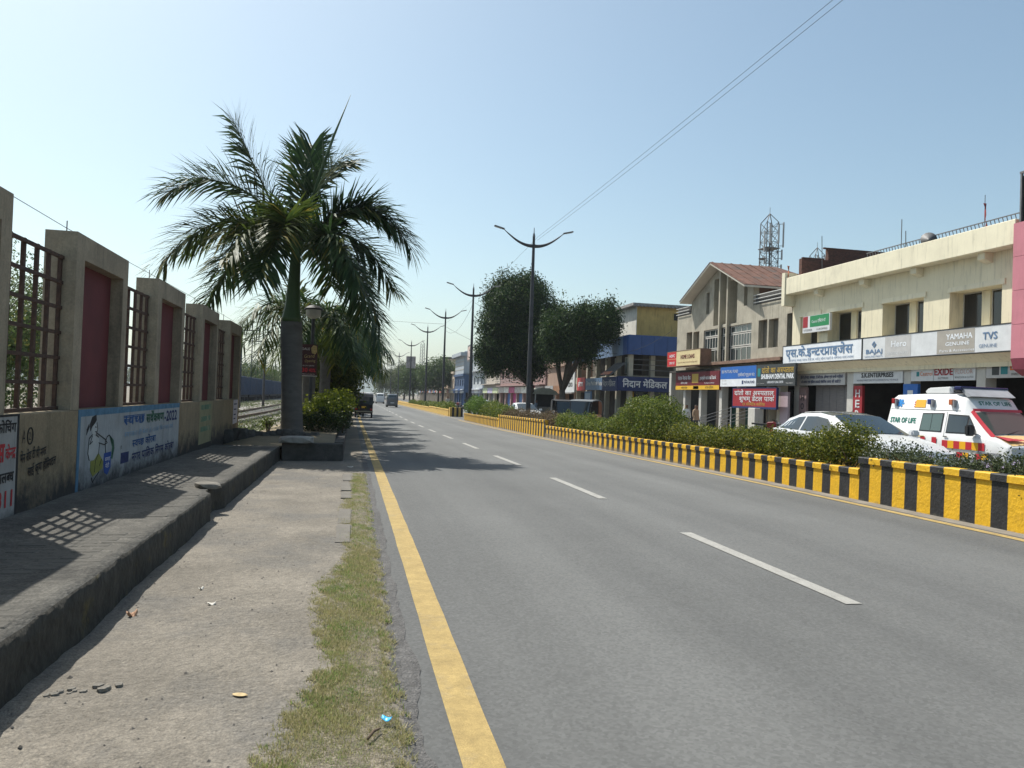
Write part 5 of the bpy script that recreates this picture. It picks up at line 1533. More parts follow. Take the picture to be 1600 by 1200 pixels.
sign('navy medical shop sign with white Hindi lettering facing the camera', '-y', (19.75, 55.55, 2.25), 4.5, 1.1, S_navy, [('निदान मेडिकल', .35, .28, .52, 3.6, S_ow, .03)])
sign('navy sign round the corner of the medical shop with grey Hindi lettering', '-x', (19.7, 59.3, 2.22), 3.6, 1.1, S_navy, [('निदान मेडिकल', .25, .35, .42, 3.0, S_grey, .02)])
sign('pale blue strip sign with white lettering along the corner building', '-x', (19.9, 64.4, 2.3), 5.0, 1.0, S_lb, [('Shree Medicals', .3, .4, .36, 3.0, S_ow, .02), ('Boutique', 3.5, .38, .34, 1.3, S_ow, .02)])
sign('square red sign with white lettering on the corner building', '-x', (19.9, 66.9, 2.25), 2.3, 1.15, S_red, [('होटल', .35, .38, .4, 1.4, S_white, .03)])
sign('white sign with dark lettering half hidden behind the tree', '-x', (19.9, 71.0, 2.1), 3.2, 1.9, S_ow, [('PHOTO', .4, 1.15, .4, 2.2, S_black, .03), ('STUDIO', .4, .5, .4, 2.2, S_black, .03)])
aw = thing('awning', (20, 57, 4), 'sloping dark awning with an orange edge at the corner of the medical shop', 'awning')
MB().add([(20.5, 55.9, 4.45), (20.5, 58.6, 4.45), (19.3, 58.8, 3.45), (19.3, 56.0, 3.45), (20.5, 55.9, 4.40), (20.5, 58.6, 4.40), (19.3, 58.8, 3.40), (19.3, 56.0, 3.40)], [(0, 1, 2, 3), (4, 7, 6, 5), (0, 3, 7, 4), (1, 5, 6, 2), (2, 6, 7, 3)]).build('canopy', mat('dark_awning', (.10, .095, .09), .8, .2, 3), aw)
MB().add([(19.31, 58.6, 3.47), (19.31, 56.4, 3.47), (19.62, 56.4, 3.73), (19.62, 58.6, 3.73)], [(0, 1, 2, 3)]).build('edge_strip', S_orange, aw); aw.children[1].location = (-.01, 0, .012)
sg = thing('sign_board', (19.2, 60.2, 0), 'tall pale standing board before the corner shop', 'sign'); MB().box(18.9, 19.0, 59.6, 61.3, -.35, 2.15).build('board', S_lb, sg); MB().box(18.885, 18.9, 59.75, 61.1, .4, .9).build('panel', S_dred, sg); MB().box(18.885, 18.9, 59.75, 61.1, .95, 2.0).build('panel', solid('pale_panel', (.4, .45, .52)), sg)

# ---------------------------------------------------------------- farther shops
def shop_row(label, y0, y1, h, wallc, floors, fascia, ops_c, x=XB, name='shop_building', back=8, par=None, openc=None, seed=0, balcony=False):
    rr = random.Random(seed); z0 = g(y0) - .1
    t = thing(name, (x, (y0 + y1) / 2, z0), label, 'building')
    mw = mat('wall_%d' % int(y0 * 10), wallc, .9, .12, 1, streak=.6)
    fh = (h - z0) / floors
    n = max(1, int((y1 - y0) / 3.4)); bw = (y1 - y0) / n
    o = [(y0 + bw * k + .3, y0 + bw * (k + 1) - .3, z0, z0 + 2.5) for k in range(n)]
    for f in range(1, floors):
        o += [(y0 + bw * k + bw * .28, y0 + bw * (k + 1) - bw * .28, z0 + fh * f + .9, z0 + fh * f + 2.1) for k in range(n)]
    facade('front_wall', x, .4, y0, y1, z0, h, o, mw, t)
    MB().box(x + .41, x + back, y0, y1, z0 + 2.7, h - .05).build('block', mw, t)
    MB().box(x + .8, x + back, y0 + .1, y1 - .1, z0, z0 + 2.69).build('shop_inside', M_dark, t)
    for k in range(n):
        c = ops_c[(k + seed) % len(ops_c)]
        if c: MB().box(x + .3, x + .34, y0 + bw * k + .3, y0 + bw * (k + 1) - .3, z0, z0 + 2.5).build('shutter', mat('shutter_%02d%02d%02d' % tuple(int(v * 99) for v in c), c, .6, .15, 2, stretch=(1, 1, 10)), t)
    for f in range(1, floors):
        for k in range(n): window(t, x + .3, y0 + bw * k + bw * .28, y0 + bw * (k + 1) - bw * .28, z0 + fh * f + .9, z0 + fh * f + 2.1, M_white, M_glass2, .08, 2)
        MB().box(x - .7, x - .002, y0, y1, z0 + fh * f - .12, z0 + fh * f).build('slab', mw, t)
        if balcony:
            for z in (.35, .6, .85): MB().bar((x - .65, y0, z0 + fh * f + z), (x - .65, y1, z0 + fh * f + z), .05).build('balcony_rail', M_steel, t)
    MB().box(x - .25, x - .003, y0, y1, h - .35, h + .1).build('cornice', mw, t)
    for k in range(n):
        c = fascia[(k + seed) % len(fascia)]
        if c: MB().box(x - .3, x - .01, y0 + bw * k + .1, y0 + bw * (k + 1) - .1, z0 + 2.55, z0 + 3.35).build('fascia', mat('fascia_%02d%02d%02d' % tuple(int(v * 99) for v in c), c, .6, .35, 3), t)
    return t


shop_row('low building with brown shop fronts behind the pair of big trees', 73, 84, 5.2, (.30, .20, .15), 1, [(.25, .12, .06), (.3, .3, .3)], [(.25, .10, .05), None], seed=1)
shop_row('pink two storey shop building with magenta and blue shutters', 85, 112, 6.6, (.32, .21, .195), 2, [(.45, .40, .38), (.40, .06, .16), (.62, .60, .55)], [(.38, .02, .16), (.03, .10, .30), None, (.05, .14, .32)], seed=0, balcony=True)
shop_row('narrow brown and white building left of the pink shops', 112.5, 126, 7.4, (.42, .37, .32), 2, [(.5, .55, .35), (.45, .40, .55)], [None, (.12, .12, .13)], seed=2)
shop_row('tall grey building with hoarding frame near the second lamp', 127, 139, 9.0, (.40, .42, .44), 3, [(.62, .64, .64), (.35, .36, .45)], [(.05, .12, .3), None], seed=3)
shop_row('blue fronted shop with a grey tower storey', 150, 164, 5.6, (.05, .09, .17), 2, [(.5, .52, .55), (.06, .12, .28)], [(.02, .09, .30), (.06, .07, .09)], seed=0)
tw = thing('tower_block', (XB, 156, 6.8), 'grey water tank tower above the blue fronted shop', 'building')
MB().box(XB - .1, XB + 7, 150.5, 163, 5.72, 9.2).build('shaft', mat('grey_tower_wall', (.36, .39, .42), .9, .1, 1, streak=.5), tw)
MB().box(XB - .9, XB + 7.6, 149.6, 163.5, 9.2, 9.9).build('cap', mat('grey_tower_wall', (.36, .39, .42)), tw)
for k in range(3): MB().lathe([(.6, 0), (.6, .25), (.2, .4)], (XB + .6 + 2.4 * k, 151 , 9.9), 12).build('tank', mat('grey_tower_wall', (.36, .39, .42)), tw)
for z in (6.5, 7.3, 8.1, 8.8): MB().box(XB - .14, XB - .102, 150.5, 163, z, z + .1).build('string_course', M_conc, tw)
shop_row('tan and cream shops with dark awnings beyond the blue shop', 165, 186, 6.4, (.55, .44, .34), 2, [(.28, .12, .10), (.62, .55, .4), (.3, .3, .3)], [None, (.2, .12, .1)], seed=1)
shop_row('distant low shops behind the roadside trees', 188, 250, 7.4, (.48, .42, .36), 2, [(.55, .5, .45), (.5, .15, .12), (.2, .3, .5)], [None, (.15, .15, .2)], seed=4, back=14)
hd = thing('hoarding', (20, 128, 7), 'framed advert hoarding on the tall grey building', 'hoarding')
MB().box(19.2, 19.4, 127.2, 131, 7.2, 10.0).build('frame', M_steel, hd); MB().box(19.15, 19.19, 127.5, 130.7, 7.5, 9.7).build('advert', mat('advert_print', (.55, .42, .38), .6, .5, 1.2, col2=(.2, .08, .06), mixs=.5), hd)
kk = thing('kiosk', (16.5, 66.5, g(66)), 'small roadside kiosk with a pale domed roof under the big tree', 'kiosk')
MB().box(15.9, 17.4, 66, 67.6, g(66), .7).build('counter', mat('kiosk_wall', (.24, .22, .19), .8, .4, 3), kk)
for x in (15.8, 17.5):
    for y in (65.8, 67.8): MB().tube([(x, y, g(66)), (x, y, 1.9)], .05, 6).build('post', M_rail, kk)
MB().prism([(15.5, 1.8), (15.7, 2.1), (16.2, 2.35), (17.0, 2.35), (17.6, 2.1), (17.8, 1.8)], 'y', 65.5, 68.0).build('roof', mat('pale_kiosk_roof', (.36, .345, .27), .8, .2, 2), kk)
MB().box(15.95, 17.35, 66.2, 67.4, .7, 1.8).build('inside', M_dark, kk)
# ================================================================ vehicles (built nose towards -y, origin on the ground)
M_tyre = mat('tyre_rubber', (.022, .022, .022), .85, .2, 8)
M_rim = mat('wheel_rim', (.32, .32, .33), .35, .1, 5, metal=.7)
M_trim = mat('black_trim', (.02, .02, .022), .5, .1, 5)
M_lens = glass('headlamp_lens', (.45, .47, .50), .12, .8)
M_tail = mat('tail_lamp_red', (.30, .012, .012), .3, .1, 5)
M_vwhite = paint('vehicle_white', (.70, .70, .695))
M_seat = mat('vehicle_interior', (.03, .03, .032), .9)
M_cglass = glass('car_glass', (.02, .03, .035), .04, .9)


def lerp_st(st, y):
    for a, b in zip(st[:-1], st[1:]):
        if a[0] <= y <= b[0]:
            u = (y - a[0]) / (b[0] - a[0] + 1e-9)
            return tuple(p + (q - p) * u for p, q in zip(a, b))
    return st[0] if y < st[0][0] else st[-1]


def loft(st, sub=4):
    """stations (y, zbottom, zbelt, ztop, half width at belt, half width at roof) -> smooth body shell"""
    S = []
    for a, b in zip(st[:-1], st[1:]):
        for k in range(sub):
            u = k / sub; S.append(tuple(p + (q - p) * u for p, q in zip(a, b)))
    S.append(st[-1])
    mb = MB(); rings = []
    for (y, zb, zl, zt, w, wt) in S:
        h = zl - zb
        half = [(w * .90, zb), (w * .985, zb + h * .18), (w * 1.0, zb + h * .55), (w * .99, zl - .05), (w * .965, zl), (wt + (w - wt) * .03, zt - min(.07, (zt - zl) * .5)), (wt * .93, zt - .012), (wt * .5, zt + .012), (0, zt + .018)]
        ring = [(x, y, z) for x, z in half] + [(-x, y, z) for x, z in half[-2::-1]]
        rings.append(ring)
    n = len(rings[0]); b = 0
    for r in rings: mb.v += r
    for i in range(len(rings) - 1):
        for k in range(n - 1):
            mb.f.append((i * n + k, i * n + k + 1, (i + 1) * n + k + 1, (i + 1) * n + k)); mb.m.append(0)
        mb.f.append((i * n + n - 1, i * n, (i + 1) * n, (i + 1) * n + n - 1)); mb.m.append(0)
    mb.f.append(tuple(range(n))); mb.m.append(0); e = (len(rings) - 1) * n
    mb.f.append(tuple(range(e, e + n))[::-1]); mb.m.append(0)
    return mb


def side_pane(st, pts, s, off=.008):
    """pts (y, v) with v 0 at the belt and 1 at the roof edge, on side s"""
    if len(pts) == 3: pts = list(pts) + [pts[2]]
    def pos(y, v, o):
        q = lerp_st(st, y); zl, zt, w, wt = q[2], q[3], q[4], q[5]
        z0, z1 = zl, zt - min(.07, (zt - zl) * .5); x0, x1 = w * .965, wt + (w - wt) * .03
        return (s * (x0 + (x1 - x0) * v + o), y, z0 + (z1 - z0) * v)
    A, B, C, D = pts; n = 14; m = 4; V = []
    for j in range(m + 1):
        for i in range(n + 1):
            u, t_ = i / n, j / m
            y = (A[0] * (1 - u) + B[0] * u) * (1 - t_) + (D[0] * (1 - u) + C[0] * u) * t_
            v = (A[1] * (1 - u) + B[1] * u) * (1 - t_) + (D[1] * (1 - u) + C[1] * u) * t_
            V.append(pos(y, v, off))
    return MB().add(V, [(j * (n + 1) + i, j * (n + 1) + i + 1, (j + 1) * (n + 1) + i + 1, (j + 1) * (n + 1) + i) for j in range(m) for i in range(n)])


def front_pane(st, ya, yb, fa=.86, fb=.84, off=.012, nx=6, dirn=-1):
    """glass across the car between stations ya and yb"""
    P = []
    for y, f in ((ya, fa), (yb, fb)):
        q = lerp_st(st, y)
        for i in range(nx + 1):
            u = -1 + 2 * i / nx; x = u * f * q[5]
            z = q[3] + .018 - .03 * abs(u) ** 2.2
            P.append((x, y + dirn * off * .6, z + off))
    m = nx + 1
    return MB().add(P, [(i, i + 1, m + i + 1, m + i) for i in range(nx)])


def wheel(t, x, y, r=.31, w=.19):
    s = 1 if x > 0 else -1
    mb = MB(); n = 20
    prof = [(r * .62, -w / 2), (r * .93, -w / 2), (r, -w / 2 + .03), (r, w / 2 - .03), (r * .93, w / 2), (r * .62, w / 2)]
    for k in range(n):
        a = 2 * math.pi * k / n
        for (rr_, xx) in prof: mb.v.append((x + xx, y + rr_ * math.cos(a), r + rr_ * math.sin(a)))
    for k in range(n):
        for j in range(6):
            a, b = k * 6 + j, k * 6 + (j + 1) % 6; c, d = ((k + 1) % n) * 6 + (j + 1) % 6, ((k + 1) % n) * 6 + j
            mb.f.append((a, b, c, d)); mb.m.append(0)
    wh = mb.build('tyre', M_tyre, t, smooth=40)
    rm = MB(); rm.disc((x + s * w * .28, y, r), r * .63, 'x', 20, 0, .05)
    for k in range(5):
        a = 2 * math.pi * k / 5 + .3
        rm.bar((x + s * w * .45, y, r), (x + s * w * .45, y + r * .58 * math.cos(a), r + r * .58 * math.sin(a)), .05, .03, up=(1, 0, 0))
    rm.build('rim', M_rim, wh)


HATCH = [(-2.02, .36, .58, .60, .60, .50), (-1.95, .26, .70, .72, .76, .64), (-1.62, .22, .84, .87, .84, .72), (-1.05, .20, .955, .99, .86, .72), (-.92, .20, .97, 1.01, .86, .70),
         (-.10, .20, .98, 1.41, .865, .60), (.35, .20, .99, 1.475, .865, .61), (1.05, .20, 1.0, 1.44, .865, .60), (1.62, .22, 1.01, 1.28, .85, .56), (1.92, .26, 1.0, 1.04, .80, .60), (2.02, .36, .92, .94, .70, .55)]


def car(name, label, body, st=HATCH, cat='car', group=None, wheels=(-1.28, 1.22), wr=.31, plate=True):
    t = thing(name, (0, 0, 0), label, cat, group)
    loft(st).build('body', body, t, smooth=50)
    yc = [s_ for s_ in st if s_[3] - s_[2] > .2]
    y0, y1 = yc[0][0], yc[-1][0]; ya = [s_ for s_ in st if s_[0] < y0][-1][0]; yb = [s_ for s_ in st if s_[0] > y1][0][0]
    front_pane(st, ya + .03, y0 - .01, .95, .93).build('windshield', M_cglass, t, smooth=True)
    front_pane(st, yb - .04, y1 + .02, .85, .9, dirn=1).build('rear_window', M_cglass, t, smooth=True)
    ym = (y0 + y1) / 2
    for s in (-1, 1):
        side_pane(st, [(ya + .22, .05), (ym - .03, .05), (ym - .03, .92), (y0 + .10, .90)], s).build('side_window', M_cglass, t)
        side_pane(st, [(ym + .03, .05), (y1 - .05, .10), (y1 - .12, .80), (ym + .03, .92)], s).build('side_window', M_cglass, t)
        side_pane(st, [(y1 - .01, .12), (y1 + .2, .35), (y1 - .06, .75)], s).build('quarter_window', M_cglass, t)
        q = lerp_st(st, ya + .25)
        MB().box(s * q[4] + (0 if s > 0 else -.2), s * q[4] + (.2 if s > 0 else 0), ya + .2, ya + .34, q[2] + .02, q[2] + .16).build('mirror', body, t, bevel=.03, seg=2)
        f = lerp_st(st, st[1][0] + .05)
        MB().prism([(s * f[4] * .55, f[2] - .14), (s * f[4] * .99, f[2] - .10), (s * f[4] * .98, f[2] + .0), (s * f[4] * .62, f[2] - .04)], 'y', st[1][0] - .03, st[1][0] + .22).build('headlight', M_lens, t)
        r = lerp_st(st, st[-2][0] - .05)
        MB().box(min(s * r[4] * .72, s * r[4] * 1.0), max(s * r[4] * .72, s * r[4] * 1.0), st[-2][0] - .08, st[-2][0] + .06, r[2] - .28, r[2] - .04).build('tail_light', M_tail, t)
        for y in wheels: wheel(t, s * (st[4][4] - .10), y, wr)
        for k in (0, 1): MB().box(min(s * .865, s * .875), max(s * .865, s * .875), ym + .02 + .9 * k - .65, ym + .14 + .9 * k - .65, .86, .89).build('door_handle', body, t)
    MB().box(-.5, .5, st[0][0] - .03, st[0][0] + .02, .34, .46).build('grille', M_trim, t)
    MB().box(-.62, .62, st[1][0] - .02, st[-2][0] + .02, .17, .24).build('underbody', M_trim, t)
    MB().box(-.25, .25, st[-1][0] - .01, st[-1][0] + .035, .55, .66).build('number_plate', S_ow, t)
    MB().box(-.25, .25, st[0][0] - .06, st[0][0] - .03, .46, .57).build('number_plate', S_ow, t)
    return t


wc = car('car', 'white hatchback with black roof passing behind the clipped hedge', paint('pearl_white_paint', (.60, .61, .62)))
# black roof skin
MB().add([(x * .98, y, z) for y in (-.08, .35, 1.05, 1.5) for x, z in [(s * lerp_st(HATCH, y)[5] * k, lerp_st(HATCH, y)[3] + .024 - .035 * abs(k) ** 3) for s, k in ((-1, .97), (-1, .5), (1, 0), (1, .5), (1, .97))]],
         [(j * 5 + i, j * 5 + i + 1, (j + 1) * 5 + i + 1, (j + 1) * 5 + i) for j in range(3) for i in range(4)]).build('roof_skin', paint('black_roof_paint', (.03, .032, .035), .2), wc, smooth=True)
MB().tube([(.0, .1, 1.49), (.05, -.1, 1.68)], .004, 4).build('aerial', M_trim, wc)
place(wc, (11.3, 15.7, g(15)), 0, 1.0); wc.scale = (1.04, 1.1, .975)


# ---- ambulance
VAN = [(-2.25, .34, .62, .64, .80, .66), (-2.15, .28, .80, .83, .90, .76), (-1.75, .26, .95, 1.0, .93, .76), (-1.52, .26, 1.0, 1.06, .935, .74), (-.86, .26, 1.02, 1.66, .94, .72), (-.62, .26, 1.02, 1.99, .94, .71), (-.3, .26, 1.02, 2.10, .94, .72),
       (1.0, .26, 1.02, 2.10, .94, .72), (1.95, .26, 1.02, 2.07, .94, .71), (2.14, .28, 1.02, 1.97, .93, .70), (2.22, .34, 1.0, 1.86, .90, .66)]
am = thing('ambulance', (0, 0, 0), 'white ambulance van with roof light bar and red and yellow side markings', 'ambulance')
loft(VAN).build('body', M_vwhite, am, smooth=45)
M_amred = paint('ambulance_red', (.50, .03, .045)); M_amyel = paint('ambulance_yellow', (.80, .42, .02)); M_amg = paint('ambulance_green', (.02, .17, .12)); M_ambeige = paint('ambulance_beige', (.70, .50, .22)); M_amb = paint('ambulance_blue', (.03, .25, .65))
ws = front_pane(VAN, -1.50, -.90, .98, .95, nx=8).build('windshield', glass('ambulance_windshield', (.06, .075, .07), .05, .8), am, smooth=True)
for k in (-.3, .35): MB().bar((k, -1.52, 1.10), (k + .42, -1.40, 1.19), .02).build('wiper', M_trim, ws)
for s in (-1, 1):     # red windscreen surround
    P = []
    for y in (-1.56, -1.2, -.84):
        q = lerp_st(VAN, y); P += [(s * q[5] * .955, y - .012, q[3] + .005), (s * q[5] * 1.06, y - .002, q[3] - .06)]
    MB().add(P, [(0, 1, 3, 2), (2, 3, 5, 4)]).build('windshield_edge', M_amred if s < 0 else M_amred, am)
q = lerp_st(VAN, -.86); MB().add([(-.72, -.885, 1.64), (.72, -.885, 1.64), (.72, -.84, 1.71), (-.72, -.84, 1.71)], [(0, 1, 2, 3)]).build('windshield_edge', M_amred, am); am.children[-1].location = (0, -.012, .012)


def van_x(z, y=0.0):
    q = lerp_st(VAN, y); zl, zt, w, wt = q[2], q[3], q[4], q[5]
    if z <= zl - .05: return w * 1.0
    if z < zl: return w * (.99 - .025 * (z - zl + .05) / .05)
    z1 = zt - .07; u = min(1, max(0, (z - zl) / (z1 - zl))); return w * .965 + (wt + (w - wt) * .03 - w * .965) * u


def van_quad(name, pts, m, off=.008, s=-1, parent=None):
    """flat patch on the side; pts (y, z)"""
    pts = list(pts)
    if len(pts) == 3: pts.append(pts[2])
    A, B, C, D = pts; V = []
    big = max(abs(A[0] - B[0]), abs(B[0] - C[0])) > .3
    n, m_ = (12, 5) if big else (2, 2)
    for j in range(m_ + 1):
        for i in range(n + 1):
            u, t_ = i / n, j / m_
            y = (A[0] * (1 - u) + B[0] * u) * (1 - t_) + (D[0] * (1 - u) + C[0] * u) * t_
            z = (A[1] * (1 - u) + B[1] * u) * (1 - t_) + (D[1] * (1 - u) + C[1] * u) * t_
            V.append((s * (van_x(z, y) + off), y, z))
    return MB().add(V, [(j * (n + 1) + i, j * (n + 1) + i + 1, (j + 1) * (n + 1) + i + 1, (j + 1) * (n + 1) + i) for j in range(m_) for i in range(n)]).build(name, m, parent or am)


for s in (-1, 1):
    w1 = van_quad('side_window', [(-.02, 1.06), (.80, 1.06), (.77, 1.56), (-.02, 1.58)], M_trim, .006, s)
    van_quad('pane', [(.02, 1.09), (.385, 1.09), (.385, 1.54), (.02, 1.55)], glass('greenish_van_glass', (.08, .12, .11), .08, .7), .011, s, w1); van_quad('pane', [(.40, 1.09), (.765, 1.09), (.74, 1.53), (.40, 1.54)], glass('greenish_van_glass', (.08, .12, .11), .08, .7), .012, s, w1)
    w2 = van_quad('door_window', [(-1.18, 1.06), (-.17, 1.05), (-.17, 1.56), (-.80, 1.54)], M_trim, .006, s)
    van_quad('pane', [(-1.12, 1.09), (-.85, 1.09), (-.85, 1.45)], M_cglass, .012, s, w2); van_quad('pane', [(-.82, 1.09), (-.20, 1.08), (-.20, 1.53), (-.80, 1.50)], M_cglass, .013, s, w2)
    MB().box(min(s * .93, s * 1.14), max(s * .93, s * 1.14), -1.2, -1.05, 1.02, 1.30).build('mirror', M_trim, am, bevel=.03, seg=2)
    for y in (-.12, -1.30): van_quad('door_gap', [(y - .006, .36), (y + .006, .36), (y + .006, 1.62 if y > -1 else 1.0), (y - .006, 1.62 if y > -1 else 1.0)], M_trim, .007, s)
    van_quad('roof_seam', [(-.55, 1.645), (2.1, 1.645), (2.1, 1.66), (-.55, 1.66)], mat('seam_grey', (.22, .22, .22), .6), .006, s)
    van_quad('door_handle', [(-.28, .945), (-.14, .945), (-.14, .975), (-.28, .975)], M_trim, .02, s)
    van_quad('side_moulding', [(-2.0, .60), (2.0, .60), (2.0, .635), (-2.0, .635)], mat('moulding_grey', (.25, .25, .26), .5), .014, s)
    for (y, c) in ((.52, M_amred), (.10, M_amred)): van_quad('reflective_mark', [(y, .70), (y + .17, .70), (y + .17, .92), (y, .92)], c, .010, s)
    for k in range(7): van_quad('reflective_mark', [(-.30 - .20 * k, .66), (-.10 - .20 * k, .66), (-.10 - .20 * k, .86), (-.30 - .20 * k, .86)], [M_amred, M_amyel][k % 2], .010, s)
    for k in range(7): van_quad('reflective_mark', [(-.40 - .20 * k, .44), (-.22 - .20 * k, .44), (-.22 - .20 * k, .58), (-.40 - .20 * k, .58)], [M_amyel, M_vwhite, M_amred][k % 3], .010, s)
    van_quad('yellow_line', [(.55, .90), (1.95, .90), (1.95, .935), (.55, .935)], M_ambeige, .010, s)
    van_quad('amber_panel', [(1.12, 1.71), (.72, 1.71), (.72, 1.93), (1.10, 1.93)], M_amyel, .010, s)
    for k in range(3): van_quad('amber_tooth', [(1.17, 1.73 + .06 * k), (1.1, 1.70 + .065 * k), (1.1, 1.77 + .065 * k)], M_amred, .009, s)
    cy, cz = 1.72, 1.83                        # blue six-armed medical star
    for k in range(3):
        a = math.pi / 3 * k + .1
        van_quad('medical_star', [(cy + .14 * math.cos(a) - .035 * math.sin(a), cz + .12 * math.sin(a) + .03 * math.cos(a)), (cy + .14 * math.cos(a) + .035 * math.sin(a), cz + .12 * math.sin(a) - .03 * math.cos(a)), (cy - .14 * math.cos(a) + .035 * math.sin(a), cz - .12 * math.sin(a) - .03 * math.cos(a)), (cy - .14 * math.cos(a) - .035 * math.sin(a), cz - .12 * math.sin(a) + .03 * math.cos(a))], M_amb, .010 + .002 * k, s)
    for (y, c) in ((1.95, M_tail), (.52, mat('blue_lens', (.03, .05, .2), .3)), (-.25, mat('orange_lens', (.5, .14, .06), .3))):
        x = s * van_x(1.88, y)
        lo, hi = min(x - s * .02, x + s * .10), max(x - s * .02, x + s * .10)
        lm = MB().box(lo, hi, y - .07, y + .07, 1.80, 1.95).build('marker_lamp', c, am, bevel=.015); MB().box(lo + .01, hi - .01, y - .12, y - .072, 1.74, 1.93).build('lamp_base', mat('moulding_grey', (.25, .25, .26)), lm)
    for y in (-1.55, 1.25): wheel(am, s * .84, y, .32, .2)
    MB().prism([(s * .52, .62), (s * .88, .62), (s * .88, .80), (s * .56, .80)], 'y', -2.24, -2.0).build('headlight', M_lens, am)
tv = [(-x, y, z) for x, y, z in []]
# text on the leaning side: follow its slope
dz = 1.2; lean = (van_x(1.2, .9) - van_x(1.55, .9)) / .35
up = Vector((lean, 0, 1)).normalized(); axs = Vector((0, -1, 0)); nrm = axs.cross(up)
letter('lettering', 'STAR OF LIFE', M_amg, am, (-van_x(1.26, 1.5) - .004, 2.02, 1.26), (axs, up, nrm), .15, 1.02, bold=.012, off=.006)
letter('lettering', 'STAR OF LIFE', M_amg, am, (-.42, -.735, 1.80), (Vector((1, 0, 0)), Vector((0, .55, .83)).normalized(), Vector((0, -.83, .55)).normalized()), .12, .95, bold=.008, off=.03)
# bonnet: beige panel with red corner and mirrored lettering
P = []
for y in (-2.12, -1.8, -1.54):
    q = lerp_st(VAN, y); P += [(x * q[5], y - .004, q[3] + .024 - .03 * abs(x) ** 2.2) for x in (-.98, -.5, 0, .5, .98)]
MB().add(P, [(j * 5 + i, j * 5 + i + 1, (j + 1) * 5 + i + 1, (j + 1) * 5 + i) for j in range(2) for i in range(4)]).build('bonnet_panel', M_ambeige, am, smooth=True)
MB().add([(-.76, -2.0, .955), (-.74, -1.55, 1.065), (-.25, -2.0, .968)], [(0, 2, 1)]).build('bonnet_corner', M_amred, am); am.children[-1].location = (0, 0, .024)
n_ = Vector((0, -.28, .96)).normalized(); u_ = Vector((0, .96, .28)).normalized()
letter('lettering', 'AMBULANCE', M_amred, am, (.72, -2.06, .935), (Vector((-1, 0, 0)), u_, n_), .16, 1.35, bold=.01, off=.032)
MB().box(-.85, .85, -2.32, -2.18, .36, .60).build('bumper', mat('bumper_grey', (.16, .16, .17), .6), am, bevel=.03)
MB().box(-.5, .5, -2.275, -2.2, .63, .76).build('grille', M_trim, am)
# roof furniture
MB().prism([(-.74, 2.04), (-.60, 2.02), (-.35, 2.22), (-.45, 2.25)], 'x', -.66, .66).build('roof_fairing', mat('fairing_grey', (.36, .37, .39), .5), am)
lb = MB().box(-.72, .72, -.46, -.20, 2.20, 2.30).build('light_bar', mat('light_bar_blue', (.02, .025, .09), .15), am, bevel=.02)
MB().box(-.73, .73, -.42, -.24, 2.16, 2.198).build('bar_base', M_trim, lb)
ac = MB().prism([(.05, 2.10), (.95, 2.10), (.98, 2.18), (.85, 2.27), (.05, 2.30)], 'x', -.6, .6).build('air_conditioner', M_vwhite, am, bevel=.03, seg=2)
MB().box(-.5, .5, .03, .045, 2.14, 2.27).build('air_grille', M_trim, ac)
place(am, (15.95, 17.36, g(17)), 0); am.scale = (1, .98, .97)

# ---- other cars
c2 = car('car', 'small white car coming along the opposite road below the big tree', paint('silver_white_paint', (.66, .67, .68), .3))
place(c2, (11.4, 50.5, g(50)), 0)
c3 = car('car', 'white van roof showing between the hatchback and the ambulance', M_vwhite); place(c3, (18.9, 27.5, g(27)), .05, 1.02)
c4 = copy_tree(c2); tag(c4, 'pale car far off on the opposite road left of the small white car'); place(c4, (13.0, 76, g(76)), 0)
# small vans driving away from the camera
MINI = [(-1.75, .34, .70, .72, .60, .52), (-1.68, .28, .85, .88, .70, .6), (-1.45, .25, .95, 1.0, .74, .62), (-1.0, .25, 1.0, 1.66, .75, .60), (-.5, .25, 1.0, 1.78, .75, .60), (1.4, .25, 1.0, 1.78, .75, .60), (1.66, .26, 1.0, 1.70, .74, .58), (1.75, .34, .98, 1.05, .70, .56)]
v1 = car('minivan', 'dark grey minivan driving away in the middle of the road', paint('dark_grey_paint', (.10, .11, .12), .3), MINI, 'van', wheels=(-1.1, 1.1), wr=.27); place(v1, (5.35, 106, g(106)), math.pi)
v2 = car('minivan', 'white minivan driving away beyond the dark grey one', M_vwhite, MINI, 'van', wheels=(-1.1, 1.1), wr=.27); place(v2, (5.1, 144, g(144)), math.pi, 1.05)
v3 = copy_tree(v2); tag(v3, 'small white car farthest along the road', 'van'); place(v3, (3.9, 190, g(190)), math.pi)
v4 = copy_tree(v2); tag(v4, 'white van parked half hidden behind the black three wheeler', 'van'); place(v4, (.05, 66, g(66)), math.pi)


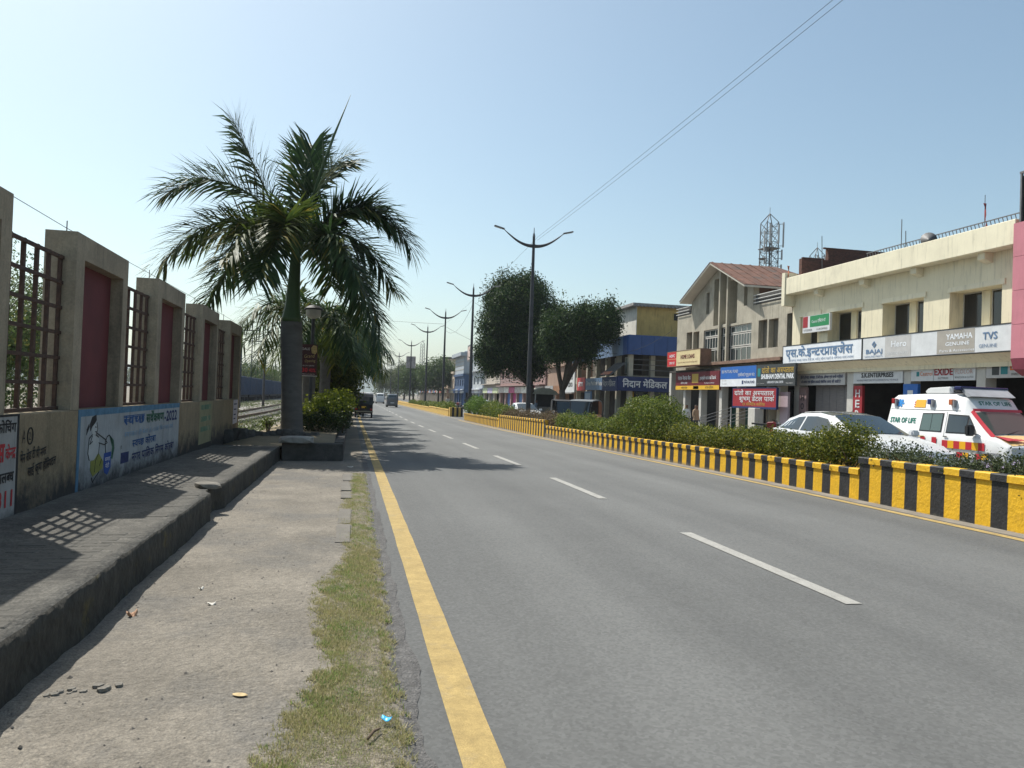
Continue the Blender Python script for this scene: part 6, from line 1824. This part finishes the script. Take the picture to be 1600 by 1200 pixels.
def rickshaw(label, hood, body, sidem=None):
    t = thing('auto_rickshaw', (0, 0, 0), label, 'auto rickshaw')
    side = [(-1.2, .30), (1.2, .30), (1.25, .95), (.95, .98), (-.15, .98), (-.35, .55), (-.95, .62), (-1.15, .85), (-1.28, .7)]
    MB().prism(side, 'x', -.64, .64).build('body', body, t, bevel=.04)
    pr = [(1.30, .96), (1.26, 1.5), (1.1, 1.72), (.6, 1.80), (-.5, 1.76), (-.78, 1.70), (-.78, 1.66), (-.5, 1.70), (.6, 1.73), (1.05, 1.66), (1.19, 1.46), (1.22, .96)]
    MB().prism(pr, 'x', -.66, .66).build('hood', hood, t)
    for s in (-1, 1):
        MB().prism([(1.24, .97), (.55, .97), (.5, 1.72), (1.1, 1.68), (1.22, 1.46)], 'x', s * .63, s * .655).build('hood_side', sidem or hood, t)
        MB().bar((s * .62, -.72, 1.70), (s * .58, -1.05, .85), .04).build('post', M_trim, t)
        wheel(t, s * .58, .9, .22, .12)
        MB().box(min(s * .45, s * .62), max(s * .45, s * .62), 1.24, 1.27, .55, .68).build('tail_light', M_tail, t)
        MB().box(min(s * .66, s * .8), max(s * .66, s * .8), -.8, -.7, 1.05, 1.2).build('mirror', M_trim, t)
    MB().add([(-.55, -.80, 1.66), (.55, -.80, 1.66), (.52, -1.08, .88), (-.52, -1.08, .88)], [(0, 1, 2, 3)]).build('windshield', M_cglass, t)
    MB().box(-.38, .38, 1.262, 1.285, 1.2, 1.52).build('rear_window', mat('hood_window', (.10, .10, .10), .4, .4, 6), t)
    MB().box(-.66, .66, 1.22, 1.33, .42, .50).build('bumper', mat('rick_bumper', (.30, .28, .22), .6), t)
    MB().box(-.55, .55, .35, .85, .5, .85).build('seat', M_seat, t, bevel=.04)
    MB().box(-.16, .16, 1.265, 1.28, .70, .84).build('number_plate', S_yel, t)
    wheel(t, .001, -.95, .22, .1)
    return t


r1 = rickshaw('black three wheeler seen from behind at the left road edge', paint('black_hood', (.012, .012, .016), .5), paint('black_body', (.015, .015, .02), .4)); place(r1, (.88, 58.0, g(58)), math.pi)
r2 = rickshaw('orange brown auto rickshaw on the opposite road behind the hedge', mat('grey_canvas_hood', (.13, .14, .15), .7), paint('orange_body', (.45, .14, .05)), mat('brown_hood_side', (.22, .09, .045), .7)); place(r2, (13.0, 42.0, g(42)), -.6)
r3 = rickshaw('dark auto rickshaw farther along the opposite road, left of the orange one', mat('dark_canvas_hood', (.03, .03, .035), .7), paint('dark_body', (.04, .04, .05))); place(r3, (14.6, 52.5, g(52)), -.1)


def motorbike(label):
    t = thing('motorcycle', (0, 0, 0), label, 'motorcycle', 'motorcycles parked by the far shops')
    for y in (-.62, .62): wheel(t, .001, y, .29, .09)
    MB().prism([(-.4, .62), (-.1, .62), (.1, .72), (.0, .92), (-.3, .95), (-.42, .85)], 'x', -.12, .12).build('tank', paint('bike_red', (.2, .02, .02)), t, bevel=.03)
    MB().prism([(.0, .72), (.75, .78), (.78, .86), (.35, .84), (.0, .84)], 'x', -.12, .12).build('seat', M_seat, t, bevel=.02)
    MB().box(-.14, .14, -.2, .22, .25, .6).build('engine', M_steel, t, bevel=.03)
    f = MB(); f.tube([(.07, -.62, .29), (.07, -.42, .95)], .022, 6); f.tube([(-.07, -.62, .29), (-.07, -.42, .95)], .022, 6); f.build('fork', M_rim, t)
    MB().tube([(-.34, -.28, 1.04), (-.1, -.42, .98), (.1, -.42, .98), (.34, -.28, 1.04)], .016, 6).build('handlebar', M_trim, t)
    MB().lathe([(.02, -.05), (.08, 0), (.08, .05)], (0, -.55, .88), 10).build('headlight', M_lens, t)
    MB().tube([(.14, .0, .3), (.16, .7, .36)], .035, 6).build('exhaust', M_rim, t)
    return t


mo = motorbike('parked motorcycle by the far shops, first from the median gap')
spots = [(13.9, 103, .6, None), (14.4, 106, .8, 'parked motorcycle by the far shops, second from the gap'), (14.1, 110, .5, 'parked motorcycle by the far shops, third from the gap'), (15.2, 100.5, 1.0, 'parked motorcycle by the far shops, nearest the bush'), (20.0, 45.2, 1.2, 'motorcycle parked before the bank sign'), (20.2, 32.4, 1.0, 'motorcycle parked before the grey shutter'), (19.9, 34.2, .8, 'motorcycle parked beside the dental shop'), (18.4, 69, .4, 'motorcycle parked by the corner building')]
for i, (x, y, rz, l) in enumerate(spots):
    o = mo if i == 0 else copy_tree(mo)
    if l: tag(o, l)
    place(o, (x, y, g(y) + .02), rz)


# ---- people: one continuous skinned body each
def person(label, loc, rz, shirt, trousers, sit=False, hair=(.015, .012, .01)):
    m = bpy.data.materials.new('clothing'); m.use_nodes = True
    nt = m.node_tree; tc = nt.nodes.new('ShaderNodeTexCoord'); sx = nt.nodes.new('ShaderNodeSeparateXYZ'); cr = nt.nodes.new('ShaderNodeValToRGB')
    nt.links.new(tc.outputs['Object'], sx.inputs[0]); mr = nt.nodes.new('ShaderNodeMath'); mr.operation = 'DIVIDE'; mr.inputs[1].default_value = 1.8
    nt.links.new(sx.outputs[2], mr.inputs[0]); nt.links.new(mr.outputs[0], cr.inputs[0]); cr.color_ramp.interpolation = 'CONSTANT'
    e = cr.color_ramp.elements; e[0].color = (.03, .025, .02, 1); e[0].position = 0
    e[1].position = .045; e[1].color = tuple(trousers) + (1,)
    for p, c in ((.50, shirt), (.81, (.20, .11, .07)), (.925, hair)):
        q = cr.color_ramp.elements.new(p); q.color = tuple(c) + (1,)
    nt.links.new(cr.outputs[0], nt.nodes['Principled BSDF'].inputs[0]); nt.nodes['Principled BSDF'].inputs['Roughness'].default_value = .85
    V = [(0, 0, .95), (0, 0, 1.15), (0, 0, 1.38), (0, -.01, 1.50), (0, -.02, 1.62), (0, -.02, 1.72),
         (.09, 0, .90), (.10, -.03, .50), (.10, .02, .08), (.10, -.12, .05), (-.09, 0, .90), (-.10, .04, .50), (-.10, .10, .08), (-.10, -.04, .05),
         (.18, 0, 1.40), (.23, .02, 1.13), (.22, -.06, .90), (.22, -.08, .80), (-.18, 0, 1.40), (-.24, .0, 1.13), (-.23, -.10, .92), (-.23, -.13, .83)]
    E = [(0, 1), (1, 2), (2, 3), (3, 4), (4, 5), (0, 6), (6, 7), (7, 8), (8, 9), (0, 10), (10, 11), (11, 12), (12, 13), (2, 14), (14, 15), (15, 16), (16, 17), (2, 18), (18, 19), (19, 20), (20, 21)]
    rad = [.15, .14, .16, .065, .10, .085, .10, .065, .045, .04, .10, .065, .045, .04, .065, .048, .038, .035, .065, .048, .038, .035]
    me = bpy.data.meshes.new('person'); me.from_pydata(V, E, []); me.materials.append(m)
    o = link('person', me, None, loc); o.rotation_euler = (0, 0, rz)
    sk = o.modifiers.new('skin', 'SKIN')
    lay = me.skin_vertices[0].data if me.skin_vertices else None
    if lay is None:
        return o
    for i, r_ in enumerate(rad): lay[i].radius = (r_, r_ * (.72 if i in (0, 1, 2) else 1))
    lay[0].use_root = True
    ss = o.modifiers.new('smooth', 'SUBSURF'); ss.levels = 2; ss.render_levels = 2
    return tag(o, label, 'person')


def mkperson(label, loc, rz, shirt, trousers):
    o = person(label, loc, rz, shirt, trousers)
    if 'category' not in o:          # the skin layer needs the operator once
        bpy.context.view_layer.objects.active = o
        bpy.ops.mesh.customdata_skin_add()
        me = o.data; rad = [.15, .14, .16, .065, .10, .085, .10, .065, .045, .04, .10, .065, .045, .04, .065, .048, .038, .035, .065, .048, .038, .035]
        for i, r_ in enumerate(rad): me.skin_vertices[0].data[i].radius = (r_, r_ * (.72 if i in (0, 1, 2) else 1))
        me.skin_vertices[0].data[0].use_root = True
        ss = o.modifiers.new('smooth', 'SUBSURF'); ss.levels = 2; ss.render_levels = 2
        tag(o, label, 'person')
    return o


mkperson('person in a tan shirt standing behind the hedge below the bank sign', (17.9, 38.0, g(38) - .02), .5, (.40, .27, .17), (.06, .06, .07))
mkperson('person in white beside the bank doorway', (20.1, 44.0, g(44)), 2.5, (.60, .60, .58), (.05, .06, .09))
mkperson('person in a blue grey shirt standing by the kiosk', (15.2, 63.0, g(63)), 1.0, (.22, .27, .34), (.05, .05, .06))
mkperson('person in a dark shirt beside the farther auto rickshaw', (13.9, 44.5, g(44)), 2.0, (.06, .05, .06), (.05, .05, .06))
mkperson('person in a pale shirt walking by the far median', (10.8, 88.0, g(88)), .2, (.50, .48, .42), (.06, .06, .07))
# ================================================================ big trees, yard on the left, far things
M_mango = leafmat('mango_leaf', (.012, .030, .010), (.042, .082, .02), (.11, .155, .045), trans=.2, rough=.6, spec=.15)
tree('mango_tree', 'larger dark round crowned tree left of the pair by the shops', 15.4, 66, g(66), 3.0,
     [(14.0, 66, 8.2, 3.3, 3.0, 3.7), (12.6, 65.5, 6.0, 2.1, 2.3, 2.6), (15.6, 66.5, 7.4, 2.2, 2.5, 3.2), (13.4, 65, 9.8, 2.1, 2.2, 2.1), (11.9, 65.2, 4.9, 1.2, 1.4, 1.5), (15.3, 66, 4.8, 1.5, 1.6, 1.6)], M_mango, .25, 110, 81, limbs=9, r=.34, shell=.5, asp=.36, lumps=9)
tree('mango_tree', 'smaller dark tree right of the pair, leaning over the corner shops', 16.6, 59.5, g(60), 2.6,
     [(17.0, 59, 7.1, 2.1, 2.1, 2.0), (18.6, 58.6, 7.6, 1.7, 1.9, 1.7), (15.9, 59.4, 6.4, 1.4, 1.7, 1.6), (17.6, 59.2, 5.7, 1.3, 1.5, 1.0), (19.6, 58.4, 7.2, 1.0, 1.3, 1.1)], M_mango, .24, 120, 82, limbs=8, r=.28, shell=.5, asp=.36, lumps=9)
M_far = leafmat('roadside_tree_leaf', (.045, .075, .022), (.10, .15, .045), None, trans=.35)
M_far2 = leafmat('roadside_tree_leaf_b', (.06, .075, .03), (.12, .14, .055), None, trans=.35)
for i, (x, y, h, w_, l, mm) in enumerate([(19.0, 172, 10.5, 4.6, 'spreading green roadside tree before the far shops', M_far), (14.5, 186, 9.0, 4.0, 'green roadside tree left of the spreading one', M_far), (15.5, 235, 10, 5, 'olive tree beyond the green roadside trees', M_far2), (13, 270, 10, 5, 'sparse olive tree at the end of the right side row', M_far2), (20, 300, 14, 6, 'far hazy tree over the vanishing shops', M_far2)]):
    z = g(y)
    tree('roadside_tree', l, x, y, z, h * .35, [(x, y, z + h * .66, w_ * .8, w_ * .8, h * .32), (x - w_ * .5, y - 1, z + h * .55, w_ * .5, w_ * .6, h * .26), (x + w_ * .55, y + 1, z + h * .6, w_ * .5, w_ * .6, h * .26)], mm, .42, 50, 90 + i, r=.22, group='trees along the right side far off', shell=.8)

# ---- railway yard
M_scrub = leafmat('scrub_leaf', (.06, .09, .03), (.14, .17, .06), (.22, .2, .10), trans=.3)
M_ballast = mat('stone_ballast', (.24, .22, .20), .95, .35, 14, bump=.8, bscale=18)
sheet('ballast', M_ballast, -14.5, -4.2, [-10, 5, 14, 20, 30, 40, 55, 90, 140, 200, 300], .06, 3, lambda x, y: .04 * n3(x, y))
tr = thing('railway_track', (-6, 40, 0), 'railway track in the gravel yard behind the palm', 'track')
M_railst = mat('rusty_rail_steel', (.12, .085, .065), .6, .2, 6, metal=.5)
for dx in (-.84, .84):
    for a, b in zip([0, 20, 30, 40, 55, 90, 140, 200], [20, 30, 40, 55, 90, 140, 200, 300]): MB().bar((-6.3 + dx, a, g(a) + .3), (-6.3 + dx, b, g(b) + .3), .07, .15).build('rail', M_railst, tr)
sl = MB().box(-1.3, 1.3, -.12, .12, 0, .15).build('sleeper', mat('concrete_sleeper', (.27, .26, .24), .9)); sme = sl.data; bpy.data.objects.remove(sl)
for k in range(70): y = 16 + .85 * k; link('sleeper', sme, tr, (-.3, y - 40, g(y) + .08))
rg = np.random.default_rng(77)
pts = []
for i in range(2600):
    y = 20 + 110 * rg.random() ** 1.6; x = rg.uniform(-13, -3.2)
    if n3(x * .5, y * .2, 3) > -.25: pts.append((x, y))
P = np.concatenate([np.array([[x, y, g(y) + .12]]) + rg.standard_normal((12, 3)) * np.array([.22, .25, .09]) for x, y in pts]); 
o = leaf_cloud('scrub', P, np.tile([0, 0, 1.], (len(P), 1)), .16, M_scrub, None, 9, .3, 1.2, kind='stuff'); tag(o, 'low green scrub growing over the gravel yard', 'scrub')
M_wag = mat('blue_wagon_paint', (.028, .060, .125), .6, .2, 1.5, streak=.6)
M_wag2 = mat('dark_underframe', (.02, .02, .022), .9)


def wagon():
    t = thing('rail_wagon', (0, 0, 0), 'x', 'wagon', 'blue wagons standing in the yard')
    MB().box(-1.45, 1.45, -6.6, 6.6, 1.15, 3.55).build('body', M_wag, t, bevel=.03)
    for k in range(12):
        for s in (-1, 1): MB().box(min(s * 1.452, s * 1.55), max(s * 1.452, s * 1.55), -6.5 + 1.17 * k, -6.36 + 1.17 * k, 1.18, 3.5).build('rib', M_wag, t)
    MB().box(-1.52, 1.52, -6.65, 6.65, 3.5, 3.62).build('top_rail', M_wag, t)
    MB().box(-1.3, 1.3, -6.5, 6.5, .85, 1.14).build('underframe', M_wag2, t)
    for y in (-4.6, 4.6):
        for yy in (-.95, .95):
            MB().tube([(-.95, y + yy, .45), (.95, y + yy, .45)], .45, 14).build('wheel', M_wag2, t)
    MB().box(-1.465, -1.451, -1.2, 1.2, 1.3, 3.3).build('door', mat('dark_blue_door', (.015, .035, .075), .6), t); MB().box(1.451, 1.465, -1.2, 1.2, 1.3, 3.3).build('door', mat('dark_blue_door', (.015, .035, .075), .6), t)
    return t


wg = wagon()
for k in range(6):
    o = wg if k == 0 else copy_tree(wg)
    y = 92 + 14.2 * k
    place(o, (-15.5, y, g(y) - .15), 0); tag(o, ['nearest blue rail wagon in the yard behind the wall end', 'second blue rail wagon in the yard', 'third blue rail wagon in the yard', 'fourth blue rail wagon in the yard', 'fifth blue rail wagon in the yard', 'farthest blue rail wagon in the yard'][k])


def mast(label, x, y, h, arm=1.6):
    t = thing('power_pole', (x, y, g(y)), label, 'pole')
    MB().lathe([(.13, -.2), (.12, 2), (.09, h)], (x, y, g(y)), 8).build('shaft', M_pole, t, smooth=True)
    MB().bar((x - arm, y, h - .6), (x + arm, y, h - .6), .1).build('cross_arm', M_pole, t)
    for s in (-1, 0, 1): MB().lathe([(.05, 0), (.06, .1), (.03, .2)], (x + s * arm * .9, y, h - .55), 6).build('insulator', M_polew, t)


mast('tall thin mast in the rail yard, nearer the wall', -9.8, 72, 7.2); mast('second thin mast in the rail yard behind the palm fronds', -8.4, 78, 6.6); mast('far yard mast with a cross arm', -18.5, 150, 12)
mast('small far pole beyond the wagons', -15, 190, 12)
st_ = thing('marker_post', (-4.6, 33, g(33)), 'short dark marker post in the gravel beside the track', 'post'); MB().box(-4.7, -4.5, 32.95, 33.05, g(33), .62).build('post', M_wag2, st_)
for z, yy in ((5.4, 60), (5.0, 60), (4.2, 60)):
    cable([(-14, yy, z + .6), (-9.8, 72, z + .9), (-8.4, 78, z + .7)], .02, 'thin yard wire at %s height' % {5.4: 'top', 5.0: 'middle', 4.2: 'lower'}[z], .15)
# trees of the yard
M_ytree = leafmat('yard_tree_leaf', (.05, .085, .03), (.12, .165, .06), (.2, .19, .05), trans=.4)
for i, (x, y, h, w_, l) in enumerate([(-7.6, 16.5, 4.3, 1.3, 'slender tree seen through the nearest grille'), (-8.9, 20.5, 5.2, 1.6, 'green tree seen through the second grille'), (-10, 27, 5.0, 2.0, 'bushy tree behind the wall, seen through the third grille'), (-24, 150, 7, 4.5, 'yard tree nearest the wall end'), (-22, 178, 7.5, 5, 'yard tree over the wagons'), (-18, 205, 7.5, 5, 'yard tree right above the wagons'), (-30, 165, 10, 6, 'tall yard tree at the back'), (-14, 230, 9, 5, 'far yard tree behind the palms'), (-10, 260, 10, 6, 'farthest yard tree beside the vanishing road')]):
    z = g(y)
    near = y < 30
    tree('yard_tree', l, x, y, z, h * .4, [(x, y, z + h * .62, w_, w_, h * .38), (x + w_ * .6, y + .5, z + h * .5, w_ * .6, w_ * .7, h * .28), (x - w_ * .6, y - .3, z + h * .55, w_ * .6, w_ * .6, h * .26)], M_ytree, .09 if near else .4, 300 if near else 45, 110 + i, r=.10 if near else .2, group='trees of the railway yard', shell=.95)
bush('yard_bush', 'low green bush behind the nearest grille', 'bush', [(-7.0, 14.5, .6, 1.2, 1.4, .8), (-7.6, 17.0, .7, 1.3, 1.5, .9), (-6.8, 20, .6, 1.2, 1.6, .8)], M_ytree, .09, 170, 131, stems=6, base=0)

# ---- telecom towers
def lattice(label, x, y, z0, z1, w0, w1, ant=True, name='telecom_tower'):
    t = thing(name, (x, y, z0), label, 'tower')
    def c(k, u): w_ = (w0 + (w1 - w0) * u) / 2; return Vector((x + (w_ if k in (1, 2) else -w_), y + (w_ if k in (2, 3) else -w_), z0 + (z1 - z0) * u))
    for k in range(4): MB().bar(c(k, 0), c(k, 1), .10).build('leg', M_steel, t)
    n = int((z1 - z0) / 1.25); b = MB()
    for i in range(n):
        for k in range(4):
            k2 = (k + 1) % 4; b.bar(c(k, i / n), c(k2, (i + 1) / n), .045); b.bar(c(k2, i / n), c(k, (i + 1) / n), .045); b.bar(c(k, i / n), c(k2, i / n), .045)
    bo = b.build('bracing', M_steel, t); bo['kind'] = 'stuff'
    p = MB()
    for k in range(4): p.bar(c(k, 1), (x, y, z1 + 1.2), .09)
    p.build('peak', M_steel, t); MB().tube([(x, y, z1 + 1.1), (x, y, z1 + 2.0)], .03, 5).build('rod', M_steel, t)
    MB().tube([(x + .1, y, z0), (x + .1, y, z1)], .1, 8).build('cable_duct', M_pole, t)
    if ant:
        for (dx, za, zb) in ((1.25, z1 - 3.3, z1 - .1), (-1.35, z1 - 4.1, z1 - 1.4), (1.1, z1 - 4.9, z1 - 3.6), (1.05, z1 - 7.0, z1 - 5.5), (-1.3, z1 - 5.6, z1 - 4.6), (.6, z1 - 2.8, z1 - .4), (-.6, z1 - 2.8, z1 - .4)):
            a = MB().box(x + dx - .08, x + dx + .08, y - w1 / 2 - .5, y - w1 / 2 - .35, za, zb).build('antenna', mat('antenna_grey', (.34, .35, .36), .5), t)
            MB().bar((x + dx, y - w1 / 2 - .4, zb - .2), (x + dx * .4, y - w1 / 2, zb - .2), .06).build('mount', M_steel, a); MB().bar((x + dx, y - w1 / 2 - .4, za + .2), (x + dx * .4, y - w1 / 2, za + .2), .06).build('mount', M_steel, a)
        MB().box(x - 1.0, x + 1.0, y - 1.0, y + 1.0, z1 - 3.4, z1 - 3.3).build('platform', M_steel, t)
        MB().lathe([(.01, 0), (.35, .1), (.45, .25)], (x - 1.75, y - w1 / 2 - .6, z1 - 5.2), 10).build('dish', M_steel, t)
    return t


lattice('steel lattice telecom tower with antennas above the gabled roof', 51.8, 90, g(90), 25.0, 1.9, 1.6)
lattice('smaller distant telecom tower beside the brick wall', 68.5, 105, g(100), 24.6, 2.2, 1.5, True)
lattice('faint distant lattice mast beyond the roadside trees', 28, 320, -.7, 22, 2.5, 1.5, False)
hb_ = thing('hoarding', (11.0, 158, 0), 'small square hoarding on a tall pole beside the fourth lamp', 'hoarding')
MB().tube([(11.6, 158, g(158)), (11.6, 158, 7.2)], .12, 8).build('pole', M_pole, hb_); MB().box(10.6, 12.5, 157.9, 158.1, 6.6, 9.0).build('panel', mat('hoarding_print', (.30, .26, .25), .6, .5, .8), hb_)
gs = thing('direction_sign', (-1.0, 240, 0), 'tiny green direction sign over the far left edge of the road', 'sign')
MB().tube([(-2.0, 240, g(240)), (-2.0, 240, 5.6)], .1, 6).build('pole', M_pole, gs); MB().box(-2.0, 1.8, 239.9, 240, 4.2, 5.5).build('panel', mat('sign_green_far', (.03, .16, .10), .6), gs)
fb = thing('far_building', (30, 210, 0), 'long low grey building behind the roadside trees', 'building')
MB().box(24, 40, 205, 215, -.8, 11.0).build('wall', M_conc2, fb); MB().box(23.5, 40.5, 204.5, 215.5, 11.0, 11.5).build('roof', M_roofd, fb)
for k in range(4): MB().box(24.6 + 3.8 * k, 26.6 + 3.8 * k, 204.95, 204.999, 7.0, 9.0).build('window', M_glass2, fb)
# distant hills
V = []; F = []
n = 90
for i in range(n + 1):
    x = -2600 + 5200 * i / n; hh = 55 + 26 * n3(i * .13, 2.2) + 12 * n3(i * .5, 7)
    V += [(x, 2400 + 200 * n3(i * .2, 1), -3), (x, 2600 + 150 * n3(i * .3, 5), hh * .7), (x, 2800, hh), (x, 3200, -3)]
for i in range(n):
    for k in range(3): F.append((i * 4 + k, (i + 1) * 4 + k, (i + 1) * 4 + k + 1, i * 4 + k + 1))
hl = np_mesh('hills', np.array(V), np.array(F), mat('wooded_hill', (.07, .09, .06), .95, .3, .004), kind='structure')
hl.data.polygons.foreach_set('use_smooth', [True] * len(F))
# a far belt of trees closing the street: reads as one mass
rg = np.random.default_rng(99)
bl = [(x, 480 + 60 * rg.random(), 4 + 3 * rg.random(), 9, 6, 6 + 3 * rg.random()) for x in np.arange(-160, 240, 9.0) if not -1 < x < 17]
P, N = blob_points(rg, bl, .9, .5, cull=False)
o = leaf_cloud('tree_belt', P, N, 1.3, M_far2, None, 5, .7, .8, kind='stuff'); tag(o, 'hazy belt of trees closing the far end of the street', 'trees')

# ---- dusty air
hz = MB().box(-3000, 3000, -40, 3400, -5, 95).build('haze', [])
hm = bpy.data.materials.new('dusty_air'); hm.use_nodes = True
for nd in list(hm.node_tree.nodes):
    if nd.type == 'BSDF_PRINCIPLED': hm.node_tree.nodes.remove(nd)
pv = hm.node_tree.nodes.new('ShaderNodeVolumePrincipled'); pv.inputs['Color'].default_value = (.80, .87, .96, 1); pv.inputs['Density'].default_value = HAZE; pv.inputs['Anisotropy'].default_value = .3
hm.node_tree.links.new(pv.outputs[0], hm.node_tree.nodes['Material Output'].inputs['Volume'])
hz.data.materials.clear(); hz.data.materials.append(hm); hz['kind'] = 'stuff'; tag(hz, 'thin dusty haze filling the street and the yard', 'haze')
